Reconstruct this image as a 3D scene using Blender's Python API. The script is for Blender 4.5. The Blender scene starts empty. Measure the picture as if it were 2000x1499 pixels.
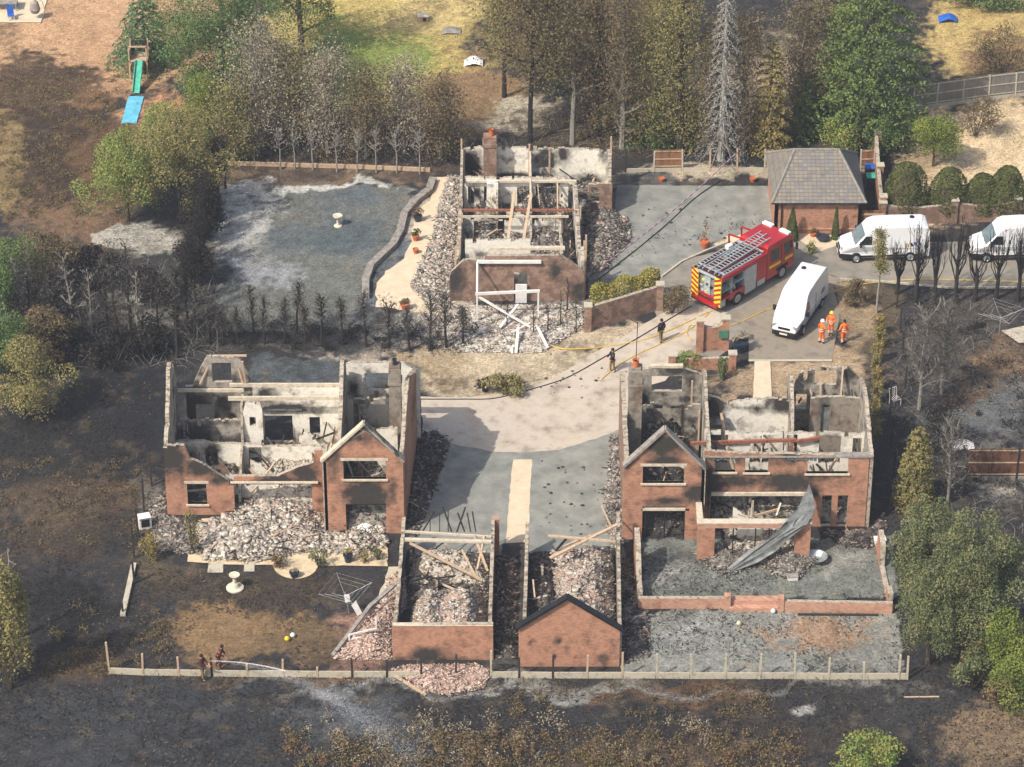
import bpy, math, random
import numpy as np
from mathutils import Vector, Matrix, Euler
from mathutils.geometry import tessellate_polygon

# ------------------------------------------------------------------ camera, sky, sun, exposure
S = bpy.context.scene
C = S.collection
TH = math.radians(33); F = 6416.0; Z0 = F/30.8
CH = Z0*math.sin(TH); CD = Z0*math.cos(TH)
cd = bpy.data.cameras.new('camera'); cam = bpy.data.objects.new('camera', cd); C.objects.link(cam)
cd.lens = 36*F/2000; cd.sensor_width = 36; cd.clip_start = 1; cd.clip_end = 3000
cam.location = (0, -CD, CH); cam.rotation_euler = (math.radians(90)-TH, 0, 0)
S.camera = cam
SUN_EL, SUN_DIR = 47.5, Vector((-0.75, -0.66, 0))
w = bpy.data.worlds.new('World'); S.world = w; w.use_nodes = True
sky = w.node_tree.nodes.new('ShaderNodeTexSky'); sky.sky_type = 'NISHITA'; sky.sun_disc = False
sky.sun_elevation = math.radians(SUN_EL); sky.sun_rotation = math.atan2(SUN_DIR.x, SUN_DIR.y)
sky.dust_density = 4.0; sky.air_density = 1.2
bg = w.node_tree.nodes['Background']; bg.inputs['Strength'].default_value = 0.15
w.node_tree.links.new(sky.outputs[0], bg.inputs['Color'])
sl = bpy.data.lights.new('sun', 'SUN'); sun = bpy.data.objects.new('sun', sl); C.objects.link(sun)
sl.energy = 4.4; sl.angle = math.radians(0.5); sl.color = (1.0, 0.93, 0.82)
e = math.radians(SUN_EL); sd = SUN_DIR.normalized()
sun.rotation_euler = Vector((sd.x*math.cos(e), sd.y*math.cos(e), math.sin(e))).to_track_quat('Z', 'Y').to_euler()
sun.location = (-60, -60, 90)
S.view_settings.view_transform = 'Standard'; S.view_settings.look = 'None'
S.view_settings.exposure = 0.27; S.view_settings.gamma = 1

random.seed(7); R = np.random.RandomState(11)
ct, st = math.cos(TH), math.sin(TH)

# ------------------------------------------------------------------ geometry of the view: points on the ground, on a height or in a wall plane
def G(px, py, z=0.0):
    u = (px-1000)/F; v = (py-749.5)/F
    t = (CH-z)/(st+v*ct)
    return (u*t, -CD+(ct-v*st)*t)
def G3(px, py, z=0.0):
    x, y = G(px, py, z); return Vector((x, y, z))
def PW(px, py, Y):
    u = (px-1000)/F; v = (py-749.5)/F
    t = (Y+CD)/(ct-v*st)
    return u*t, CH-t*(st+v*ct)
def HH(px, pb, pt):
    return PW(px, pt, G(px, pb)[1])[1]
def unproj(X, Y):
    dy = Y+CD; zc = dy*ct+CH*st; up = dy*st-CH*ct
    return 1000+F*X/zc, 749.5-F*up/zc

# ------------------------------------------------------------------ tags
def tag(o, label=None, cat=None, group=None, kind=None):
    if label: o['label'] = label
    if cat: o['category'] = cat
    if group: o['group'] = group
    if kind: o['kind'] = kind
    return o
OFF = {}
def thing(name, label, cat, loc=(0, 0, 0), rz=0.0, group=None, world=False):
    o = bpy.data.objects.new(name, None); C.objects.link(o)
    o.empty_display_size = 0.3
    o.location = loc; o.rotation_euler = (0, 0, rz)
    if world: OFF[o.name] = Vector(loc)
    return tag(o, label, cat, group)
def copy_tree(o, loc=None, rz=None, scale=None, label=None, parent=None):
    c = o.copy(); C.objects.link(c)
    if parent: c.parent = parent
    if loc is not None: c.location = loc
    if rz is not None: c.rotation_euler = (0, 0, rz)
    if scale is not None: c.scale = (scale, scale, scale) if not hasattr(scale, '__len__') else scale
    if label: c['label'] = label
    for ch in list(o.children): copy_tree(ch, parent=c)
    return c

# ------------------------------------------------------------------ mesh builders
class MB:
    def __init__(s): s.v = []; s.f = []; s.m = []
    def poly(s, pts, m=0):
        b = len(s.v); s.v += [tuple(p) for p in pts]; s.f.append(tuple(range(b, b+len(pts)))); s.m.append(m)
    def box(s, c, d, rz=0.0, m=0, e=None, taper=1.0):
        M = Euler(e).to_matrix() if e else Matrix.Rotation(rz, 3, 'Z')
        b = len(s.v); c = Vector(c)
        for z in (-.5, .5):
            k = taper if z > 0 else 1
            for x, y in ((-.5, -.5), (.5, -.5), (.5, .5), (-.5, .5)):
                s.v.append(tuple(c+M@Vector((x*d[0]*k, y*d[1]*k, z*d[2]))))
        for q in ((0, 3, 2, 1), (4, 5, 6, 7), (0, 1, 5, 4), (1, 2, 6, 5), (2, 3, 7, 6), (3, 0, 4, 7)):
            s.f.append(tuple(b+i for i in q)); s.m.append(m)
    def beam(s, a, b, w=.1, h=.1, m=0):
        a = Vector(a); b = Vector(b); d = b-a
        q = d.to_track_quat('Y', 'Z').to_euler()
        s.box((a+b)/2, (w, d.length, h), m=m, e=q)
    def tube(s, pts, r, n=6, m=0, cap=True):
        pts = [Vector(p) for p in pts]
        if not hasattr(r, '__len__'): r = [r]*len(pts)
        b = len(s.v)
        for i, p in enumerate(pts):
            d = (pts[min(i+1, len(pts)-1)]-pts[max(i-1, 0)])
            if d.length < 1e-6: d = Vector((0, 0, 1))
            d.normalize(); a = Vector((1, 0, 0)) if abs(d.x) < .8 else Vector((0, 1, 0))
            u = d.cross(a).normalized(); v = d.cross(u)
            for k in range(n):
                t = 2*math.pi*k/n; s.v.append(tuple(p+(u*math.cos(t)+v*math.sin(t))*r[i]))
        for i in range(len(pts)-1):
            for k in range(n):
                k2 = (k+1) % n
                s.f.append((b+i*n+k, b+i*n+k2, b+(i+1)*n+k2, b+(i+1)*n+k)); s.m.append(m)
        if cap:
            s.f.append(tuple(b+k for k in range(n))[::-1]); s.m.append(m)
            s.f.append(tuple(b+(len(pts)-1)*n+k for k in range(n))); s.m.append(m)
    def lathe(s, c, prof, n=14, m=0):
        s_b = len(s.v); c = Vector(c)
        for r, z in prof:
            for k in range(n):
                t = 2*math.pi*k/n; s.v.append((c.x+r*math.cos(t), c.y+r*math.sin(t), c.z+z))
        for i in range(len(prof)-1):
            for k in range(n):
                k2 = (k+1) % n
                s.f.append((s_b+i*n+k, s_b+i*n+k2, s_b+(i+1)*n+k2, s_b+(i+1)*n+k)); s.m.append(m)
    def prism(s, pts, z0, z1, m=0):
        n = len(pts); b = len(s.v)
        s.v += [(p[0], p[1], z0) for p in pts]+[(p[0], p[1], z1) for p in pts]
        for i in range(n):
            j = (i+1) % n; s.f.append((b+i, b+j, b+n+j, b+n+i)); s.m.append(m)
        for t in tessellate_polygon([[Vector((p[0], p[1], 0)) for p in pts]]):
            s.f.append(tuple(b+n+i for i in t)); s.m.append(m)
            s.f.append(tuple(b+i for i in t[::-1])); s.m.append(m)
    def build(s, name, mats, parent=None, smooth=False, bevel=0, loc=None, soot=None):
        off = OFF.get(parent.name) if parent else None
        v = s.v
        if off is not None: v = [(p[0]-off.x, p[1]-off.y, p[2]-off.z) for p in v]
        elif loc is not None and not parent: v = [(p[0]-loc[0], p[1]-loc[1], p[2]-loc[2]) for p in v]
        me = bpy.data.meshes.new(name); me.from_pydata(v, [], s.f)
        if not isinstance(mats, (list, tuple)): mats = [mats]
        for m in mats: me.materials.append(m)
        me.polygons.foreach_set('material_index', s.m)
        if smooth: me.polygons.foreach_set('use_smooth', [True]*len(s.f))
        if soot is not None:
            a = me.attributes.new('soot', 'FLOAT', 'POINT'); a.data.foreach_set('value', soot)
        me.validate(); me.update()
        o = bpy.data.objects.new(name, me); C.objects.link(o)
        if off is not None: OFF[o.name] = off
        if parent: o.parent = parent
        elif loc is not None: o.location = loc
        if bevel:
            bm = o.modifiers.new('bevel', 'BEVEL'); bm.width = bevel; bm.segments = 2; bm.limit_method = 'ANGLE'
        return o

def np_mesh(name, V, Fq, mats, parent=None, loc=(0, 0, 0), midx=None, smooth=False):
    """V (n,3) array, Fq (k,c) array of equal sized faces"""
    V = np.asarray(V, dtype=np.float32)
    if parent is not None and parent.name in OFF: V = V-np.array(OFF[parent.name], dtype=np.float32)
    elif parent is None: V = V-np.array(loc, dtype=np.float32)
    me = bpy.data.meshes.new(name); n, c = Fq.shape
    me.vertices.add(len(V)); me.vertices.foreach_set('co', V.ravel())
    me.loops.add(n*c); me.loops.foreach_set('vertex_index', Fq.ravel().astype(np.int32))
    me.polygons.add(n); me.polygons.foreach_set('loop_start', np.arange(0, n*c, c, dtype=np.int32))
    me.polygons.foreach_set('loop_total', np.full(n, c, dtype=np.int32))
    if not isinstance(mats, (list, tuple)): mats = [mats]
    for m in mats: me.materials.append(m)
    if midx is not None: me.polygons.foreach_set('material_index', np.asarray(midx, dtype=np.int32))
    if smooth: me.polygons.foreach_set('use_smooth', np.ones(n, dtype=bool))
    me.update(calc_edges=True); me.validate()
    o = bpy.data.objects.new(name, me); C.objects.link(o)
    if parent is not None: o.parent = parent
    else: o.location = loc
    return o

def rotmats(a):
    cx, sx = np.cos(a[:, 0]), np.sin(a[:, 0]); cy, sy = np.cos(a[:, 1]), np.sin(a[:, 1]); cz, sz = np.cos(a[:, 2]), np.sin(a[:, 2])
    M = np.empty((len(a), 3, 3))
    M[:, 0, 0] = cz*cy; M[:, 0, 1] = cz*sy*sx-sz*cx; M[:, 0, 2] = cz*sy*cx+sz*sx
    M[:, 1, 0] = sz*cy; M[:, 1, 1] = sz*sy*sx+cz*cx; M[:, 1, 2] = sz*sy*cx-cz*sx
    M[:, 2, 0] = -sy; M[:, 2, 1] = cy*sx; M[:, 2, 2] = cy*cx
    return M
CUBE = np.array([(x, y, z) for z in (-.5, .5) for x, y in ((-.5, -.5), (.5, -.5), (.5, .5), (-.5, .5))])
CUBEF = np.array(((0, 3, 2, 1), (4, 5, 6, 7), (0, 1, 5, 4), (1, 2, 6, 5), (2, 3, 7, 6), (3, 0, 4, 7)))
def chunk_arrays(cen, size, eul, jit=.13):
    n = len(cen); base = CUBE[None]+R.uniform(-jit, jit, (n, 8, 3))*.9
    V = np.einsum('nij,nkj->nki', rotmats(eul), base*size[:, None, :])+cen[:, None, :]
    Fq = (CUBEF[None]+8*np.arange(n)[:, None, None]).reshape(-1, 4)
    return V.reshape(-1, 3), Fq
def leaf_arrays(cen, size, nrm=None, aspect=.55):
    cen = np.asarray(cen)
    n = len(cen)
    a = R.normal(size=(n, 3)); 
    if nrm is not None: a = a*.75+nrm
    a /= np.linalg.norm(a, axis=1)[:, None]
    b = np.cross(a, R.normal(size=(n, 3))); b /= np.linalg.norm(b, axis=1)[:, None]
    c = np.cross(a, b)
    s = (size*.5)[:, None]
    V = np.stack([cen-b*s, cen+c*s*aspect, cen+b*s, cen-c*s*aspect], 1)
    return V.reshape(-1, 3), np.arange(4*n).reshape(-1, 4)

def vnoise(x, y, seed, octs=4, f=1.0):
    out = np.zeros_like(x); amp = 1; tot = 0
    rs = np.random.RandomState(seed)
    for o in range(octs):
        T = rs.rand(64, 64); fx = x*f+13.7*o+500; fy = y*f+7.3*o+500
        ix = np.floor(fx).astype(int); iy = np.floor(fy).astype(int)
        u = fx-ix; v = fy-iy; u = u*u*(3-2*u); v = v*v*(3-2*v)
        a = T[ix % 64, iy % 64]; b = T[(ix+1) % 64, iy % 64]; c = T[ix % 64, (iy+1) % 64]; d = T[(ix+1) % 64, (iy+1) % 64]
        out += amp*((a*(1-u)+b*u)*(1-v)+(c*(1-u)+d*u)*v); tot += amp; amp *= .55; f *= 2.1
    return out/tot
def inpoly(x, y, P):
    r = np.zeros(x.shape, bool); n = len(P)
    for i in range(n):
        x1, y1 = P[i]; x2, y2 = P[(i+1) % n]
        if y1 == y2: continue
        c = ((y1 > y) != (y2 > y)) & (x < (x2-x1)*(y-y1)/(y2-y1)+x1)
        r ^= c
    return r

# ------------------------------------------------------------------ materials
def srgb(h):
    if isinstance(h, str):
        h = h.lstrip('#'); c = [int(h[i:i+2], 16)/255 for i in (0, 2, 4)]
        return tuple(((a/12.92) if a <= .04045 else ((a+.055)/1.055)**2.4) for a in c)+(1,)
    return tuple(h)+(1,) if len(h) == 3 else h
def newmat(name):
    m = bpy.data.materials.new(name); m.use_nodes = True
    nt = m.node_tree; b = nt.nodes['Principled BSDF']
    return m, nt, b, nt.nodes.new, nt.links.new
def ramp(nt, cols, fac, const=False):
    r = nt.nodes.new('ShaderNodeValToRGB'); e = r.color_ramp.elements
    if const: r.color_ramp.interpolation = 'CONSTANT'
    n = len(cols)
    cols = [c if isinstance(c, tuple) and len(c) == 2 and not isinstance(c[0], str) else ((i/(n-1) if not const else i/n), c) for i, c in enumerate(cols)]
    e[0].position = cols[0][0]; e[0].color = srgb(cols[0][1])
    e[1].position = cols[1][0]; e[1].color = srgb(cols[1][1])
    for p, c in cols[2:]: k = e.new(p); k.color = srgb(c)
    nt.links.new(fac, r.inputs[0]); return r
def mat(name, cols, scale=3.0, rough=.85, bump=.3, bscale=None, metal=0.0, detail=6, island=0.0, spec=.3, bdist=.03, coat=0):
    """colours mixed by world noise, optionally each loose piece shifted (island)"""
    m, nt, b, N, L = newmat(name)
    geo = N('ShaderNodeNewGeometry')
    if isinstance(cols, str) or (isinstance(cols, tuple) and len(cols) in (3, 4)): cols = [cols, cols]
    nz = N('ShaderNodeTexNoise'); nz.inputs['Scale'].default_value = scale; nz.inputs['Detail'].default_value = detail
    nz.inputs['Roughness'].default_value = .65
    L(geo.outputs['Position'], nz.inputs['Vector'])
    ms = N('ShaderNodeMapRange'); ms.inputs[1].default_value = .33; ms.inputs[2].default_value = .67
    L(nz.outputs[0], ms.inputs[0]); fac = ms.outputs[0]
    if island:
        mx = N('ShaderNodeMix'); mx.data_type = 'FLOAT'; mx.inputs[0].default_value = island
        L(fac, mx.inputs[2]); L(geo.outputs['Random Per Island'], mx.inputs[3]); fac = mx.outputs[0]
    r = ramp(nt, cols, fac)
    L(r.outputs[0], b.inputs['Base Color'])
    b.inputs['Roughness'].default_value = rough; b.inputs['Metallic'].default_value = metal
    b.inputs['Specular IOR Level'].default_value = spec; b.inputs['Coat Weight'].default_value = coat
    if bump:
        n2 = N('ShaderNodeTexNoise'); n2.inputs['Scale'].default_value = bscale or scale*5; n2.inputs['Detail'].default_value = 4
        L(geo.outputs['Position'], n2.inputs['Vector'])
        bp = N('ShaderNodeBump'); bp.inputs['Strength'].default_value = bump; bp.inputs['Distance'].default_value = bdist
        L(n2.outputs[0], bp.inputs['Height']); L(bp.outputs[0], b.inputs['Normal'])
    return m
def wallmat(name, base, dark=('#2a2724', '#474340'), brick=False, peel=None, mort='#a08d7c', sootc=None, psc=1.0, pth=.5):
    """base colours by noise; soot attribute of the mesh darkens with ragged edge; optional brick courses and plaster patches"""
    m, nt, b, N, L = newmat(name)
    geo = N('ShaderNodeNewGeometry')
    def noise(sc, det=6):
        n = N('ShaderNodeTexNoise'); n.inputs['Scale'].default_value = sc; n.inputs['Detail'].default_value = det
        n.inputs['Roughness'].default_value = .6
        L(geo.outputs['Position'], n.inputs['Vector']); return n.outputs[0]
    def rng(x, a, c, lo=0, hi=1):
        q = N('ShaderNodeMapRange'); q.inputs[1].default_value = a; q.inputs[2].default_value = c
        q.inputs[3].default_value = lo; q.inputs[4].default_value = hi; L(x, q.inputs[0]); return q.outputs[0]
    col = ramp(nt, base, rng(noise(1.7, 8), .3, .7)).outputs[0]
    def mix(f, a, c, mode='MIX'):
        q = N('ShaderNodeMix'); q.data_type = 'RGBA'; q.blend_type = mode
        if isinstance(f, float): q.inputs[0].default_value = f
        else: L(f, q.inputs[0])
        for i, x in ((6, a), (7, c)):
            if isinstance(x, tuple): q.inputs[i].default_value = x
            else: L(x, q.inputs[i])
        return q.outputs[2]
    if brick:
        sx = N('ShaderNodeSeparateXYZ'); L(geo.outputs['Position'], sx.inputs[0])
        ad = N('ShaderNodeMath'); L(sx.outputs[0], ad.inputs[0]); L(sx.outputs[1], ad.inputs[1])
        cb = N('ShaderNodeCombineXYZ'); L(ad.outputs[0], cb.inputs[0]); L(sx.outputs[2], cb.inputs[1])
        bt = N('ShaderNodeTexBrick'); bt.inputs['Scale'].default_value = 1; bt.inputs['Brick Width'].default_value = .225
        bt.inputs['Row Height'].default_value = .075; bt.inputs['Mortar Size'].default_value = .008
        bt.inputs['Color1'].default_value = (.8, .8, .8, 1); bt.inputs['Color2'].default_value = (1.15, 1.1, 1.05, 1)
        bt.inputs['Mortar'].default_value = (1.0, 1.15, 1.25, 1); bt.inputs['Bias'].default_value = 0
        L(cb.outputs[0], bt.inputs['Vector'])
        col = mix(1.0, col, bt.outputs[0], 'MULTIPLY')
    if peel:
        col = mix(rng(noise(psc, 10), pth-.02, pth+.13), col, ramp(nt, peel, noise(9)).outputs[0])
    at = N('ShaderNodeAttribute'); at.attribute_name = 'soot'
    ad = N('ShaderNodeMath'); L(at.outputs['Fac'], ad.inputs[0]); L(rng(noise(2.2, 8), .25, .75, -.28, .28), ad.inputs[1])
    f = rng(ad.outputs[0], .1, .72)
    col = mix(f, col, ramp(nt, dark, noise(5)).outputs[0])
    fine = rng(noise(22, 3), .2, .8, .82, 1.16)
    cm = N('ShaderNodeVectorMath'); cm.operation = 'SCALE'; L(col, cm.inputs[0]); L(fine, cm.inputs['Scale'])
    L(cm.outputs[0], b.inputs['Base Color'])
    b.inputs['Roughness'].default_value = .9; b.inputs['Specular IOR Level'].default_value = .2
    bp = N('ShaderNodeBump'); bp.inputs['Strength'].default_value = .35; bp.inputs['Distance'].default_value = .03
    L(noise(14, 4), bp.inputs['Height']); L(bp.outputs[0], b.inputs['Normal'])
    return m
M = {}
M['brick'] = wallmat('brick', ['#775b4d', '#9d745f', '#ad8069', '#946c58'], brick=True)
M['brick_pale'] = wallmat('pinkish brick', ['#a57d69', '#b58d79', '#976d5a'], brick=True)
M['brick_dull'] = wallmat('dull brick', ['#7f6656', '#94796a', '#6f5a4e', '#8c6d5b'], brick=True)
M['plaster'] = wallmat('cream plaster', ['#b5afa3', '#ddd8cc', '#cbc4b7'], peel=['#2f2c2a', '#6b655f', '#8f8a82'], pth=.55)
M['plaster_grey'] = wallmat('scorched plaster', ['#77726b', '#a19a8f', '#5b5753'], peel=['#232120', '#35322f', '#8f897e'], pth=.5)
M['block'] = wallmat('bare blockwork', ['#6f6960', '#8c8378', '#5b564e'], peel=['#4d3d35', '#75594c'], pth=.54)
M['broken'] = mat('broken wall top', ['#4a433d', '#8f8577', '#b0a696', '#6d5e52'], 4, bump=.6)
M['lintel'] = mat('stone lintel', ['#a79c8a', '#cbbfab'], 4, bump=.2)
M['soot_wood'] = mat('charred timber', ['#161414', '#2c2827', '#4a433e'], 6, island=.5)
M['wood'] = mat('bare timber', ['#8d7660', '#b79f86', '#6c594a'], 5, island=.5)
M['redsteel'] = mat('red oxide steel', ['#6b4033', '#94614c', '#4a312a'], 4, rough=.6)
M['white_paint'] = mat('white upvc', ['#c8c6c2', '#dedcd8'], 3, rough=.4, bump=0)
M['lead'] = mat('grey lead sheet', ['#4d5050', '#6a6d6c', '#7b7e7d'], 2.5, rough=.55, bump=.4, spec=.5)
M['rubble_pale'] = mat('pale rubble', ['#33302e', '#8a8278', '#aaa398', '#6a645e', '#b9b2a6', '#8d8071', '#cbc5ba', '#7c766e', '#46423f'], 1.1, island=.55)
M['rubble_grey'] = mat('grey rubble', ['#1d1d1d', '#4b4a49', '#7b7771', '#34322f', '#9c968c', '#5b4f48', '#b0aa9f', '#2b2a29'], 1.1, island=.55)
M['rubble_dark'] = mat('charred debris', ['#121212', '#242322', '#3b3836', '#57504a', '#807a72', '#1b1a1a'], 1.3, island=.6)
M['rubble_brick'] = mat('pinkish brick rubble', ['#4f443f', '#a08a7d', '#b9a194', '#84695b', '#c2b4a9', '#a87f6c', '#c9bfb6', '#6d5c52'], 1.1, island=.55)
M['tile'] = mat('slate bits', ['#2d3134', '#4f5658', '#6e7474'], 3, island=.8)
M['tarmac'] = mat('grey tarmac', ['#696b66', '#7c7d77', '#8d8d85'], .8, rough=.9, bump=.25, bscale=30, detail=10)
M['tarmac2'] = mat('worn tarmac road', ['#6b675f', '#7f7a70', '#8c857a'], .6, rough=.9, bump=.25, bscale=30, detail=10)
M['drive'] = mat('pale resin drive', ['#978b7e', '#b3a899', '#a89c8d', '#84796d'], .5, rough=.9, bump=.25, bscale=25, detail=10)
M['gravelpath'] = mat('cream path', ['#b9a88e', '#cdbda4'], 1.5, bump=.3, bscale=25, detail=9)
M['paving'] = mat('block paving', ['#6f675c', '#877e70', '#7b6f62'], .8, bump=.3, bscale=14, detail=9)
M['patio'] = mat('cream paving', ['#a8977b', '#c5b394', '#8d7f6b'], .9, bump=.3, bscale=10, detail=9)
M['ash'] = mat('ash covered lawn', ['#50565a', '#6a7072', '#8b8d8a', '#3f4447'], .55, bump=.5, bscale=9, detail=12)
M['concrete'] = mat('pale concrete', ['#8f8879', '#b2aa98', '#a29a88'], 3, bump=.2)
M['greystone'] = mat('grey stone edging', ['#66625b', '#85807a', '#9a9286'], 3, bump=.4)
M['darkmetal'] = mat('dark metal', ['#1c1d20', '#303236'], 4, rough=.5, metal=.4, bump=0)
M['steel'] = mat('galvanised metal', ['#8c9294', '#b3b8ba'], 4, rough=.4, metal=.6, bump=0)
M['glass'] = mat('dark window glass', ['#141a1e', '#1d262b'], 2, rough=.08, bump=0, spec=.8)
M['glass_l'] = mat('sunlit windscreen', ['#56666c', '#78878b'], 2, rough=.07, bump=0, spec=1.0)  # paler copy of the glass, sunlight painted into its colour
M['rubber'] = mat('black tyre', ['#111112', '#1d1d1e'], 6, rough=.8, bump=0)
M['white'] = mat('white van paint', ['#cfd0d2', '#d8d9db'], .5, rough=.28, bump=0, coat=.5, spec=.5)
M['red'] = mat('red engine paint', ['#94161a', '#a81c1f'], .7, rough=.28, bump=0, coat=.4, spec=.5)
M['black'] = mat('black plastic', ['#131315', '#202022'], 5, rough=.6, bump=0)
M['silver'] = mat('brushed aluminium', ['#9ba3a4', '#b5bcbd'], 3, rough=.4, metal=.25, bump=0)
M['yellow'] = mat('reflective yellow', ['#d2b52a', '#e0c436'], 3, rough=.5, bump=0)
M['orange'] = mat('hi-vis orange', ['#e2651a', '#ee7a2c'], 12, rough=.7, bump=.3)
M['reflect'] = mat('silver reflective band', ['#c9c4b4', '#d6d2c6'], 9, rough=.5, bump=0)
M['skin'] = mat('skin', ['#b98468', '#c79276'], 9, rough=.6, bump=0)
M['hair'] = mat('dark hair', ['#1d1613', '#2d231e'], 20, rough=.8, bump=0)
M['navy'] = mat('black shirt cloth', ['#15161b', '#22232a'], 9, rough=.85, bump=.2)
M['khaki'] = mat('khaki trousers cloth', ['#6b5b3d', '#83714e'], 9, rough=.85, bump=.2)
M['maroon'] = mat('maroon cloth', ['#3a161d', '#55222c'], 9, rough=.85, bump=.2)
M['helmet_w'] = mat('white helmet', ['#d8d6d2', '#e2e0dc'], 3, rough=.35, bump=0)
M['helmet_y'] = mat('yellow helmet', ['#e0b624', '#e8c23a'], 3, rough=.35, bump=0)
M['boots'] = mat('black boot leather', ['#141312', '#201e1c'], 9, rough=.6, bump=0)
M['terracotta'] = mat('terracotta', ['#a1532f', '#b96a43'], 6, bump=.2)
M['bluepot'] = mat('dark glazed pot', ['#1c2430', '#2c3846'], 6, rough=.3, bump=0)
M['stoneware'] = mat('pale garden stone', ['#b3aa95', '#cfc7b4'], 6, bump=.3)
M['panel_wood'] = mat('brown fence panel', ['#6a4a33', '#8a6547', '#5b3f2d'], 6, island=.6)
M['panel_grey'] = mat('weathered grey fence panel', ['#5d5a55', '#7d7972', '#6c675f'], 6, island=.6)
M['scorch_panel'] = mat('scorched brown panel', ['#33251e', '#6b4a3a', '#4b3429'], 2, island=.4)
M['bark'] = mat('brown bark', ['#3b322a', '#5c5045'], 7, bump=.5)
M['charbark'] = mat('charred bark', ['#151413', '#2a2725', '#3c3835'], 5, bump=.5, island=.3)
M['greybark'] = mat('ash grey bark', ['#4d4a47', '#8a857d', '#6a655f'], 5, bump=.5, island=.5)
M['silverbark'] = mat('silver dead bark', ['#8a8781', '#b5b2ab'], 5, bump=.3)
M['greentarp'] = mat('turquoise slide plastic', ['#2f8d78', '#58b39b'], 3, rough=.4, bump=0)
M['bluemat'] = mat('light blue sheet', ['#4d9dbb', '#6fb8d0'], 2, rough=.6, bump=.3, bscale=4)
M['blue'] = mat('blue plastic', ['#1f4d9d', '#2f63b8'], 3, rough=.5, bump=0)
M['hose'] = mat('yellow hose rubber', ['#b3943c', '#c7a94c'], 5, rough=.6, bump=0)
M['cable'] = mat('cable shadow black', ['#1c1b1a', '#2b2927'], 5, rough=.6, bump=0)  # dark colour for the tubes that stand in for cable shadows
def leafmat(name, cols, trans=.12):
    cols = [tuple(.8*q for q in srgb(h)[:3]) for h in cols]; m, nt, b, N, L = newmat(name)
    geo = N('ShaderNodeNewGeometry'); nz = N('ShaderNodeTexNoise'); nz.inputs['Scale'].default_value = 1.0; nz.inputs['Detail'].default_value = 8; nz.inputs['Roughness'].default_value = .7
    L(geo.outputs['Position'], nz.inputs['Vector'])
    mp = N('ShaderNodeMapRange'); mp.inputs[1].default_value = .3; mp.inputs[2].default_value = .7; L(nz.outputs[0], mp.inputs[0])
    mx = N('ShaderNodeMix'); mx.data_type = 'FLOAT'; mx.inputs[0].default_value = .28
    L(mp.outputs[0], mx.inputs[2]); L(geo.outputs['Random Per Island'], mx.inputs[3])
    r = ramp(nt, cols, mx.outputs[0]); L(r.outputs[0], b.inputs['Base Color'])
    b.inputs['Roughness'].default_value = .75; b.inputs['Specular IOR Level'].default_value = .2
    tr = N('ShaderNodeBsdfTranslucent'); L(r.outputs[0], tr.inputs[0])
    ms = N('ShaderNodeMixShader'); ms.inputs[0].default_value = trans
    out = nt.nodes['Material Output']; L(b.outputs[0], ms.inputs[1]); L(tr.outputs[0], ms.inputs[2]); L(ms.outputs[0], out.inputs[0])
    return m
LF = {
 'green': leafmat('green leaves', ['#1e3019', '#4c6638', '#788c55', '#344d27']),
 'deep': leafmat('deep green needles', ['#1f301a', '#465c30', '#7a8a4c', '#5d6e3a']),
 'bright': leafmat('bright green leaves', ['#344a22', '#668442', '#93a057', '#8f8048', '#4d6a30']),
 'hedge': leafmat('yellow hedge leaves', ['#4b4c20', '#8f8a3c', '#b5a850', '#6b7030']),
 'olive': leafmat('olive scorched leaves', ['#33321f', '#66633e', '#918b58', '#a3925e', '#4b4a30']),
 'oak': leafmat('grey green leaves', ['#1c2417', '#48543a', '#717a50', '#8a8460', '#303a25']),
 'brown': leafmat('scorched brown leaves', ['#26221d', '#574c3a', '#857355', '#5c5a3c', '#a08f6e']),
 'grey': leafmat('greyish dead leaves', ['#322e28', '#716757', '#a09480', '#bcae93', '#55503f']),
 'gold': leafmat('yellowed needles', ['#4b4526', '#827648', '#a8965a', '#6b6638']),
 'topiary': leafmat('clipped hedge leaves', ['#2c331a', '#565e30', '#7a8044']),
 'lime': leafmat('lime leaves', ['#3f4f20', '#667a34', '#8c9448', '#a0844a']),
 'rust': leafmat('reddish bramble leaves', ['#3c2d22', '#6b5038', '#8f7a58', '#5b5c38', '#a5977a']),
 'char': leafmat('charred twigs', ['#141312', '#282523', '#453f39'], 0.0),
 'chargrey': leafmat('ash grey twigs', ['#2b2927', '#57524c', '#7d776e'], 0.0),
 'silver': leafmat('silver dead needles', ['#66645f', '#8d8b85', '#aaa8a2'], 0.0),
 'fir': leafmat('blue green fir needles', ['#2f4832', '#58784f', '#84a070']),
}

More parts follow.
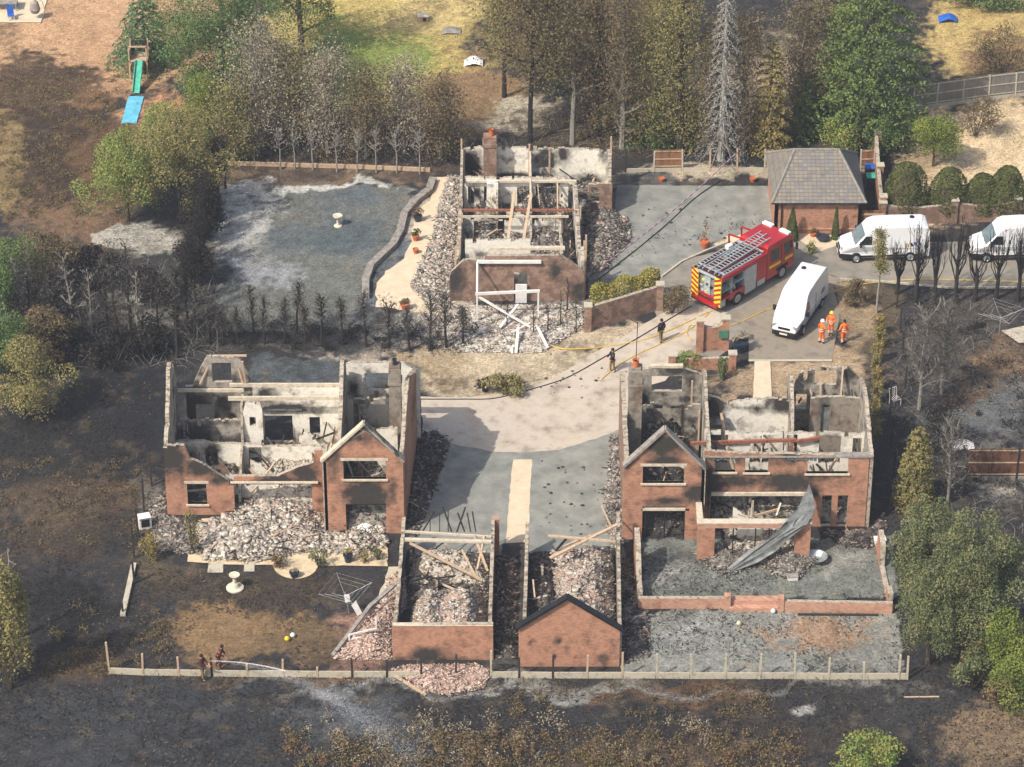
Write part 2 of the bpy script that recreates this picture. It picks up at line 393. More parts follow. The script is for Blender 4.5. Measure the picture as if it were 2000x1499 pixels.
# ------------------------------------------------------------------ the ground: one sheet, its albedo in patches, some with tree shade painted in
def ground():
    xs = np.arange(-52, 52.01, .16); ys = np.arange(-44, 66.01, .16)
    X, Y = np.meshgrid(xs, ys, indexing='ij')
    dy = Y+CD; zc = dy*ct+CH*st; up = dy*st-CH*ct
    PX = 1000+F*X/zc; PY = 749.5-F*up/zc
    wx = PX+(vnoise(X, Y, 3, 6, .3)-.5)*150; wy = PY+(vnoise(X, Y, 4, 6, .3)-.5)*90; sx = PX+(vnoise(X, Y, 13, 4, 1.2)-.5)*26; sy = PY+(vnoise(X, Y, 14, 4, 1.2)-.5)*16
    n1 = vnoise(X, Y, 5, 5, .5); n2 = vnoise(X, Y, 6, 4, 2.3); n3 = vnoise(X, Y, 8, 6, .22)
    def c(h): return np.array(srgb(h)[:3])
    col = np.empty(X.shape+(3,)); col[:] = c('#302f30')
    blobs = [
     (40, 60, 420, 150, '#ab8a6a', 1.4), (250, 130, 190, 60, '#a38264', 1.2), (330, 240, 120, 60, '#a07c5b', .9),
     (110, 290, 150, 150, '#3b2f26', 1.7), (70, 165, 130, 50, '#493a2e', 1.3), (215, 330, 70, 110, '#5b4634', 1.1),  # burnt mottling with shade of off-frame trees painted into it
     (10, 330, 50, 110, '#7a6848', 1.4), (200, 190, 60, 30, '#6e543e', .8),
     (740, 60, 220, 150, '#a7955c', 1.6), (720, 120, 130, 75, '#73803f', 1.2), (640, 150, 70, 70, '#5b6a38', 1.0),
     (830, 20, 90, 45, '#b5a06c', .9), (930, 190, 110, 80, '#80684d', 1.2), (1000, 215, 60, 30, '#a39a88', 1.0),
     (1150, 60, 190, 110, '#5d5138', 1.0), (1450, 150, 160, 60, '#8e8069', .8), (1240, 260, 260, 50, '#3d342b', 1.2),
     (1930, 60, 150, 90, '#a8925f', 1.5), (1960, 110, 70, 40, '#7d6448', .9), (1920, 300, 170, 120, '#c2ac8a', 1.6),
     (1790, 270, 60, 80, '#8f7c62', .9), (1650, 230, 120, 50, '#4a4034', .8),
     (250, 462, 100, 28, '#a3a096', 1.4), (140, 440, 100, 60, '#6a5542', .9), (270, 600, 120, 36, '#a39e92', 1.1),
     (120, 500, 120, 40, '#4b4338', .9), (130, 590, 110, 100, '#2c2a27', 1.0),
     (640, 500, 200, 130, '#5d6265', .9), (560, 350, 260, 22, '#6b5c4c', 1.0), (600, 330, 300, 12, '#4b4039', .9),
     (150, 800, 260, 170, '#222326', 1.6), (60, 900, 150, 80, '#2b2a29', 1.0), (130, 985, 150, 60, '#54473a', .7), (90, 1060, 120, 40, '#453b32', .5), (50, 730, 90, 60, '#3a3b2b', .7),
     (140, 1200, 110, 70, '#1f1f20', 1.4), (150, 1290, 130, 30, '#4c3e30', .7),  # the darkest patch paints the shadow of the lower left tree
     (500, 1150, 270, 50, '#3d362f', 1.3), (470, 1240, 190, 55, '#776146', 1.2), (600, 1260, 130, 40, '#62513d', .8), (330, 1110, 80, 30, '#544a3b', .8),
     (560, 1330, 300, 16, '#5b4c3d', .8), (200, 1430, 420, 110, '#36383b', 1.2), (720, 1400, 180, 50, '#484b4e', .8), (1100, 1380, 330, 50, '#2e2e30', 1.3),
     (1330, 1350, 200, 28, '#5a4534', 1.1), (1500, 1420, 200, 60, '#393432', .9), (1700, 1380, 200, 60, '#353536', 1.1), (1940, 1430, 110, 70, '#74634f', 1.2), (1300, 1480, 250, 30, '#4f4237', .9),
     (1010, 1345, 500, 9, '#7d7c78', .8), (1600, 1345, 200, 9, '#6f6d69', .7), (1580, 1392, 30, 14, '#94938f', .9),
     (660, 1350, 120, 18, '#6a6b6a', .6),
     (1880, 700, 130, 130, '#45413d', 1.2), (1960, 700, 90, 50, '#76604a', 1.2), (1930, 800, 110, 70, '#5a5c5c', 1.1), (1880, 760, 50, 30, '#5c4a3b', .7),
     (1960, 930, 90, 70, '#5c5a56', 1.0), (1850, 905, 60, 60, '#35332f', .8), (1970, 1120, 60, 80, '#7a756b', 1.0), (1960, 950, 60, 14, '#8f897d', .7),
     (900, 650, 260, 40, '#8d8a84', 1.2), (860, 540, 70, 150, '#a59b8e', 1.3), (1190, 470, 70, 110, '#7b7770', 1.2), (1130, 600, 60, 40, '#7c7a74', 1.0),
     (970, 725, 200, 60, '#aa9b82', 1.6), (840, 720, 80, 30, '#8e7d63', .9), (1180, 650, 120, 40, '#ab9c84', 1.4), (690, 685, 200, 12, '#90867a', 1.0),
     (560, 660, 260, 30, '#37383a', 1.1), (640, 735, 170, 26, '#474d50', 1.2), (430, 690, 120, 20, '#3a3936', .8), (340, 560, 110, 60, '#3b3a38', .8),
     (1680, 620, 60, 90, '#8a7860', 1.4), (1560, 745, 190, 50, '#97836a', 1.5), (1600, 480, 80, 22, '#9b9068', 1.1), (1500, 470, 120, 14, '#a89b86', .9),
     (1400, 345, 260, 12, '#9d927f', 1.1), (1250, 380, 60, 40, '#5a5956', .9), (1720, 600, 30, 160, '#4f4538', 1.0),
     (1720, 900, 34, 170, '#2a2826', 1.2), (880, 1000, 60, 120, '#55534f', .7), (1180, 1000, 50, 90, '#7c7872', .7), (1000, 1200, 30, 110, '#45423f', .8),
     (720, 1260, 70, 60, '#87695a', .9), (300, 1000, 40, 60, '#6d6861', .8), (1100, 1330, 160, 14, '#77756f', .7),
    ]
    polys = [
     ('#62645f', 1.0, [(432, 372), (520, 366), (640, 362), (800, 368), (803, 400), (778, 440), (764, 474), (736, 500), (710, 540), (706, 575), (680, 640), (560, 652), (420, 645), (425, 560), (470, 520), (440, 470)]),
     ('#6c6f69', 1.0, [(1262, 1055), (1742, 1050), (1752, 1168), (1252, 1168)]),
     ('#7d7e78', 1.0, [(1285, 1190), (1748, 1190), (1768, 1318), (1215, 1318), (1215, 1220)]),
     ('#9a968c', 1.0, [(172, 458), (230, 438), (310, 450), (345, 480), (300, 495), (190, 480)]),
     ('#4c5153', .8, [(490, 708), (560, 700), (820, 712), (820, 745), (680, 760), (480, 745)]),
    ]
    over = [(620, 372, 180, 8, '#aeaca6', 1.0), (490, 440, 50, 50, '#a09f9a', .6), (520, 540, 70, 40, '#85878a', .5), (470, 410, 30, 40, '#a8a6a0', .6), (650, 470, 110, 50, '#50585b', .8), (700, 400, 80, 20, '#555c5f', .7),
      (1580, 1240, 130, 34, '#8f7660', .7), (1340, 1230, 60, 20, '#8c8d8a', .6), (1500, 1270, 80, 18, '#7b6c5c', .5), (1650, 1110, 60, 20, '#83827b', .6), (1330, 1100, 60, 16, '#4b4e4e', .7), (1290, 1140, 40, 14, '#8a8a86', .6)]
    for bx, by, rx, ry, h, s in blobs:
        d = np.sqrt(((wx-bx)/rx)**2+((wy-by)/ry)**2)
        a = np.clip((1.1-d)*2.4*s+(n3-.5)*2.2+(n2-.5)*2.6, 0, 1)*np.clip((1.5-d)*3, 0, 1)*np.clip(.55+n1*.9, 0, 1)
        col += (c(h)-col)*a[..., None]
    for h, k, P in polys:
        ins = inpoly(sx, sy, P); mix = np.where(ins, k*np.clip(.5+n2, 0, 1), 0)
        col += (c(h)-col)*mix[..., None]
    for bx, by, rx, ry, h, s in over:
        d = np.sqrt(((wx-bx)/rx)**2+((wy-by)/ry)**2)
        a = np.clip((1.1-d)*2.0*s+(n3-.5)*2.2+(n2-.5)*2.6, 0, 1)*np.clip((1.5-d)*3, 0, 1)
        col += (c(h)-col)*a[..., None]
    # patchiness: scorch and straw
    inb = (PY > 640) | ((PX > 900) & (PX < 1500)) | (PX < 420)
    sc = np.clip((n3-.52)*6, 0, 1)*np.clip((n2-.35)*3, 0, 1)*np.where(inb, .55, .15)
    col += (c('#1c1b1b')-col)*sc[..., None]
    stw = np.clip((vnoise(X, Y, 9, 5, .9)-.6)*6, 0, 1)*.22
    col += (c('#7a6a52')-col)*stw[..., None]
    fine = .62+.76*vnoise(X, Y, 10, 3, 3.1)
    col *= fine[..., None]
    nx, ny = X.shape
    V = np.stack([X, Y, (n2-.5)*.0], -1).reshape(-1, 3)
    i = np.arange(nx-1)[:, None]*ny+np.arange(ny-1)[None]
    Fq = np.stack([i, i+ny, i+ny+1, i+1], -1).reshape(-1, 4)
    m, nt, b, N, L = newmat('burnt and dry ground')
    at = N('ShaderNodeAttribute'); at.attribute_name = 'Col'
    geo = N('ShaderNodeNewGeometry')
    nz = N('ShaderNodeTexNoise'); nz.inputs['Scale'].default_value = 5.5; nz.inputs['Detail'].default_value = 8; nz.inputs['Roughness'].default_value = .75
    L(geo.outputs['Position'], nz.inputs['Vector'])
    mr = N('ShaderNodeMapRange'); mr.inputs[1].default_value = .3; mr.inputs[2].default_value = .7; mr.inputs[3].default_value = .32; mr.inputs[4].default_value = 1.85
    L(nz.outputs[0], mr.inputs[0])
    vm = N('ShaderNodeVectorMath'); vm.operation = 'SCALE'; L(at.outputs['Color'], vm.inputs[0]); L(mr.outputs[0], vm.inputs['Scale'])
    L(vm.outputs[0], b.inputs['Base Color']); b.inputs['Roughness'].default_value = .95; b.inputs['Specular IOR Level'].default_value = .15
    bp = N('ShaderNodeBump'); bp.inputs['Strength'].default_value = .8; bp.inputs['Distance'].default_value = .12
    L(nz.outputs[0], bp.inputs['Height']); L(bp.outputs[0], b.inputs['Normal'])
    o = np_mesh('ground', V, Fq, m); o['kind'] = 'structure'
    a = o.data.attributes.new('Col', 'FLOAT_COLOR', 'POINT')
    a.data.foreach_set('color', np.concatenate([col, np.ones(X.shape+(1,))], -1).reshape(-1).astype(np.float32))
    return lambda qx, qy: (np.clip(((qx+52)/.16).astype(int), 0, nx-1), np.clip(((qy+44)/.16).astype(int), 0, ny-1)), col
gidx, gcol = ground()
mb = MB(); mb.poly([(-900, -400, -.05), (900, -400, -.05), (900, 1500, -.05), (-900, 1500, -.05)])
tag(mb.build('terrain', mat('distant fields', ['#5f5a3c', '#86784f', '#4b5330'], .02)), kind='structure')
LEVEL = [0]
def sheet(name, px, m, z=None, curve=0, kind='structure', jag=0):
    """flat surface whose outline is given where it lies in the photograph, put on the ground"""
    P = [G(x, y) for x, y in px]
    if jag:
        Q = []
        for i in range(len(P)):
            a = Vector(P[i]); b = Vector(P[(i+1) % len(P)]); k = max(1, int((b-a).length/.5))
            for j in range(k):
                q = a.lerp(b, j/k); Q.append((q.x+random.uniform(-jag, jag), q.y+random.uniform(-jag, jag)))
        P = Q
    if z is None: LEVEL[0] += 1; z = .004*LEVEL[0]
    mb = MB(); b = len(P)
    mb.v = [(p[0], p[1], z) for p in P]
    for t in tessellate_polygon([[Vector((p[0], p[1], 0)) for p in P]]):
        mb.f.append(tuple(t)); mb.m.append(0)
    o = mb.build(name, m); 
    o.data.flip_normals() if o.data.polygons[0].normal.z < 0 else None
    return tag(o, kind=kind)
sheet('pale_terrace', [(846, 345), (905, 345), (900, 420), (885, 500), (880, 590), (860, 615), (735, 600), (735, 560), (752, 530), (790, 505), (806, 470), (808, 440), (818, 410), (845, 385)], M['gravelpath'], jag=.12)
sheet('grey_tarmac_court', [(1205, 362), (1506, 364), (1510, 445), (1440, 462), (1380, 490), (1330, 512), (1290, 540), (1170, 545), (1165, 480), (1200, 430)], M['tarmac'], jag=.06)
sheet('access_road', [(1275, 600), (1290, 545), (1330, 510), (1400, 492), (1480, 470), (1600, 470), (1660, 475), (2100, 470), (2100, 560), (1850, 560), (1720, 548), (1640, 545), (1600, 520), (1560, 560), (1480, 640), (1400, 700), (1330, 690), (1290, 640)], M['tarmac2'], jag=.04)
sheet('gravel_bed', [(1385, 480), (1420, 462), (1480, 455), (1540, 455), (1620, 460), (1655, 462), (1640, 478), (1600, 492), (1560, 470), (1480, 470), (1420, 478)], M['gravelpath'], jag=.08)
sheet('paved_parking', [(1470, 590), (1560, 520), (1640, 545), (1628, 560), (1640, 620), (1624, 704), (1462, 704), (1462, 640), (1420, 620)], M['paving'], jag=.02)
sheet('grey_yard', [(826, 830), (900, 860), (960, 870), (1020, 874), (1090, 868), (1150, 850), (1200, 836), (1222, 832), (1216, 1065), (1000, 1085), (810, 1085), (815, 960)], M['tarmac'], jag=.03)
sheet('pale_drive', [(822, 775), (900, 778), (1000, 768), (1060, 748), (1110, 722), (1160, 690), (1215, 660), (1290, 615), (1345, 590), (1420, 610), (1400, 640), (1375, 660), (1330, 700), (1300, 745), (1235, 760), (1222, 830), (1195, 848), (1150, 862), (1090, 880), (1020, 886), (960, 882), (900, 872), (826, 846)], M['drive'], jag=.05)
sheet('yard_path', [(1002, 898), (1040, 898), (1036, 960), (1032, 1062), (988, 1062), (996, 960)], M['gravelpath'], jag=.04)
sheet('garage_passage', [(982, 1062), (1030, 1062), (1022, 1300), (968, 1300)], M['rubble_dark'], jag=.1)
sheet('side_lane', [(1214, 850), (1216, 1065), (1250, 1180), (1212, 1310), (1206, 1065)], M['tarmac'])
sheet('rear_patio', [(395, 1015), (560, 1000), (758, 1048), (757, 1108), (655, 1106), (430, 1104), (365, 1098), (372, 1050)], M['patio'], jag=.04)
sheet('half_round_step', [(533, 1104)]+[(577+44*math.cos(t), 1104+28*math.sin(t)) for t in np.linspace(math.pi, 0, 15)]+[(621, 1104)], M['patio'])
sheet('stepping_slab', [(408, 1100), (436, 1100), (436, 1120), (405, 1120)], M['concrete'])
sheet('stepping_slab', [(478, 1100), (497, 1100), (497, 1118), (476, 1118)], M['concrete'])
sheet('side_path', [(757, 1108), (790, 1108), (760, 1180), (740, 1175)], M['concrete'], jag=.1)
sheet('entrance_path', [(1474, 704), (1504, 704), (1508, 790), (1470, 790)], M['gravelpath'], jag=.02)
sheet('front_parking_edge', [(1462, 704), (1625, 704), (1625, 708), (1462, 708)], M['concrete'])
sheet('neighbour_terrace', [(-30, -10), (95, -10), (80, 46), (8, 46), (-30, 46)], M['gravelpath'], jag=.03)

# ------------------------------------------------------------------ walls of the burnt houses
def interp(tab, u):
    if u <= tab[0][0]: return tab[0][1]
    for (a, ha), (b, hb) in zip(tab, tab[1:]):
        if u <= b: return ha+(hb-ha)*(u-a)/max(b-a, 1e-6)
    return tab[-1][1]
def wall(P, x0, y0, x1, y1, tops, holes=(), mf='brick', mk='plaster_grey', t=.24, rag=.0, soot=(), step=.24, name='wall', base=0.0):
    """p0 to p1 is the outer face, outward is to the right; u runs along it; tops [(u,h)], holes [(u0,u1,z0,z1)], soot [(u,z,ru,rz,s)]"""
    d = Vector((x1-x0, y1-y0, 0)); Ln = d.length; d.normalize(); n = Vector((d.y, -d.x, 0))
    us = set(np.round(np.linspace(0, Ln, max(2, int(Ln/step)+1)), 4))
    for h in holes: us |= {round(max(0, min(Ln, h[0])), 4), round(max(0, min(Ln, h[1])), 4)}
    for u, _ in tops:
        if 0 < u < Ln: us.add(round(u, 4))
    us = sorted(us); us = [u for i, u in enumerate(us) if i == 0 or u-us[i-1] > .02]
    us[-1] = Ln
    mb = MB(); so = []
    def sv(u, z):
        s = 0
        for (a, b, ru, rz, k) in soot:
            q = 1-math.hypot((u-a)/ru, (z-b)/rz)
            if q > 0: s = max(s, min(1, q*1.25)*k)
        return s
    def quad(pts, m):
        b = len(mb.v)
        for (u, z, s) in pts:
            p = Vector((x0, y0, 0))+d*u-n*(t*s); mb.v.append((p.x, p.y, z+base)); so.append(sv(u, z))
        mb.f.append((b, b+1, b+2, b+3)); mb.m.append(m)
    cols = []; drift = 0
    for i in range(len(us)-1):
        a, b = us[i], us[i+1]; r = 0
        if rag:
            drift = drift*.75+random.uniform(-rag, rag)*.7
            r = drift+random.uniform(-rag, rag*.6)
            if rag >= .05 and random.random() < .12: r -= random.uniform(1.5, 5)*min(rag, .2)
        e = 1e-4
        ha, hb = max(.05, interp(tops, a+e)+r), max(.05, interp(tops, b-e)+r)
        zs = {0.0}; hm = min(ha, hb)
        zs |= {round(z, 4) for z in np.arange(.35, hm-.1, .35)}
        hs = [h for h in holes if h[0] < (a+b)/2 < h[1]]
        for h in hs:
            for z in (h[2], h[3]):
                if 0 < z < hm-.03: zs.add(z)
        zs = sorted(zs); cells = []
        for j, z in enumerate(zs):
            last = j == len(zs)-1
            za, zb = (ha, hb) if last else (zs[j+1], zs[j+1])
            zm = (z+(za+zb)/2)/2
            open_ = any(h[2]-.01 < zm < h[3]+.01 for h in hs)
            cells.append((z, za, zb, open_))
        cols.append((a, b, cells, ha, hb))
    for i, (a, b, cells, ha, hb) in enumerate(cols):
        for j, (z, za, zb, op) in enumerate(cells):
            if op: continue
            quad([(a, z, 0), (b, z, 0), (b, zb, 0), (a, za, 0)], 0)
            quad([(b, z, 1), (a, z, 1), (a, za, 1), (b, zb, 1)], 1)
            if j == len(cells)-1 or cells[j+1][3]: quad([(a, za, 0), (b, zb, 0), (b, zb, 1), (a, za, 1)], 2)
            if j == 0 and z > .01 or (j > 0 and cells[j-1][3]): quad([(a, z, 1), (b, z, 1), (b, z, 0), (a, z, 0)], 2)
            for side, k in ((a, i-1), (b, i+1)):
                need = not (0 <= k < len(cols))
                if not need:
                    zm = (z+(za+zb)/2)/2; h2 = cols[k][4] if k < i else cols[k][3]
                    need = zm > h2-.35 or any(c[3] and c[0]-.01 < zm < max(c[1], c[2])+.01 for c in cols[k][2])
                if need:
                    zt = za if side == a else zb
                    q = [(side, z, 1), (side, z, 0), (side, zt, 0), (side, zt, 1)]
                    quad(q if side == a else q[::-1], 2)
    return mb.build(name, [M[mf], M[mk], M['broken']], P, soot=so)
def wx(P, Y, tops, holes=(), soot=(), left=None, right=None, **k):
    """wall square to the view at depth Y, its outline and openings given where they stand in the photograph"""
    T = [PW(x, y, Y) for x, y in tops]; x0, x1 = T[0][0], T[-1][0]
    Hs = []
    for a, b, c, dd in holes:
        xa, zt = PW(a, c, Y); xb, zb = PW(b, dd, Y); Hs.append((xa-x0, xb-x0, max(0, zb), zt))
    So = []
    for (a, b, ra, rb, s) in soot:
        xa, za = PW(a, b, Y); So.append((xa-x0, za, ra/32, rb/27, s))
    return wall(P, x0, Y, x1, Y, [(p[0]-x0, p[1]) for p in T], Hs, soot=So, **k)
def openings(P, Y, holes, kinds='ls', m='lintel'):
    """lintels and sills over and under window openings"""
    for a, b, c, dd in holes:
        xa, zt = PW(a, c, Y); xb, zb = PW(b, dd, Y)
        if 'l' in kinds:
            q = MB(); q.box(((xa+xb)/2, Y+.10, zt+.09), (xb-xa+.3, .26, .18)); q.build('lintel', M[m], P)
        if 's' in kinds:
            q = MB(); q.box(((xa+xb)/2, Y+.06, max(zb, .1)-.05), (xb-xa+.24, .34, .10)); q.build('sill', M[m], P)

def rubble(name, label, px, n, s0, s1, m, mound=.5, bm=None, P=None, group=None, flat=.28, long=.2, world=None, z0=.03, edge=1.2, cat='rubble'):
    """heap of broken pieces lying in the given ground outline"""
    n = int(n*4.6); s0 *= .5; s1 *= .62; mound *= .85
    poly = world or [G(x, y) for x, y in px]
    xs = [p[0] for p in poly]; ys = [p[1] for p in poly]
    A = R.uniform(min(xs), max(xs), n*4); B = R.uniform(min(ys), max(ys), n*4)
    k = inpoly(A, B, poly); A, B = A[k][:n], B[k][:n]; n = len(A)
    Pn = np.array(poly)
    def dist(a, b):
        d = np.full(a.shape, 1e9)
        for i in range(len(Pn)):
            p, q = Pn[i], Pn[(i+1) % len(Pn)]; e = q-p; l2 = (e**2).sum()
            t = np.clip(((a-p[0])*e[0]+(b-p[1])*e[1])/l2, 0, 1)
            d = np.minimum(d, np.hypot(a-p[0]-t*e[0], b-p[1]-t*e[1]))
        return d
    def hf(a, b): return mound*np.clip(dist(a, b)/edge, 0, 1)**.7*(.25+1.3*vnoise(a, b, 21, 4, .45))
    g = .3; gx = np.arange(min(xs), max(xs)+g, g); gy = np.arange(min(ys), max(ys)+g, g)
    X, Y = np.meshgrid(gx, gy, indexing='ij'); ins = inpoly(X, Y, poly); Z = np.where(ins, hf(X, Y), -.02)+z0*ins
    Z = Z+R.uniform(-.07, .07, Z.shape)*ins
    V = np.stack([X, Y, Z], -1).reshape(-1, 3); ny = len(gy)
    i = (np.arange(len(gx)-1)[:, None]*ny+np.arange(ny-1)[None])
    keep = (ins[:-1, :-1] & ins[1:, 1:] & ins[1:, :-1] & ins[:-1, 1:])
    i = i[keep]; Fb = np.stack([i, i+ny, i+ny+1, i+1], -1).reshape(-1, 4)
    s = s0*(s1/s0)**(R.rand(n)**2.6)
    sz = np.stack([s, s*R.uniform(.35, .9, n), s*R.uniform(.08, .4, n)], 1)
    lg = R.rand(n) < long*.7; sz[lg] *= np.array([3.8, .25, .6]); bg_ = R.rand(n) < .012; sz[bg_] *= 1.9
    eu = np.stack([R.normal(0, flat, n), R.normal(0, flat, n), R.uniform(0, 6.3, n)], 1)
    cen = np.stack([A, B, z0+hf(A, B)+sz[:, 2]*.4], 1)
    Vc, Fc = chunk_arrays(cen, sz, eu)
    VV = np.concatenate([V, Vc]); FF = np.concatenate([Fb, Fc+len(V)])
    kind_ = np.ones(n); kind_[lg] = 2+(R.rand(lg.sum()) < .35); kind_[R.rand(n) < .06] = 4
    mi = np.concatenate([np.zeros(len(Fb)), np.repeat(kind_, 6)])
    loc = (float(np.mean(xs)), float(np.mean(ys)), 0)
    o = np_mesh(name, VV, FF, [M[bm or m], M[m], M['soot_wood'], M['wood'], M['rubble_brick']], P, loc, mi)
    if P is None: tag(o, label, cat, group, 'stuff')
    return o

# ------------------------------------------------------------------ trees and plants
def crown_points(n, cx, cy, cz, rx, ry, rz, lobes=14, lobr=.42, seed=0, hollow=.72):
    rs = np.random.RandomState(seed); lobes = int(lobes*1.7); lobr *= .82
    L = rs.normal(size=(lobes, 3)); L /= np.linalg.norm(L, axis=1)[:, None]; L *= rs.uniform(.3, .92, (lobes, 1)); L *= (1-.22*rs.rand(lobes, 1)*(np.abs(L[:, 2:3])))
    lr = lobr*rs.uniform(.55, 1.2, lobes)
    k = rs.choice(lobes, n, p=lr**2/(lr**2).sum())
    d = rs.normal(size=(n, 3)); d /= np.linalg.norm(d, axis=1)[:, None]
    d[:, 2] = np.where(rs.rand(n) < .5, np.abs(d[:, 2]), d[:, 2])
    r = lr[k]*rs.uniform(hollow, 1.08, n)
    p = L[k]+d*r[:, None]
    return p*np.array([rx, ry, rz])+np.array([cx, cy, cz]), d
def limbs(mb, base, h, r, spread, n=7, seed=0, first=.25, up=.6, twigs=0, tr=.02, segs=3, thin=.45):
    """tapered trunk with limbs"""
    rs = random.Random(seed); b = Vector(base)
    pts = [b+Vector((rs.uniform(-.04, .04)*h*i/5*.6, rs.uniform(-.04, .04)*h*i/5*.6, h*i/5)) for i in range(6)]
    mb.tube(pts, [r*(1-.8*i/5) for i in range(6)], 7)
    ends = []
    for k in range(n):
        f = first+(1-first)*(k+.5)/n; i = min(4, int(f*5)); p = pts[i].lerp(pts[i+1], f*5-i)
        a = k*2.4+rs.uniform(-.5, .5); ln = spread*rs.uniform(.6, 1.1)*(1.1-.5*f)
        q = [p]; d = Vector((math.cos(a), math.sin(a), up*rs.uniform(.5, 1.4))).normalized()
        for s_ in range(segs):
            d = (d+Vector((rs.uniform(-.35, .35), rs.uniform(-.35, .35), rs.uniform(-.1, .35)))).normalized()
            q.append(q[-1]+d*ln/segs)
        rr = r*(1-.8*f)*thin+.008
        mb.tube(q, [rr*(1-.75*i/segs) for i in range(segs+1)], 5)
        ends.append(q)
        for t_ in range(twigs):
            j = rs.randint(0, segs-1); s0 = q[j].lerp(q[j+1], rs.random())
            dd = (d+Vector((rs.uniform(-.9, .9), rs.uniform(-.9, .9), rs.uniform(-.2, .9)))).normalized()*ln*rs.uniform(.2, .5)
            mid = s0+dd*.5+Vector((rs.uniform(-.06, .06), rs.uniform(-.06, .06), .05))*ln*.5
            mb.tube([s0, mid, s0+dd], [tr, tr*.7, tr*.3], 3, cap=False)
    return pts, ends
def leafy(name, label, cat, px, py, top, wpx, leaf='green', n=5000, ls=.22, trunk=.3, lobes=14, lobr=.42, seed=1, bark='bark', group=None, ratio=1.0, squash=1.0, twigs=3, nlimb=7, depth=None):
    x, y = G(px, py); h = max(.4, HH(px, py, top)); s = F/math.hypot(y+CD, CH); r = wpx/2/s*1.12; n = int(n*2.2); ls *= .82; trunk *= .45
    t = thing(name, label, cat, (x, y, 0), group=group)
    mb = MB(); limbs(mb, (0, 0, 0), h*.86, max(.04, h*.022), r*.85, nlimb, seed, max(.12, trunk*.7), .7, twigs)
    mb.build('trunk', M[bark], t)
    z0 = h*trunk; rz = (h-z0)/2
    P, D = crown_points(n, 0, 0, z0+rz, r, depth or r*ratio, rz*squash, lobes, lobr, seed)
    P[:, 2] = np.maximum(P[:, 2], .03)
    V, Fq = leaf_arrays(P, ls*np.random.RandomState(seed).uniform(.5, 1.3, n), D)
    np_mesh('crown', V, Fq, LF[leaf], t)
    return t
def bush(name, label, px, py, top, wpx, leaf='green', n=2500, ls=.16, seed=1, cat='bush', group=None, ratio=.8, lobes=9, lobr=.5):
    x, y = G(px, py); h = max(.3, HH(px, py, top)); s = F/math.hypot(y+CD, CH); r = wpx/2/s
    t = thing(name, label, cat, (x, y, 0), group=group)
    mb = MB(); rs = random.Random(seed)
    for k in range(7):
        a = k*.9; q = Vector((math.cos(a)*r*.5, math.sin(a)*r*.5, h*.75))
        mb.tube([(q.x*.1, q.y*.1, 0), (q.x*.5, q.y*.5, h*.35), tuple(q)], [.035, .025, .01], 5)
    mb.build('stems', M['bark'], t)
    P, D = crown_points(n, 0, 0, h*.5, r, r*ratio, h*.56, lobes, lobr, seed, .35)
    P[:, 2] = np.maximum(P[:, 2], .02)
    V, Fq = leaf_arrays(P, ls*np.random.RandomState(seed).uniform(.5, 1.3, n), D)
    np_mesh('foliage', V, Fq, LF[leaf], t)
    return t
def bare(name, label, px, py, top, wpx, seed=1, bark='charbark', leaf=None, n=0, ls=.14, twigs=9, nlimb=14, up=.8, first=.2, lean=0, cat='tree', group=None, tr=.026, thin=.5, r=None):
    x, y = G(px, py); h = HH(px, py, top); s = F/math.hypot(y+CD, CH); sp = wpx/2/s
    t = thing(name, label, cat, (x, y, 0), group=group)
    mb = MB(); pts, ends = limbs(mb, (0, 0, 0), h, r or max(.05, h*.02), sp, nlimb, seed, first, up, twigs, tr, thin=thin)
    if lean:
        mb.v = [(v[0]+lean*v[2], v[1], v[2]) for v in mb.v]
    mb.build('trunk', M[bark], t)
    if leaf:
        rs = np.random.RandomState(seed); E_ = np.array([p for q in ends for p in q[1:]])
        k = rs.randint(0, len(E_), n); P = E_[k]+rs.normal(0, sp*.19+.08, (n, 3)); P[:, 2] = np.maximum(P[:, 2], .05)
        P[:, 0] += lean*P[:, 2]
        thin_ = leaf.startswith('char'); V, Fq = leaf_arrays(P, ls*rs.uniform(.5, 1.3, n)*(2.2 if thin_ else 1), aspect=.14 if thin_ else .55); np_mesh('crown', V, Fq, LF[leaf], t)
    return t
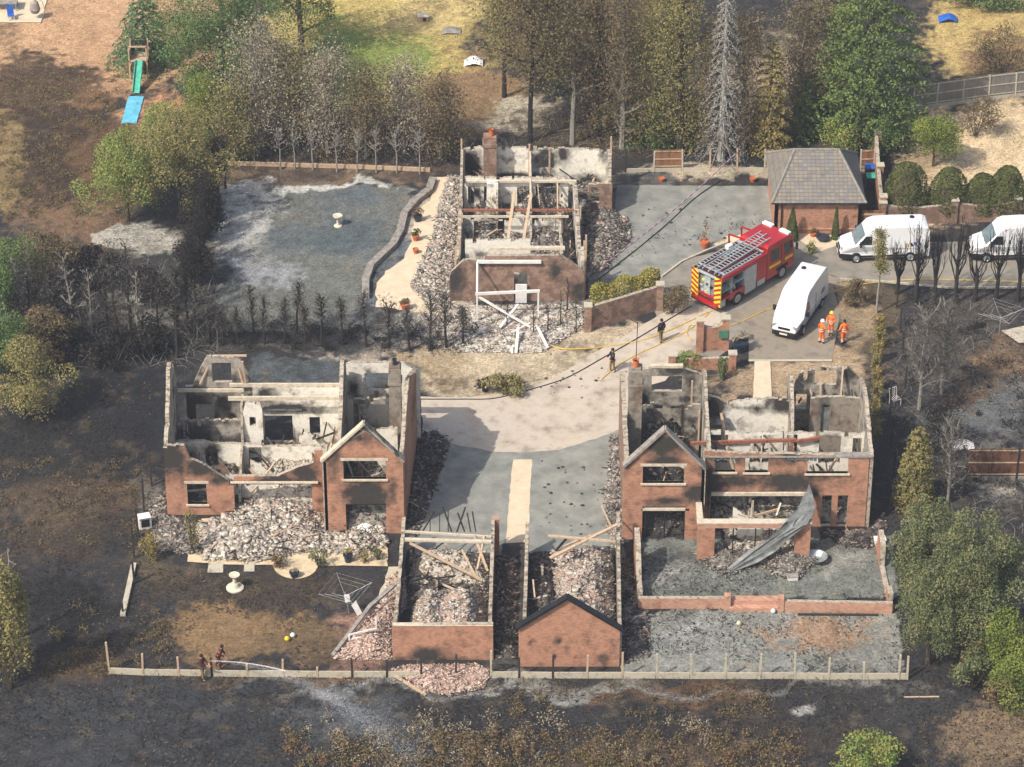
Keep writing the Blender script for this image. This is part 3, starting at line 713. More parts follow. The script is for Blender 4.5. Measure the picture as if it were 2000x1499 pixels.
def conifer(name, label, px, py, top, wpx, leaf='deep', n=6000, ls=.25, seed=1, trunk=.06, p=.85, tiers=18, droop=.25, cat='tree', group=None, bark='bark'):
    x, y = G(px, py); h = HH(px, py, top); s = F/math.hypot(y+CD, CH); r = wpx/2/s
    t = thing(name, label, cat, (x, y, 0), group=group)
    rs = np.random.RandomState(seed); mb = MB()
    mb.tube([(0, 0, h*i/6) for i in range(7)], [max(.05, h*.02)*(1-.9*i/6) for i in range(7)], 7)
    P = []; Dn = []; rnd = random.Random(seed)
    for k in range(tiers*5):
        f = trunk+(1-trunk)*(k/(tiers*5.0)); z = f*h; rr = r*(1-(f-trunk)/(1-trunk))**p*rnd.uniform(.75, 1.1)+.05
        a = k*2.4; d = Vector((math.cos(a), math.sin(a), 0))
        mb.tube([(0, 0, z), tuple(d*rr*.5+Vector((0, 0, z-rr*droop*.3))), tuple(d*rr*.95+Vector((0, 0, z-rr*droop)))], [.035, .022, .008], 4, cap=False)
        m_ = max(3, int(n*rr/(r*tiers*5)*1.9)); q = rs.uniform(.15, 1, m_)**.7
        w = rs.normal(0, .17*rr+.04, m_)*q
        P.append(np.stack([d.x*rr*q-d.y*w, d.y*rr*q+d.x*w, z-rr*droop*q*q+rs.normal(0, .05, m_)-abs(w)*.25], 1)); Dn.append(np.tile([d.x*.3, d.y*.3, .8], (m_, 1)))
    mb.build('trunk', M[bark], t)
    P = np.concatenate(P); P[:, 2] = np.maximum(P[:, 2], .03)
    V, Fq = leaf_arrays(P, ls*rs.uniform(.6, 1.3, len(P)), np.concatenate(Dn)); np_mesh('crown', V, Fq, LF[leaf], t)
    return t
ORD = ['leftmost', 'second', 'third', 'fourth', 'fifth', 'sixth', 'seventh', 'eighth', 'ninth', 'tenth', 'eleventh', 'twelfth', 'thirteenth', 'fourteenth', 'fifteenth', 'sixteenth', 'seventeenth', 'eighteenth', 'nineteenth', 'twentieth', 'twenty-first', 'twenty-second']

# ------------------------------------------------------------------ left house (roofless, two storeys)
A = thing('burnt_house', 'roofless burnt brick house on the left with a collapsed front wall beside a sooty gable', 'house', (-13.3, -11.5, 0), world=True)
hA = [(365, 405, 945, 985)]
wx(A, -14.4, [(318, 871), (360, 872), (361, 893), (395, 905), (420, 922), (445, 938), (456, 945)], hA, rag=.06,
   soot=[(330, 890, 46, 60, 1.1), (395, 912, 60, 26, 1.1), (430, 935, 34, 22, .9), (355, 920, 12, 70, .7)])
openings(A, -14.4, hA)
wx(A, -14.42, [(456, 931), (540, 931), (585, 912), (612, 905), (615, 880), (636, 880)], [(456, 611, 944, 1012)], rag=.012, soot=[(540, 940, 60, 22, 1), (595, 925, 50, 40, .9), (625, 985, 14, 60, .5)])
q = MB(); q.box((-14.1, -14.35, 2.32), (5.4, .22, .14)); q.build('lintel', M['soot_wood'], A)
q = MB(); q.box((-14.1, -14.62, 2.50), (5.2, .14, .09)); q.build('beam', M['lintel'], A)
hg = [(670, 754, 900, 936), (675, 755, 985, 1050)]
wx(A, -16.3, [(631, 900), (712, 842), (787, 900)], hg, soot=[(714, 964, 66, 40, 1.1), (652, 905, 24, 60, .6), (720, 985, 60, 18, 1.2), (765, 960, 18, 50, .6), (700, 856, 60, 18, .7), (712, 900, 60, 16, .5)], step=.22)
openings(A, -16.3, hg[:1])
q = MB(); q.box((-8.55, -16.15, 2.1), (2.8, .2, .16)); q.build('lintel', M['soot_wood'], A)
for sgn, x0, z0, x1, z1 in ((0, -11.15, 5.1, -8.6, 7.75), (1, -8.6, 7.75, -6.3, 5.1)):
    q = MB(); q.beam((x0, -16.2, z0+.08), (x1, -16.2, z1+.08), .42, .14); q.build('coping', M['lintel' if sgn == 0 else 'rubble_grey'], A)
wall(A, -11.1, -14.4, -11.1, -16.3, [(0, 5.1), (1.9, 5.1)])
wall(A, -6.38, -16.3, -5.85, -6.4, [(0, 5.0), (4.6, 7.6), (5.4, 7.5), (9.9, 5.2)], [(6.2, 6.6, 2.4, 4.9)], rag=.12, soot=[(2, 3, 2, 3, .4), (8, 4, 3, 2, .5)])
# party and gable walls, seen from the court side
wall(A, -20.3, -14.1, -20.3, -7.6, [(0, 5.1), (1.5, 6.1), (3.2, 7.7), (4.0, 7.8), (5.0, 7.1), (6.5, 5.2)], mf='plaster_grey', mk='brick', rag=.14)
wall(A, -10.1, -14.5, -10.1, -6.5, [(0, 4.9), (3, 5.6), (6.0, 7.0), (6.6, 6.9), (8, 5.3)], mf='plaster_grey', mk='plaster', rag=.1)
h1 = [(413, 453, 709, 747)]
wx(A, -7.9, [(362, 757), (376, 757), (390, 722), (405, 699), (458, 697), (470, 705), (492, 745), (498, 757)], h1+[(382, 420, 790, 830)], mf='plaster_grey', rag=.07, soot=[(380, 800, 60, 60, 1), (440, 790, 40, 30, .8)])  # soot low on the left also paints the shade of the dark opening
wx(A, -8.3, [(493, 757), (600, 757), (668, 757)], [(515, 573, 812, 864), (604, 626, 815, 850), (515, 590, 795, 803)], mf='plaster', mk='brick', rag=.03, soot=[(560, 798, 80, 16, 1), (520, 770, 40, 30, .8), (575, 860, 40, 20, .6)])
wx(A, -10.5, [(332, 868), (345, 862), (395, 862), (430, 868), (510, 868), (515, 872), (628, 872)], [(400, 427, 877, 916), (485, 514, 874, 935)], mf='plaster', mk='plaster_grey', rag=.04, soot=[(350, 890, 60, 30, .8), (415, 880, 30, 30, .8)])
wx(A, -9.9, [(474, 800), (478, 787), (508, 787), (512, 800)], [(487, 500, 815, 832)], mf='plaster', mk='plaster_grey', rag=.06)
wx(A, -9.6, [(345, 822), (440, 820), (478, 822)], [(357, 372, 826, 860)], mf='plaster_grey', mk='plaster_grey', rag=.1, soot=[(380, 850, 60, 40, 1)])
wall(A, -16.2, -13.8, -16.2, -8.2, [(0, 1.2), (2, 2.4), (3.5, 2.5), (4, 4.8), (5.5, 4.9)], mf='plaster_grey', mk='plaster', t=.14, rag=.1)
wx(A, -13.0, [(440, 925), (460, 935), (520, 930), (560, 938)], [], mf='plaster', mk='plaster', rag=.2, t=.15)
h2 = [(712, 776, 729, 763)]
wx(A, -6.4, [(676, 712), (684, 708), (790, 710), (820, 728)], h2, mf='plaster', mk='brick', rag=.03, soot=[(690, 760, 20, 30, .8)])
wx(A, -8.6, [(690, 782), (776, 780)], [(700, 768, 790, 842)], mf='plaster_grey', mk='plaster', rag=.08, soot=[(720, 830, 60, 40, .8)])
wx(A, -12.0, [(735, 838), (776, 836)], [], mf='plaster', mk='plaster', rag=.06, t=.16)
q = MB(); q.box((-6.95, -10.9, 4.15), (.72, .9, 8.3)); q.box((-6.95, -10.9, 7.3), (.84, 1.02, .12)); q.box((-6.95, -10.9, 8.36), (.6, .7, .14))
ch = q.build('chimney', M['block'], A)
q = MB(); q.lathe((-6.95, -10.9, 8.4), [(.14, 0), (.12, .4), (.16, .42), (.1, .3)], 10); q.build('chimney_pot', M['bluepot'], ch)
for a, b, c, d2 in (((-17.1, -8.1, 5.15), (-10.2, -8.1, 5.15), .16, .22), ((-17.1, -9.2, 4.9), (-10.2, -9.2, 4.95), .16, .24), ((-20.2, -8.6, 5.1), (-16.2, -8.6, 5.1), .14, .2)):
    q = MB(); q.beam(a, b, c, d2); q.build('beam', M['lintel'], A)
for a, b in (((-18.9, -8.1, 5.1), (-18.0, -7.7, 7.0)), ((-16.2, -8.1, 5.1), (-16.7, -7.7, 7.0)), ((-18.0, -7.72, 7.0), (-16.0, -7.72, 7.02)), ((-10.6, -8.7, 2.6), (-11.4, -10.3, .7)), ((-16.1, -8.0, 5.0), (-16.2, -8.5, 7.1))):
    q = MB(); q.beam(a, b, .12, .1); q.build('rafter', M['wood'], A)
for i in range(9):
    a = Vector((random.uniform(-19.5, -17), random.uniform(-13.6, -9), random.uniform(.5, 1.2))); b = a+Vector((random.uniform(-2, 2), random.uniform(-1.6, 1.6), random.uniform(-.2, 1.8)))
    q = MB(); q.beam(a, b, .08, .07); q.build('fallen_timber', M['soot_wood'], A)
q = MB(); q.box((-14.0, -10.15, .7), (.9, .7, 1.3), rz=.4); q.build('broken_chimney_breast', M['plaster'], A)
rubble('rubble', '', None, 1500, .08, .45, 'rubble_dark', 1.6, world=[(-20.2, -14), (-16, -14), (-16, -8.3), (-20.2, -8.3)], P=A)
rubble('rubble', '', None, 900, .08, .5, 'rubble_pale', 1.5, world=[(-16, -14), (-10.4, -14), (-10.4, -8.6), (-16, -8.6)], P=A)
rubble('rubble', '', None, 900, .08, .5, 'rubble_grey', 2.2, world=[(-10, -16), (-6.6, -16), (-6.2, -6.7), (-10, -6.7)], P=A)
rubble('rubble_heap', 'wide pale heap of plaster and blocks spilling from the collapsed front of the left house', [(455, 985), (620, 985), (640, 1040), (755, 1050), (760, 1062), (700, 1085), (600, 1080), (500, 1100), (400, 1095), (380, 1030), (440, 1012)], 3600, .07, .6, 'rubble_pale', .75)
rubble('rubble_heap', 'bright white plaster pile inside the door opening of the left gable', [(675, 1010), (760, 1010), (757, 1042), (676, 1042)], 300, .08, .3, 'rubble_pale', .7, bm='white_paint')

# ------------------------------------------------------------------ right house
B = thing('burnt_house', 'roofless burnt brick house on the right with intact front walls and a buckled lead sheet', 'house', (14, -12, 0), world=True)
hb = [(1256, 1336, 911, 944), (1255, 1336, 989, 1070)]
wx(B, -16.9, [(1218, 908), (1297, 842), (1377, 915)], hb, mk='plaster_grey', step=.22, soot=[(1297, 868, 66, 34, 1.0), (1297, 902, 56, 22, .9), (1362, 965, 40, 28, 1.1), (1300, 980, 70, 14, .8), (1225, 900, 24, 36, .6), (1372, 900, 12, 50, .8)])
openings(B, -16.9, hb[:1])
q = MB(); q.box((9.0, -16.75, 2.12), (2.8, .3, .14)); q.build('lintel', M['lintel'], B)
for x0, z0, x1, z1 in ((6.5, 5.25, 8.85, 7.85), (8.85, 7.85, 11.25, 5.1)):
    q = MB(); q.beam((x0, -16.8, z0), (x1, -16.8, z1), .5, .14); q.build('coping', M['greystone'], B)
for x in (7.85, 9.0, 10.15):
    q = MB(); q.box((x, -16.75, 1.0), (.07, .1, 2.1)); q.build('door_jamb', M['darkmetal'], B)
wall(B, 11.3, -16.9, 11.3, -15.6, [(0, 5.0), (1.3, 5.0)], mk='brick')
hm = [(1397, 1436, 892, 922), (1456, 1500, 894, 923), (1577, 1656, 895, 925), (1606, 1622, 968, 1027), (1637, 1653, 968, 1028), (1387, 1572, 960, 1040)]
wx(B, -15.6, [(1376, 880), (1420, 884), (1480, 886), (1600, 888), (1700, 893)], hm, rag=.045, soot=[(1440, 940, 120, 24, .75), (1540, 942, 96, 32, .95), (1390, 950, 30, 70, .9), (1600, 930, 60, 20, .6), (1590, 960, 20, 20, .8), (1470, 900, 200, 16, .5), (1545, 892, 30, 24, .9)])
openings(B, -15.6, [hm[2]], 's'); openings(B, -15.6, hm[:2], 's')
q = MB(); q.box((16.2, -15.43, 5.02), (9.9, .5, .10)); q.build('wall_plate', M['greystone'], B)
q = MB(); q.box((14.7, -15.8, 2.5), (5.9, .16, .2)); q.build('lintel', M['lintel'], B)
wall(B, 21.2, -15.6, 21.2, -7.4, [(0, 5.0), (4.2, 6.3), (5.6, 6.2), (7, 5.8), (8.2, 5.2)], mk='plaster_grey', rag=.12)
wall(B, 6.85, -16.6, 6.85, -6.5, [(0, 5.1), (4, 5.2), (8, 5.4), (10.1, 5.2)], mf='plaster_grey', mk='brick_dull', rag=.1, t=.28)
wall(B, 11.75, -15.4, 11.75, -6.5, [(0, 3.6), (1.5, 4.8), (4, 5.1), (7.5, 6.1), (8.9, 5.3)], mf='plaster_grey', mk='plaster_grey', rag=.1, t=.2)
wall(B, 16.9, -12.6, 16.9, -7.6, [(0, 2.8), (1.2, 3.4), (2.2, 5.4), (4, 6.3), (5, 5.6)], mf='plaster_grey', mk='plaster_grey', rag=.1, t=.2)
hr = [(1273, 1332, 735, 765)]
wx(B, -6.6, [(1243, 724), (1275, 720), (1335, 720), (1372, 732)], hr+[(1330, 1366, 800, 830)], mf='plaster_grey', mk='brick', rag=.03, soot=[(1330, 725, 60, 12, 1), (1255, 780, 30, 40, .8), (1350, 750, 18, 30, .7)])
q = MB(); q.box((9.4, -6.5, 5.5), (2.0, .3, .16)); q.build('lintel', M['lintel'], B)
hc = [(1592, 1633, 724, 752)]
wx(B, -7.6, [(1552, 752), (1560, 730), (1585, 718), (1615, 715), (1655, 718), (1676, 738), (1690, 756)], hc+[(1555, 1575, 770, 800)], mf='plaster_grey', mk='brick', rag=.12, soot=[(1570, 735, 30, 30, .8), (1660, 730, 30, 30, .9)])
wx(B, -9.4, [(1584, 778), (1640, 776), (1692, 782)], [(1605, 1619, 792, 850)], mf='block', mk='plaster_grey', rag=.04, t=.2, soot=[(1610, 800, 22, 60, .7)])
q = MB(); xa, za = PW(1612, 820, -9.2); q.box((xa, -9.2, za-.2), (.45, .06, 2.2)); q.build('door', M['lead'], B)
wx(B, -9.2, [(1374, 775), (1400, 777), (1420, 788), (1480, 779), (1552, 779)], [(1385, 1408, 830, 870)], mf='plaster', mk='brick_dull', rag=.05, soot=[(1395, 795, 34, 40, 1.1), (1530, 790, 40, 26, 1.1), (1480, 800, 30, 14, .7), (1440, 772, 90, 10, .7)])
wx(B, -12.6, [(1376, 842), (1440, 845), (1550, 845), (1600, 846), (1698, 848)], [(1380, 1420, 850, 905), (1466, 1485, 852, 905), (1490, 1530, 850, 905), (1537, 1555, 850, 905), (1601, 1640, 852, 905), (1666, 1680, 856, 905)], mf='plaster', mk='plaster_grey', rag=.07, t=.14, soot=[(1400, 870, 40, 30, .6), (1620, 860, 40, 20, .8)])
wx(B, -8.7, [(1245, 790), (1368, 790)], [(1262, 1330, 798, 850)], mf='plaster_grey', mk='plaster_grey', rag=.1, t=.15, soot=[(1300, 810, 80, 60, .7)])
q = MB(); q.box((7.35, -10.6, 4.0), (.8, .95, 8.0)); q.box((7.35, -10.6, 7.0), (.92, 1.07, .12)); q.box((7.35, -10.6, 8.05), (.6, .7, .1)); ch = q.build('chimney', M['block'], B)
q = MB(); q.lathe((7.35, -10.6, 8.1), [(.2, 0), (.17, .45), (.22, .5), (.1, .4)], 10); q.build('chimney_pot', M['terracotta'], ch)
q = MB(); q.tube([(7.35, -10.6, 8.4), (7.4, -10.6, 11.2)], .025, 5); q.beam((7.4, -10.6, 11.1), (7.0, -10.3, 11.2), .03, .03); q.build('aerial', M['darkmetal'], ch)
for a, b, mm in (((10.6, -12.7, 4.0), (16.9, -12.7, 4.25), 'redsteel'), ((16.9, -12.8, 4.2), (18.3, -12.7, 4.4), 'redsteel'), ((16.75, -12.95, 2.5), (16.6, -12.95, 4.1), 'redsteel'), ((12.8, -12.9, 3.9), (13.3, -13.3, 2.3), 'wood'), ((12.6, -9.6, 4.1), (12.9, -11, 2.6), 'wood')):
    q = MB(); q.beam(a, b, .16, .2); q.build('beam', M[mm], B)
for a, b in (((18.7, -8.4, 2.7), (18.7, -7.7, 5.3)), ((19.9, -8.4, 4.0), (20.0, -7.7, 6.3)), ((20.6, -9.2, 2.2), (20.6, -9.2, 5.0)), ((20.9, -12.7, .2), (20.9, -12.7, 3.4)), ((10.9, -8, 3), (10.9, -8, 5.4)), ((11.2, -11, 3), (11.2, -11, 5.2)), ((18.3, -14.9, 2.6), (19.3, -14.4, 4.4))):
    q = MB(); q.beam(a, b, .1, .1); q.build('stud', M['wood'], B)
rubble('rubble', '', None, 1500, .08, .45, 'rubble_dark', 2.4, world=[(7, -16.5), (11.2, -16.5), (11.2, -6.8), (7, -6.8)], P=B)
rubble('rubble', '', None, 1300, .08, .5, 'rubble_grey', 2.0, world=[(11.8, -15.2), (20.8, -15.2), (20.8, -9.5), (11.8, -9.5)], P=B)
for j in range(3):   # little fallen plates and slates on the wall head
    for i in range(7):
        x = (15.7 if j else 11.6)+i*.22+j*.5
        if x > 18.5: continue
        q = MB(); q.box((x, -15.45, 5.0-.05*(i % 3)), (.17, .5, .07), e=(.7, random.uniform(-.3, .3), random.uniform(-.2, .2))); q.build('slate', M['tile'], B)
# garden room: brick piers, ring beam, thin dark frames
q = MB(); q.box((11.33, -18.75, 1.15), (.98, .5, 2.3)); q.build('pier', M['brick'], B)
q = MB(); q.box((16.95, -18.75, 1.15), (.9, .5, 2.3)); q.build('pier', M['brick'], B)
q = MB(); q.box((14.1, -18.8, 2.45), (6.6, .4, .3)); q.build('ring_beam', M['brick_pale'], B)
q = MB(); q.box((14.1, -18.8, 2.64), (6.7, .46, .08)); q.build('capping', M['lintel'], B)
q = MB(); q.box((10.95, -17.2, 2.45), (.32, 2.7, .3)); q.box((10.95, -17.2, 2.64), (.36, 2.7, .08)); q.build('ring_beam', M['lintel'], B)
for x in (12.9, 14.2, 15.0, 15.7):
    q = MB(); q.box((x, -18.8, 1.15), (.07, .09, 2.28)); q.build('mullion', M['darkmetal'], B)
rubble('rubble', '', None, 1000, .08, .4, 'rubble_pale', 1.3, world=[(12.6, -18.5), (17, -18.5), (17, -15.8), (12.6, -15.8)], P=B, edge=.8)
rubble('rubble_heap', 'charred debris with pots strewn before the right house garden room', [(1365, 1060), (1585, 1060), (1600, 1100), (1560, 1135), (1520, 1130), (1480, 1105), (1420, 1130), (1370, 1105)], 900, .07, .35, 'rubble_grey', .45)
# buckled lead roof sheet sliding from the wall to the ground
def sheetmetal():
    ed = [((1580, 948, -15.8, 0), (1554, 1000, -17.2, 0)), ((1589, 975, -17.2, 0), (1545, 1008, -18.6, 0)), ((1592, 1000, -18.6, 0), (1532, 1022, -19.3, 0)),
          ((1576, 1026, -19.3, 0), (1518, 1040, -19.35, 0)), ((1545, 1048, -19.35, 0), (1495, 1056, -19.4, 0)), ((1515, 1078, -19.5, 0), (1462, 1076, -19.6, 0)), ((1480, 1100, -19.8, 0), (1440, 1094, -19.8, 0)), ((1432, 1130, -20.3, 0), (1410, 1124, -20.4, 0))]
    me = MB(); n = len(ed); sub = 6
    pts = []
    for a, b in ed:
        pa = PW(a[0], a[1], a[2]); pb = PW(b[0], b[1], b[2]); pa = Vector((pa[0], a[2], max(.06, pa[1]))); pb = Vector((pb[0], b[2], max(.05, pb[1])))
        pts.append([pa.lerp(pb, k/sub)+Vector((0, random.uniform(-.06, .06), random.uniform(-.05, .07))) for k in range(sub+1)])
    for i in range(n-1):
        for k in range(sub): me.poly([pts[i][k], pts[i][k+1], pts[i+1][k+1], pts[i+1][k]])
    o = me.build('roof_sheet', M['lead']); 
    sm = o.modifiers.new('thick', 'SOLIDIFY'); sm.thickness = .03
    return tag(o, 'buckled grey sheet of lead hanging from the right house down to the ground', 'metal sheet')
sheetmetal()

# ------------------------------------------------------------------ far house: burnt bungalow
D3 = thing('burnt_bungalow', 'gutted brick bungalow behind the drive with leaning timbers and chimney', 'house', (1, 17, 0), world=True)
hd = [(1004, 1030, 532, 592)]
wx(D3, 10.0, [(878, 540), (882, 531), (905, 510), (920, 508), (944, 511), (948, 500), (1020, 500), (1092, 500), (1106, 507), (1142, 531)], hd, mf='brick_dull', mk='plaster', rag=.02,
   soot=[(890, 545, 34, 60, .8), (1085, 530, 20, 30, .9), (1130, 570, 30, 40, .8), (940, 520, 20, 10, .8)])
q = MB(); q.box((1.0, 10.1, 4.0), (4.9, .34, .14)); q.build('coping', M['lintel'], D3)
wall(D3, -3.45, 10.2, -3.3, 25, [(0, 2.0), (1, 3.2), (3, 1.6), (5, 2.2), (7.3, 2.9), (10, 2.2), (14.8, 3.3)], mf='plaster_grey', mk='brick_dull', rag=.3)
wall(D3, 4.75, 10.2, 4.4, 21.0, [(0, 2.8), (1, 3.4), (3, 1.5), (6, 2.2), (7.3, 2.7), (10.8, 2.9)], mf='brick_dull', mk='plaster', rag=.25, t=.24)
wall(D3, 6.8, 21.4, 6.9, 25, [(0, 2.7), (3.6, 3.2)], mf='brick_dull', mk='plaster', rag=.1)
wx(D3, 25.0, [(905, 290), (945, 287), (1050, 289), (1120, 291), (1192, 296)], [(1052, 1082, 302, 330)], mf='plaster', mk='brick_dull', rag=.06, soot=[(920, 320, 40, 50, 1), (1065, 310, 40, 40, 1), (1100, 300, 26, 40, .8), (1000, 345, 120, 14, .9), (1150, 350, 60, 16, .8), (1180, 300, 20, 30, .6)])
wx(D3, 21.1, [(906, 348), (1000, 348), (1110, 350)], [(914, 926, 364, 400), (945, 972, 364, 395), (1010, 1036, 364, 400), (1046, 1092, 364, 400)], mf='plaster', mk='plaster', rag=.05, t=.22, soot=[(930, 375, 20, 30, .8), (1070, 370, 40, 30, .8)])
wx(D3, 21.35, [(1150, 362), (1172, 360), (1196, 358)], [(1155, 1171, 366, 396)], mf='brick_dull', mk='plaster', rag=.04, soot=[(1160, 390, 20, 30, .6)])
for x, ya, yb, hh in ((1037, 345, 290, 3), ):
    pass
wall(D3, 1.35, 11.5, 1.35, 25, [(0, 1.4), (3, .9), (6, 2.1), (9, 2.5), (13.5, 2.9)], mf='plaster_grey', mk='plaster', rag=.2, t=.14)
wall(D3, -.95, 17.4, -.95, 21, [(0, 2.2), (3.6, 2.5)], mf='plaster_grey', mk='plaster', rag=.1, t=.14)
wall(D3, 3.4, 11.5, 3.3, 17.3, [(0, 2.2), (2, 2.6), (3, 1.2), (5.8, 2.4)], mf='plaster_grey', mk='plaster', rag=.25, t=.14)
wx(D3, 11.7, [(908, 470), (945, 470), (1036, 468)], [], mf='plaster', mk='plaster', rag=.06, t=.16)
wx(D3, 17.4, [(905, 425), (950, 424), (985, 430), (1035, 428), (1085, 424), (1100, 424)], [(925, 985, 432, 470)], mf='plaster', mk='plaster', rag=.2, t=.14, soot=[(950, 440, 40, 20, .7)])
q = MB(); xa, za = PW(962, 480, 11.4); q.box((xa, 11.35, .8), (1.3, .5, 1.6)); q.build('fireplace', M['brick_dull'], D3)
q = MB(); xa, _ = PW(957, 300, 24.4); q.box((xa, 24.3, 2.3), (.9, .8, 4.6)); q.box((xa, 24.3, 4.0), (1.05, .95, .25)); ch = q.build('chimney', M['brick_dull'], D3)
q = MB(); q.lathe((xa+.1, 24.3, 4.6), [(.18, 0), (.15, .45), (.2, .5), (.1, .4)], 10); q.build('chimney_pot', M['terracotta'], ch)
q = MB(); xa, _ = PW(962, 380, 20.6); q.box((xa, 20.6, 1.5), (.9, .7, 3.0), taper=.85); q.build('chimney_breast', M['plaster'], D3)
for a, b, mm, ww in (((-3.4, 17.2, 2.75), (4.2, 17.2, 2.75), 'redsteel', .16), ((-3.4, 20.9, 2.9), (4.4, 20.9, 2.9), 'lintel', .2), ((-3.4, 16.6, 2.6), (3.8, 16.6, 2.6), 'lintel', .1),
    ((.15, 18.4, 3.4), (-.55, 12.0, 1.0), 'wood', .2), ((1.3, 18.4, 3.3), (.4, 12.0, 1.0), 'wood', .2), ((-3.3, 18.6, 2.9), (-3.3, 24.7, 3.2), 'soot_wood', .14), ((1.25, 24.8, 3.0), (1.25, 18.5, 2.9), 'lintel', .12), ((3.1, 21.2, 2.9), (3.1, 18, 1.3), 'wood', .1)):
    q = MB(); q.beam(a, b, ww, .14); q.build('beam', M[mm], D3)
for x, y, z in ((-3.7, 10.4, 3.9), (-3.5, 13, 3.0), (-3.35, 16, 3.2), (-3.5, 25, 3.9), (4.8, 10.4, 3.6), (4.75, 11.5, 3.7), (4.9, 12.6, 3.5), (4.6, 17, 3.2), (6.85, 24.8, 4.2), (2.6, 25, 3.2), (1.2, 25, 3.5)):
    q = MB(); q.box((x, y, z/2), (.12, .12, z)); q.build('stud', M['wood'], D3)
rubble('rubble', '', None, 2600, .08, .5, 'rubble_grey', 1.6, world=[(-3.2, 11.8), (4.3, 11.8), (4.2, 21), (6.5, 21.6), (6.5, 24.7), (-3.1, 24.7)], P=D3)
rubble('rubble_heap', 'dark jumbled debris heap along the right flank of the bungalow', [(1150, 400), (1200, 415), (1228, 440), (1222, 480), (1180, 530), (1150, 540), (1140, 470)], 1600, .08, .5, 'rubble_grey', .8, bm='rubble_dark')
rubble('rubble_heap', 'pale debris spread on the terrace left of the bungalow', [(875, 345), (905, 345), (895, 430), (882, 540), (878, 600), (845, 610), (800, 560), (842, 470), (858, 400)], 2300, .07, .45, 'rubble_pale', .3, bm='rubble_grey')
rubble('rubble_heap', 'pinkish brick litter in front of the bungalow under the white frame', [(860, 598), (1140, 595), (1140, 640), (1060, 690), (900, 690), (850, 660)], 2600, .06, .34, 'rubble_pale', .25)
rubble('rubble_heap', 'light coloured lumps spilled onto the tarmac right of the bungalow', [(1180, 430), (1225, 425), (1232, 470), (1200, 500), (1170, 505)], 500, .08, .5, 'rubble_pale', .5)
# white conservatory frame
W3 = thing('conservatory_frame', 'bare white conservatory frame standing in rubble before the bungalow', 'frame', (-.5, 8, 0), world=True)
def PB(px, pyb, z): x, y = G(px, pyb); return Vector((x, y, z))
fl, fr = G3(932, 632), G3(1051, 626)
hz = 2.25
for a, b, ww in ((fl, fl+Vector((0, 0, hz)), .11), (fr, fr+Vector((0, 0, hz)), .11)):
    q = MB(); q.beam(a, b, ww, ww); q.build('post', M['white_paint'], W3)
q = MB(); q.beam(fl+Vector((-.1, 0, hz)), fr+Vector((.1, 0, hz)), .12, .18); q.build('top_rail', M['white_paint'], W3)
q = MB(); q.beam((fl.x, 9.85, 3.1), (fr.x+.2, 9.85, 3.1), .16, .2); q.build('wall_rail', M['white_paint'], W3)
q = MB(); q.beam(fl+Vector((0, 0, hz)), (fl.x, 9.8, 3.1), .12, .12); q.build('side_rail', M['white_paint'], W3)
for a, b in (((935, 580, 2.0), (1037, 640, .3)), ((977, 640, .35), (1012, 595, 1.0)), ((992, 645, .15), (1000, 690, .1)), ((1012, 640, .9), (1008, 690, .1)), ((1050, 640, .8), (1070, 680, .1)), ((1035, 632, .3), (990, 655, .2))):
    q = MB(); pa = Vector((*G(a[0], a[1], a[2]), a[2])); pb = Vector((*G(b[0], b[1], b[2]), b[2])); q.beam(pa, pb, .16, .1); q.build('fallen_rail', M['white_paint'], W3)
q = MB(); q.box((.6, 9.8, .7), (.75, .1, 1.4)); q.build('door_panel', M['white_paint'], W3)

def chaos(P, seed, rects, n_t, n_w, zmax=3.3):
    rs = random.Random(seed)
    for i in range(n_t):
        x0, y0, x1, y1 = rs.choice(rects); a = Vector((rs.uniform(x0, x1), rs.uniform(y0, y1), rs.uniform(.3, 1.2)))
        l = rs.uniform(.9, 3.0); ang = rs.uniform(0, 6.283); b = a+Vector((math.cos(ang)*l, math.sin(ang)*l*.8, rs.uniform(-.3, zmax*.5)))
        b.x = min(max(b.x, x0), x1); b.y = min(max(b.y, y0), y1); b.z = max(b.z, .15)
        q = MB(); q.beam(a, b, rs.uniform(.05, .11), rs.uniform(.05, .12)); q.build('fallen_timber', M[rs.choice(('soot_wood', 'soot_wood', 'wood', 'soot_wood', 'lintel'))], P)
    for i in range(n_w):
        x0, y0, x1, y1 = rs.choice(rects); x = rs.uniform(x0, x1-1); y = rs.uniform(y0, y1-.8); h = rs.uniform(.7, zmax)
        if rs.random() < .55: l = min(rs.uniform(.6, 1.8), x1-x); wall(P, x, y, x+l, y, [(0, h), (l*.5, h*rs.uniform(.6, 1.1)), (l, h*rs.uniform(.2, .9))], mf=rs.choice(('plaster', 'plaster_grey', 'brick_dull')), mk='plaster', t=.12, rag=.14, name='broken_partition', soot=[(0, 0, 1.2, 1, .7)])
        else: l = min(rs.uniform(.6, 1.6), y1-y); wall(P, x, y, x, y+l, [(0, h), (l*.5, h*rs.uniform(.6, 1.1)), (l, h*rs.uniform(.2, .9))], mf='plaster_grey', mk='plaster', t=.12, rag=.14, name='broken_partition')
def joists(P, x0, x1, ya, yb, z, n, seed, m='soot_wood'):
    rs = random.Random(seed)
    for i in range(n):
        if rs.random() < .22: continue
        x = x0+(x1-x0)*(i+.5)/n; l = (yb-ya)*rs.uniform(.35, 1.0); a = ya if rs.random() < .5 else yb-l
        q = MB(); q.beam((x, a, z), (x+rs.uniform(-.15, .15), a+l, z-rs.choice((0, 0, .3, .9))), .06, .16); q.build('joist', M[m if rs.random() < .8 else 'wood'], P)
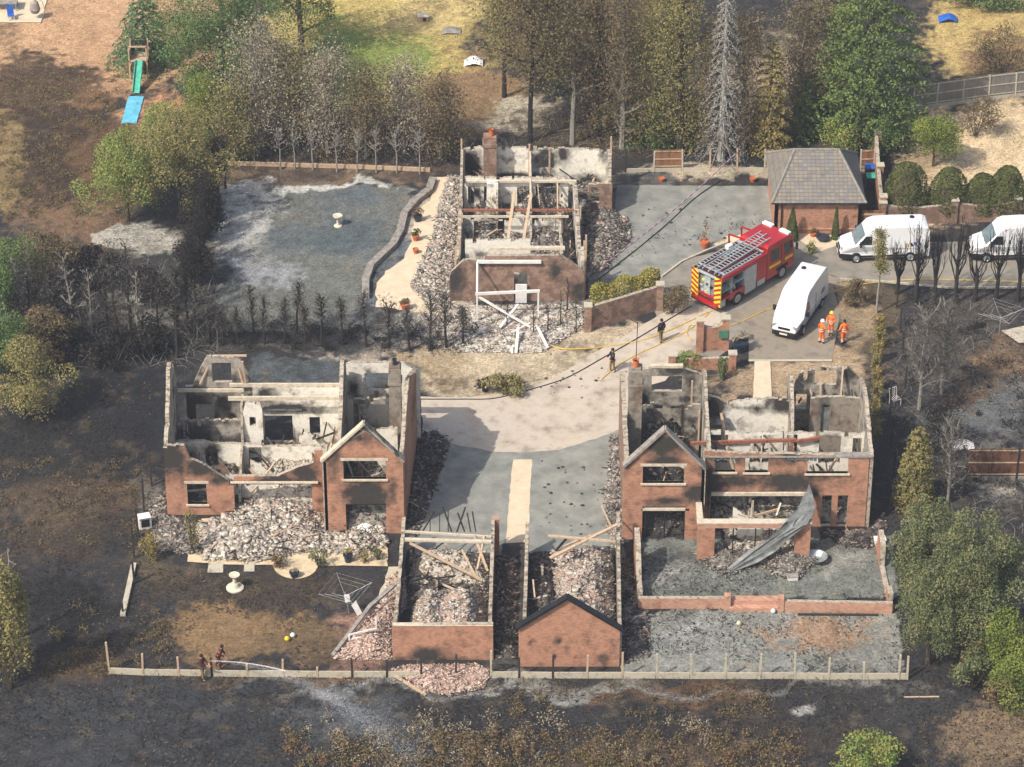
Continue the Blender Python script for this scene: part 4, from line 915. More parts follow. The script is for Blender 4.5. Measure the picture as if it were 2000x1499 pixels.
joists(A, -16, -10.5, -10.5, -8.4, 2.6, 9, 1); joists(A, -20, -16.4, -10.4, -8.1, 2.5, 6, 2); joists(A, -9.8, -6.9, -12, -8.8, 2.6, 6, 3); joists(A, -9.8, -6.8, -16, -12.2, 2.7, 5, 4)
joists(B, 7.3, 11.2, -9, -6.9, 2.7, 7, 5); joists(B, 12, 16.6, -12.6, -9.4, 2.6, 8, 6); joists(B, 17.2, 20.9, -12.6, -9.5, 2.6, 6, 7); joists(B, 7.3, 11.0, -16.5, -12.5, 2.8, 6, 8); joists(B, 12, 21, -15.4, -12.8, 2.6, 14, 9); joists(B, 17.2, 20.9, -9.2, -7.8, 4.6, 6, 10)
chaos(A, 1, [(-20, -13.8, -16.4, -8.6), (-16, -13.8, -10.5, -10.8), (-16, -10.2, -10.5, -8.6), (-9.9, -15.5, -6.8, -12.2), (-9.9, -11.8, -7.2, -7)], 62, 18)
chaos(B, 2, [(7.3, -16, 11, -9), (12, -15, 16.6, -12.8), (12, -12.2, 16.6, -9.6), (17.3, -15, 20.8, -12.8), (17.3, -12.2, 20.8, -9.8), (12.8, -18.2, 16.8, -16)], 74, 22)
joists(D3, -3.2, 1.1, 17.5, 20.9, 2.6, 6, 11); joists(D3, 1.6, 4.2, 17.5, 20.9, 2.6, 5, 12); joists(D3, -3.2, 4.2, 12, 14.5, 2.2, 8, 13)
chaos(D3, 3, [(-3.0, 12, 1.1, 17), (1.6, 12, 4.2, 17), (-3, 17.8, 1.1, 20.8), (1.6, 17.8, 4.2, 20.8), (-3, 21.6, 1.1, 24.6), (1.6, 21.8, 6.4, 24.6)], 76, 22, 1.9)
# ------------------------------------------------------------------ garages at the front
g1 = thing('burnt_garage', 'roofless garage with a plain low brick front and pale rubble inside', 'garage', (-3.9, -23.5, 0), world=True)
wx(g1, -28.5, [(766, 1222), (860, 1221), (963, 1220)], [], mk='plaster', rag=.015, soot=[(838, 1282, 50, 26, 1.0), (860, 1293, 110, 10, .8), (780, 1290, 18, 14, .6)])
q = MB(); q.box((-3.85, -28.4, 2.43), (5.6, .3, .05)); q.build('coping', M['lintel'], g1)
wall(g1, -1.15, -28.5, -1.0, -18.1, [(0, 2.4), (3, 2.2), (5, 1.9), (8, 2.3), (10.4, 2.4)], mk='block', rag=.2, t=.2)
wall(g1, -6.5, -28.4, -6.2, -18.2, [(0, 2.4), (2, 1.6), (5, 1.9), (8, 2.4), (10.2, 2.6)], mf='plaster_grey', mk='brick_dull', rag=.25, t=.2, soot=[(5, 1, 6, 3, .9)])
q = MB(); q.box((-.95, -18.1, 1.2), (.42, .42, 2.4)); q.build('pier', M['brick'], g1)
for a, b, mm, ww in (((-6.2, -20.4, 2.5), (-1.2, -20.4, 2.35), 'lintel', .24), ((-6.2, -19.6, 2.5), (-1.2, -20.0, 2.4), 'lintel', .12), ((-5.9, -20.6, 2.4), (-1.7, -22.6, 1.2), 'wood', .12), ((-2.2, -20, 2.5), (-1.4, -22, 1.4), 'wood', .12), ((-1.6, -20, 2.5), (-2.0, -21.8, 1.4), 'wood', .1), ((-2.9, -20.6, 1.9), (-2.1, -22.4, 1.3), 'wood', .1)):
    q = MB(); q.beam(a, b, ww, .12); q.build('beam', M[mm], g1)
for x, l, z in ((-4.75, 0, 1.0), (-4.2, 0, 1.0), (-3.7, 0, 1.2), (-3.2, .5, 1.4), (-3.5, -.5, 1.4), (-2.75, -.4, 1.0), (-2.4, -.2, 1.0), (-5.2, .7, 1.1), (-2.1, -.2, 1.1)):
    q = MB(); q.beam((x, -19.5, 2.4), (x+l, -19.0, 2.4+z), .06, .08); q.build('rafter_stub', M['soot_wood'], g1)
rubble('rubble', '', None, 1500, .07, .4, 'rubble_pale', 1.9, world=[(-6.2, -28.2), (-1.4, -28.2), (-1.3, -23.4), (-5.6, -23.6)], P=g1, bm='rubble_brick')
rubble('rubble', '', None, 900, .07, .4, 'rubble_dark', .7, world=[(-6.0, -23.8), (-1.3, -23.8), (-1.3, -21.4), (-6.0, -21.4)], P=g1)
rubble('rubble', '', None, 600, .07, .45, 'rubble_pale', 1.5, world=[(-5.9, -21.6), (-1.3, -21.6), (-1.3, -18.8), (-5.9, -18.8)], P=g1)
g2 = thing('burnt_garage', 'roofless garage with a complete pointed brick gable and dark capping', 'garage', (3.3, -24, 0), world=True)
wx(g2, -29.1, [(1013, 1226), (1108, 1170), (1211, 1228)], [], mk='block', step=.22, soot=[(1090, 1252, 12, 10, .9), (1038, 1255, 9, 9, .8), (1085, 1284, 6, 8, .8), (1125, 1286, 8, 5, .8), (1180, 1290, 18, 26, .5)])
gl, ga, gr = PW(1008, 1228, -29.1), PW(1108, 1168, -29.1), PW(1215, 1231, -29.1)
for a, b in ((gl, ga), (ga, gr)):
    q = MB(); q.beam((a[0], -29.05, a[1]+.05), (b[0], -29.05, b[1]+.05), .46, .13); q.build('verge_capping', M['darkmetal'], g2)
wall(g2, 6.1, -29, 6.3, -17.8, [(0, 2.6), (3, 2.2), (6, 2.4), (8, 1.8), (11, 2.5)], mf='brick_dull', mk='block', rag=.2, t=.2)
wall(g2, .75, -29, 1.0, -18.4, [(0, 2.5), (2, 1.9), (5, 1.5), (8, 2.0), (10.6, 2.5)], mf='plaster_grey', mk='brick_dull', rag=.28, t=.2)
for a, b, ww in (((2.2, -21.4, 1.9), (6.1, -19.2, 2.7), .2), ((2.1, -19.6, 2.2), (6.0, -20.6, 2.5), .14), ((3, -20.4, 2.0), (4.6, -19.7, 2.3), .1), ((5.9, -19.5, 2.4), (5.2, -18, 3.2), .06)):
    q = MB(); q.beam(a, b, ww, .1); q.build('beam', M['wood'], g2)
rubble('rubble', '', None, 1700, .07, .45, 'rubble_pale', 1.9, world=[(2.9, -28.7), (5.8, -28.7), (6.0, -18.5), (2.2, -18.5)], P=g2, bm='rubble_brick')
rubble('rubble', '', None, 700, .07, .4, 'rubble_dark', .8, world=[(1.1, -28.7), (2.9, -28.7), (2.3, -18.5), (1.1, -18.5)], P=g2, edge=.6)
q = MB(); q.box((*G(1070, 1294), .12), (1.4, .22, .24)); tag(q.build('plank', M['white_paint'], loc=(*G(1070, 1294), 0)), 'white plank lying at the foot of the pointed garage gable', 'plank')
rubble('rubble_heap', 'bricks and litter between the left lawn and the low garage', [(760, 1130), (790, 1110), (795, 1180), (768, 1225), (765, 1290), (650, 1290), (690, 1240), (740, 1190)], 1500, .06, .36, 'rubble_brick', .7)
rubble('rubble_heap', 'pink brick rubble spilled over the fence line below the low garage', [(765, 1308), (800, 1300), (930, 1298), (965, 1312), (945, 1345), (880, 1362), (820, 1350)], 1500, .06, .32, 'rubble_brick', .45)
rubble('rubble_heap', 'dark debris filling the gap between the two burnt garages', [(970, 1100), (1012, 1085), (1010, 1290), (968, 1290)], 700, .07, .4, 'rubble_dark', .7)
rubble('rubble_heap', 'dark rubble strip in the shade of the left house flank', [(818, 850), (850, 842), (880, 870), (858, 930), (838, 990), (810, 1060), (795, 1055)], 1100, .07, .4, 'rubble_dark', .4)
rubble('rubble_heap', 'grey rubble strip along the court side of the right house', [(1192, 850), (1220, 850), (1218, 1070), (1196, 1080), (1180, 1000), (1188, 920)], 900, .07, .4, 'rubble_grey', .3)
rubble('rubble_heap', 'grey debris beside the right corner of the right house', [(1600, 1040), (1700, 1035), (1725, 1000), (1735, 1030), (1700, 1075), (1640, 1065)], 500, .07, .35, 'rubble_dark', .35)
rubble('rubble_heap', 'debris strip below the left end wall of the left house', [(292, 985), (325, 960), (330, 1010), (380, 1020), (395, 1085), (310, 1080), (290, 1030)], 800, .07, .4, 'rubble_grey', .4)
rubble('rubble_heap', 'scattered dark debris in the rubble passage right of the garages', [(1214, 1090), (1246, 1090), (1240, 1175), (1270, 1200), (1270, 1285), (1214, 1300)], 500, .07, .35, 'rubble_dark', .3)
chaos(g1, 4, [(-6.0, -23, -1.5, -18.8)], 14, 2, 1.4)
chaos(g2, 5, [(1.2, -28, 5.8, -18.8)], 18, 2, 1.4)
# stray chips over the court
P_ = [G(random.uniform(1050, 1210), random.uniform(900, 1060)) for _ in range(60)]+[G(random.uniform(1250, 1480), random.uniform(400, 480)) for _ in range(25)]+[G(random.gauss(1090, 60), random.gauss(745, 18)) for _ in range(26)]
cen = np.array([(p[0], p[1], .03) for p in P_]); n = len(cen)
V, Fq = chunk_arrays(cen, np.stack([R.uniform(.04, .2, n)]*2+[R.uniform(.03, .09, n)], 1), np.stack([R.normal(0, .2, n), R.normal(0, .2, n), R.uniform(0, 6, n)], 1))
tag(np_mesh('stray_debris', V, Fq, M['rubble_dark'], loc=(0, 0, 0)), 'small dark chips scattered over the court and drive', 'debris', kind='stuff')

# ------------------------------------------------------------------ intact outbuilding with hipped tiled roof
def outbuilding():
    T = thing('outbuilding', 'small intact brick outbuilding with a hipped grey tiled roof by the road', 'garage', (20.8, 21.5, 0), world=True)
    x0, x1, y0, y1, h = 17.85, 23.75, 18.75, 25.3, 2.55
    wall(T, x0, y0, x1, y0, [(0, h), (5.9, h)], mk='block', step=1)
    wall(T, x1, y0, x1, y1, [(0, h), (6.55, h)], mk='block', step=1)
    wall(T, x0, y1, x0, y0, [(0, h), (6.55, h)], mk='block', step=1)
    wall(T, x1, y1, x0, y1, [(0, h), (5.9, h)], mk='block', step=1)
    q = MB(); q.box((20.8, 18.72, .4), (5.9, .06, .1)); q.build('brick_band', M['brick_pale'], T)
    m, nt, b, N, L = newmat('grey roof tiles')
    geo = N('ShaderNodeNewGeometry'); sx = N('ShaderNodeSeparateXYZ'); L(geo.outputs['Position'], sx.inputs[0])
    vo = N('ShaderNodeTexBrick'); cb = N('ShaderNodeCombineXYZ'); L(sx.outputs[0], cb.inputs[0]); L(sx.outputs[1], cb.inputs[1]); L(cb.outputs[0], vo.inputs['Vector'])
    vo.inputs['Scale'].default_value = 1; vo.inputs['Brick Width'].default_value = .3; vo.inputs['Row Height'].default_value = .24; vo.inputs['Mortar Size'].default_value = .022; vo.offset = 0
    vo.inputs['Color1'].default_value = srgb('#8f8b84'); vo.inputs['Color2'].default_value = srgb('#767b88'); vo.inputs['Mortar'].default_value = srgb('#77736b')
    nz = N('ShaderNodeTexNoise'); nz.inputs['Scale'].default_value = 1.3; nz.inputs['Detail'].default_value = 7; L(geo.outputs['Position'], nz.inputs['Vector'])
    mx = N('ShaderNodeMix'); mx.data_type = 'RGBA'; mx.blend_type = 'MULTIPLY'; mx.inputs[0].default_value = 1
    r = ramp(nt, ['#a99e8f', '#e8e0d4', '#c5b49a'], nz.outputs[0]); L(vo.outputs[0], mx.inputs[6]); L(r.outputs[0], mx.inputs[7])
    L(mx.outputs[2], b.inputs['Base Color']); b.inputs['Roughness'].default_value = .85
    bp = N('ShaderNodeBump'); bp.inputs['Strength'].default_value = .9; bp.inputs['Distance'].default_value = .05; L(vo.outputs['Fac'], bp.inputs['Height']); bp.invert = True; L(bp.outputs[0], b.inputs['Normal'])
    o = .25; ex0, ex1, ey0, ey1 = x0-o, x1+o, y0-o, y1+o; rz = 4.75; ry0, ry1 = (ey0+ey1)/2, (ey0+ey1)/2; rx0, rx1 = ex0+1.7, ex1-1.7
    zz = h-.02; a = (ex0, ey0, zz); b_ = (ex1, ey0, zz); c_ = (ex1, ey1, zz); d = (ex0, ey1, zz); r0 = (rx0, ry0, rz); r1 = (rx1, ry0, rz)
    q = MB(); q.poly([a, b_, r1, r0]); q.poly([b_, c_, r1]); q.poly([c_, d, r0, r1]); q.poly([d, a, r0]); q.poly([a, d, c_, b_])
    rf = q.build('roof', m, T)
    for p1, p2 in ((a, r0), (b_, r1), (c_, r1), (d, r0), (r0, r1)):
        q = MB(); q.tube([p1, p2], .1, 6); q.build('ridge_tiles', mat('ridge tile', ['#6d6a64', '#8a857b'], 4), rf)
    q = MB(); q.tube([(ex0-.02, ey0-.05, h-.02), (ex1+.02, ey0-.05, h-.02)], .06, 6); q.build('gutter', M['darkmetal'], T)
    q = MB(); q.tube([(x0+.45, y0-.08, h), (x0+.45, y0-.08, 0)], .045, 6); q.build('downpipe', M['darkmetal'], T)
outbuilding()

# ------------------------------------------------------------------ free standing walls, fences
def brickwall(name, label, pts, h, t=.25, m='brick', pier=None, cap='concrete', dips=0, group=None, cat='wall'):
    P = [Vector((*G(x, y), 0)) for x, y in pts]; c = sum(P, Vector())/len(P)
    T = thing(name, label, cat, tuple(c), world=True, group=group)
    for a, b in zip(P, P[1:]):
        L_ = (b-a).length
        tops = [(0, h), (L_, h)]
        if dips: tops = [(L_*i/12, h-dips*math.sin(math.pi*i/12)) for i in range(13)]
        wall(T, a.x, a.y, b.x, b.y, tops, t=t, mf=m, mk=m, step=.5, rag=0 if name != 'broken' else .1)
    if pier:
        for p in P:
            q = MB(); q.box((p.x, p.y+.1, (h+pier)/2), (.45, .45, h+pier)); pr = q.build('pier', M[m], T)
            q = MB(); q.box((p.x, p.y+.1, h+pier+.05), (.56, .56, .1)); q.build('cap', M[cap], pr)
    return T
T = brickwall('garden_wall', 'low brick terrace wall across the right garden with an opening step', [(1246, 1190), (1422, 1190)], .75, m='brick_pale')
for a, b in (((1522, 1196), (1742, 1200)),):
    A_, B_ = G(*a), G(*b); wall(T, A_[0], A_[1], B_[0], B_[1], [(0, .75), (8, .75)], mf='brick_pale', mk='brick_pale', step=.5)
q = MB(); q.box((*G(1420, 1189), .5), (.35, .4, 1.0)); q.build('pier', M['brick_pale'], T)
q = MB(); q.box((*G(1524, 1193), .5), (.35, .4, 1.0)); q.build('pier', M['brick_pale'], T)
xa, ya = G(1472, 1190); q = MB(); q.box((xa, ya+.3, .28), (2.8, .5, .55)); q.box((xa, ya-.1, .14), (2.8, .4, .27)); q.build('steps', M['brick_pale'], T)
xa, ya = G(1250, 1180); xb, yb = G(1742, 1100)
wall(T, 7.5, -23.3, 7.4, -19.2, [(0, .9), (1.2, .9), (2.6, 2.4), (4.1, 2.5)], t=.3, step=.4, mf='brick_pale', mk='brick', name='side_wall')
wall(T, 21.85, -23.5, 21.7, -17.6, [(0, .9), (.8, .9), (1.0, .12), (3.8, .12), (4.0, 1.5), (5.2, 1.7), (5.4, .2), (6, .2)], t=.3, step=.4, mf='brick_dull', mk='brick', name='side_wall')
brickwall('curved_wall', 'brick garden wall with a yellowing hedge on top beside the walking firefighter', [(1148, 648), (1288, 606)], 1.8, pier=.12, m='brick_dull')
T = brickwall('gate_wall', 'short brick gate wall with stone capped piers in front of the fire engine', [(1366, 688), (1416, 684)], 2.1, pier=.25, dips=.35)
T2 = brickwall('gate_wall', 'brick planter wall with plants before the black pot', [(1312, 725), (1430, 722)], .85, pier=.3, m='brick')
q = MB(); q.box((*G(1412, 688), 1.35), (.6, .12, .55)); tag(q.build('post_box', mat('green metal box', ['#3f6a55', '#4d7a63'], 3), loc=(*G(1412, 688), 0)), 'small green box fixed to the brick gate pier', 'box')
brickwall('boundary_wall', 'tall brick boundary wall running past the outbuilding to the bins', [(1722, 436), (1716, 375), (1712, 310)], 1.9, pier=.15, m='brick')
brickwall('boundary_wall', 'scalloped brick wall behind the parked white vans', [(1722, 440), (1862, 436), (1985, 432), (2120, 430)], 1.55, pier=.2, dips=.28, m='brick_dull')
q = MB()
xa, ya = G(1700, 440)
for i in range(8): q.box((23.85+.2*i, 19.0, .85), (.19, .05, 1.7))
T = thing('side_gate', 'brown boarded gate between outbuilding and brick pier', 'gate', (24.5, 19, 0), world=True); q.build('boards', M['panel_wood'], T)
q = MB(); q.box((24.55, 18.95, 1.4), (1.6, .05, .12)); q.box((24.55, 18.95, .4), (1.6, .05, .12)); q.build('ledges', M['wood'], T)
def fence(name, label, pts, h=1.75, post='concrete', board='concrete', panels=None, bh=.3, missing=(), pm='panel_wood', heights=None, pw=.11, mats=None):
    P = [Vector((*G(x, y), 0)) for x, y in pts]; c = sum(P, Vector())/len(P)
    T = thing(name, label, 'fence', tuple(c), world=True)
    for i, p in enumerate(P):
        hh = heights[i] if heights else h*random.uniform(.93, 1.04)
        q = MB(); q.box((p.x, p.y, hh/2), (pw, pw, hh), e=(random.uniform(-.02, .02), random.uniform(-.03, .03), 0)); q.build('post', M[mats[i] if mats else post], T)
    for i, (a, b) in enumerate(zip(P, P[1:])):
        d = (b-a); L_ = d.length-pw-.02; a0 = (a+b)/2; rz = math.atan2(d.y, d.x)
        if board and i not in missing:
            q = MB(); q.box((a0.x, a0.y, bh/2), (L_, .06, bh), rz=rz); q.build('gravel_board', M[board], T)
        if panels and i in panels:
            nb = int(L_/.15); q = MB(); dn = d.normalized()
            for k in range(nb):
                p = a+dn*(pw/2+.01+(k+.5)*L_/nb); q.box((p.x, p.y+random.uniform(-.008, .008), bh+(h-bh)/2), (L_/nb*.96, .03, h-bh-.04), rz=rz)
            pn = q.build('panel', M[pm], T)
            q = MB()
            for z in (bh+.15, (bh+h)/2, h-.12): q.box((a0.x, a0.y-.035, z), (L_, .04, .07), rz=rz)
            q.build('rail', M['concrete' if pm == 'panel_grey' else 'wood'], pn)
    return T
fence('boundary_fence', 'long fence line of bare posts above pale gravel boards along the bottom field',
      [(213, 1316), (280, 1319), (349, 1320), (414, 1321), (483, 1322), (553, 1322), (620, 1323), (688, 1323), (756, 1323), (823, 1324), (891, 1324), (959, 1324), (1014, 1324), (1080, 1325), (1147, 1325), (1215, 1325), (1282, 1325), (1349, 1326), (1416, 1326), (1484, 1326), (1551, 1326), (1618, 1327), (1686, 1327), (1755, 1327), (1771, 1327)],
      mats=['wood']*3+['soot_wood']+['wood']*3+['soot_wood']*4+['concrete']+['soot_wood']*2+['wood']*2+['concrete']*9, missing=(9, 10),
      heights=[2.2, 1.5, 1.3, 1.3, .9, 1.2, .7, 1.3, 1.2, 1.6, 1.6, 1.9, 1.4, 1.65, 1.6, 1.8, 1.7, 1.7, 1.75, 1.75, 1.8, 1.5, 1.2, 1.7, 1.6], bh=.42)
fence('garden_fence', 'burnt fence behind the upper tarmac court with one surviving brown panel', [(1222, 337), (1277, 336), (1332, 335), (1386, 336), (1439, 335), (1493, 335), (1508, 335)], panels=(1, 5), mats=['soot_wood', 'concrete', 'concrete', 'wood', 'wood', 'concrete', 'wood'], bh=.3)
fence('garden_fence', 'brown panel fence peeping out behind the outbuilding roof', [(1680, 335), (1706, 334), (1714, 334)], panels=(0,), bh=.2)
fence('garden_fence', 'weathered grey panel fence climbing to the top right corner', [(1735, 222), (1783, 216), (1829, 210), (1880, 203), (1930, 196), (1982, 190), (2034, 184)], panels=range(6), pm='panel_grey', bh=.3, h=2.1)
fence('neighbour_fence', 'scorched brown panel fence at the right edge', [(1885, 938), (1985, 938), (2010, 938)], panels=(0, 1), pm='scorch_panel', board='greystone', mats=['soot_wood']*3, h=2.3)
fence('side_fence', 'line of charred posts beside the left house and its lawn', [(214, 1310), (240, 1200), (262, 1140), (262, 1090), (270, 1050), (282, 1000), (296, 950)], board=None, mats=['soot_wood']*7, heights=[1.6, .8, 1.6, 2.2, 1.9, 2.4, 2.3])
q = MB(); a, b = G3(262, 1105), G3(240, 1205); q.beam(a+Vector((0, 0, .12)), b+Vector((0, 0, .12)), .3, .2); tag(q.build('gravel_board', M['concrete'], loc=tuple((a+b)/2)), 'pale concrete board on edge left of the burnt lawn', 'board')
q = MB()
pts = [(846, 350), (838, 372), (812, 392), (790, 418), (782, 452), (768, 478), (745, 500), (724, 520), (714, 548), (714, 580)]
for a, b in zip(pts, pts[1:]): q.beam(G3(a[0], a[1], .18), G3(b[0], b[1], .18), .5, .36)
tag(q.build('retaining_wall', M['greystone'], loc=G3(782, 452)), 'low winding grey stone kerb wall around the ash lawn', 'wall')
q = MB(); q.beam(G3(445, 319, .15), G3(700, 326, .15), .12, .3); q.beam(G3(700, 326, .15), G3(840, 332, .15), .12, .3)
tag(q.build('border_board', M['wood'], loc=G3(640, 324)), 'long low board edging under the row of bare young trees', 'edging')
q = MB(); q.tube([G3(1558, 1200, .08), G3(1715, 1201, .08)], .07, 6); tag(q.build('charred_pole', M['soot_wood'], loc=G3(1640, 1200)), 'black charred pole lying below the terrace wall', 'pole')
q = MB(); q.tube([G3(1765, 1362, .06), G3(1834, 1361, .06)], .05, 6); tag(q.build('pale_stick', M['wood'], loc=G3(1800, 1362)), 'thin pale stick lying in the charred field', 'stick')
q = MB(); q.beam(G3(768, 1318, .1), G3(832, 1358, .05), .16, .1); tag(q.build('timber_length', M['wood'], loc=G3(800, 1338)), 'light timber length beside the spilled pink bricks', 'timber')
q = MB(); q.beam(G3(722, 1185, .9), G3(650, 1280, .15), .22, .12); q.beam(G3(785, 1130, 1.2), G3(722, 1185, .9), .24, .12)
tag(q.build('fallen_lintel', M['greystone'], loc=G3(690, 1230)), 'long grey fallen coping leaning from the low garage to the lawn', 'coping')
q = MB(); a = G3(682, 1250, .5); b = G3(735, 1238, .5); dz = Vector((0, 0, .35)); q.beam(a, b, .08, .08); q.beam(a+dz, b+dz, .08, .08); q.beam(a, a+dz, .08, .08); q.beam(b+dz, b+dz*3.2, .08, .08)
tag(q.build('window_frame', M['white_paint'], loc=a), 'white broken window frame on the brick litter', 'frame')

# ------------------------------------------------------------------ vehicles
def loft(mb, prof, hw, m=0, cuts=(-1, -.93, 0, .93, 1), edge=.03):
    """prof [(x,z)] closed side outline, hw(x,z) half width"""
    n = len(prof); b = len(mb.v); nc = len(cuts)
    for k in cuts:
        for x, z in prof:
            mb.v.append((x, k*hw(x, z), z))
    for c in range(nc-1):
        for i in range(n):
            j = (i+1) % n
            mb.f.append((b+c*n+i, b+c*n+j, b+(c+1)*n+j, b+(c+1)*n+i)); mb.m.append(m)
    mb.f.append(tuple(b+i for i in range(n))[::-1]); mb.m.append(m)
    mb.f.append(tuple(b+(nc-1)*n+i for i in range(n))); mb.m.append(m)
def wheel(P, x, y, r=.36, w=.24, side=1):
    q = MB(); prof = [(.0, -w/2), (r*.6, -w/2), (r*.95, -w/2), (r, -w*.3), (r, w*.3), (r*.95, w/2), (r*.6, w/2), (0, w/2)]
    q.lathe((0, 0, 0), prof, 20); q.v = [(vx, vz, vy) for vx, vy, vz in q.v]
    q.v = [(vx+x, vy+y, vz+r) for vx, vy, vz in q.v]; wh = q.build('wheel', M['rubber'], P, smooth=False)
    q = MB(); q.lathe((0, 0, 0), [(0, .03), (r*.2, .05), (r*.55, 0), (r*.6, .02), (r*.6, -.02)], 14); q.v = [(vx, vz*side, vy) for vx, vy, vz in q.v]
    q.v = [(vx+x, vy+y+side*w/2, vz+r) for vx, vy, vz in q.v]; q.build('rim', M['steel'], wh)
def quadpanel(name, P, pts, m, th=.012, bevel=0):
    v = [Vector(p) for p in pts]; n = (v[1]-v[0]).cross(v[-1]-v[0]).normalized()*th
    q = MB(); q.poly([p+n for p in v]); q.poly([p-n for p in v][::-1])
    k = len(v)
    for i in range(k): q.poly([v[i]-n, v[(i+1) % k]-n, v[(i+1) % k]+n, v[i]+n])
    return q.build(name, m, P)
def van(label, loc, rz, mirror_lines=True):
    T = thing('panel_van', label, 'van', loc, rz, group='white panel vans')
    prof = [(2.98, .38), (3.02, .7), (2.92, .98), (2.7, 1.12), (2.05, 1.32), (1.38, 2.06), (1.1, 2.42), (.7, 2.58), (-.5, 2.62), (-2.6, 2.58), (-2.86, 2.48), (-2.95, 2.2), (-3.0, 1.0), (-2.98, .38), (-2.3, .36), (2.3, .36)]
    def hw(x, z):
        w = 1.0
        if z > 1.25: w -= .13*(z-1.25)/1.35
        if x > 2.0: w -= .22*((x-2.0)/1.02)**2
        return w
    q = MB(); loft(q, prof, hw); q.build('body', M['white'], T, bevel=.07)
    # glass
    def s(x, z, o=.012): return hw(x, z)+o
    quadpanel('windscreen', T, [(2.06, -.86, 1.37), (2.06, .86, 1.37), (1.42, .80, 2.07), (1.42, -.80, 2.07)], M['glass_l'])
    for k in (-1, 1):
        p = [(1.85, k*s(1.85, 1.4), 1.40), (.95, k*s(.95, 1.4), 1.38), (.95, k*s(.95, 2.0), 2.0), (1.36, k*s(1.36, 2.0), 2.0)]
        quadpanel('side_window', T, p if k > 0 else p[::-1], M['glass'])
        q = MB(); q.box((1.72, k*1.13, 1.48), (.12, .22, .38)); q.build('mirror', M['black'], T, bevel=.03)
        q = MB(); q.box((2.86, k*.66, .92), (.16, .3, .22), rz=-k*.25); q.build('headlight', M['steel'], T, bevel=.03)
        q = MB(); q.box((-3.0, k*.88, 1.1), (.05, .12, .5)); q.build('tail_light', M['red'], T)
        for x in (1.95, -1.7): wheel(T, x, k*.9, .36, .24, k)
        q = MB(); q.box((0, k*1.0, .5), (5.0, .04, .14)); q.build('side_trim', M['black'], T)
        q = MB(); q.box((.9, k*s(.9, 1.1, .0), 1.15), (.012, .02, 1.3)); q.box((-.35, k*s(0, 1.1, .0), 1.2), (.012, .02, 1.5)); q.build('door_seam', M['black'], T)
    q = MB(); loft(q, [(3.06, .3), (3.08, .62), (2.9, .66), (2.2, .6), (2.2, .3)], lambda x, z: hw(x, z)+.02); q.build('bumper', M['black'], T, bevel=.03)
    q = MB(); q.box((3.0, 0, .84), (.06, .8, .14)); q.build('grille', M['black'], T)
    q = MB(); q.box((3.09, 0, .48), (.02, .52, .11)); q.build('number_plate', M['reflect'], T)
    for k in (-1, 1):
        q = MB(); q.beam((2.1, k*.3+.1, 1.36), (2.0, k*.3-.35, 1.42), .02, .02); q.build('wiper', M['black'], T)
    q = MB(); q.lathe((-1.9, -.45, 2.6), [(.16, 0), (.16, .07), (.06, .1), (0, .1)], 12); q.build('roof_vent', M['black'], T)
    return T
v1 = G3(1530, 664); f1 = Vector((-.40, -.92, 0)).normalized(); c1 = v1-f1*3.0
v = van('white high roof van parked beside three orange clad workers', tuple(c1), math.atan2(f1.y, f1.x))
for i, (cc, x) in enumerate((('blue', -2.0), ('maroon', -1.75), ('hose', -1.5))):
    q = MB(); q.box((x, .99, 1.35-i*.05), (.16, .012, .3), e=(0, .5, 0)); q.build('coloured_flash', M[cc], v)
c2 = G3(1638, 506)+Vector((3.0, .55, 0))
copy_tree(v, tuple(c2), math.pi+.06, label='white van with black bumper nearest the topiary, half behind a thin ivy tree')
c3 = G3(1892, 505)+Vector((3.0, .5, 0))
copy_tree(v, tuple(c3), math.pi+.05, label='white van cut by the right edge, standing behind burnt poplars')
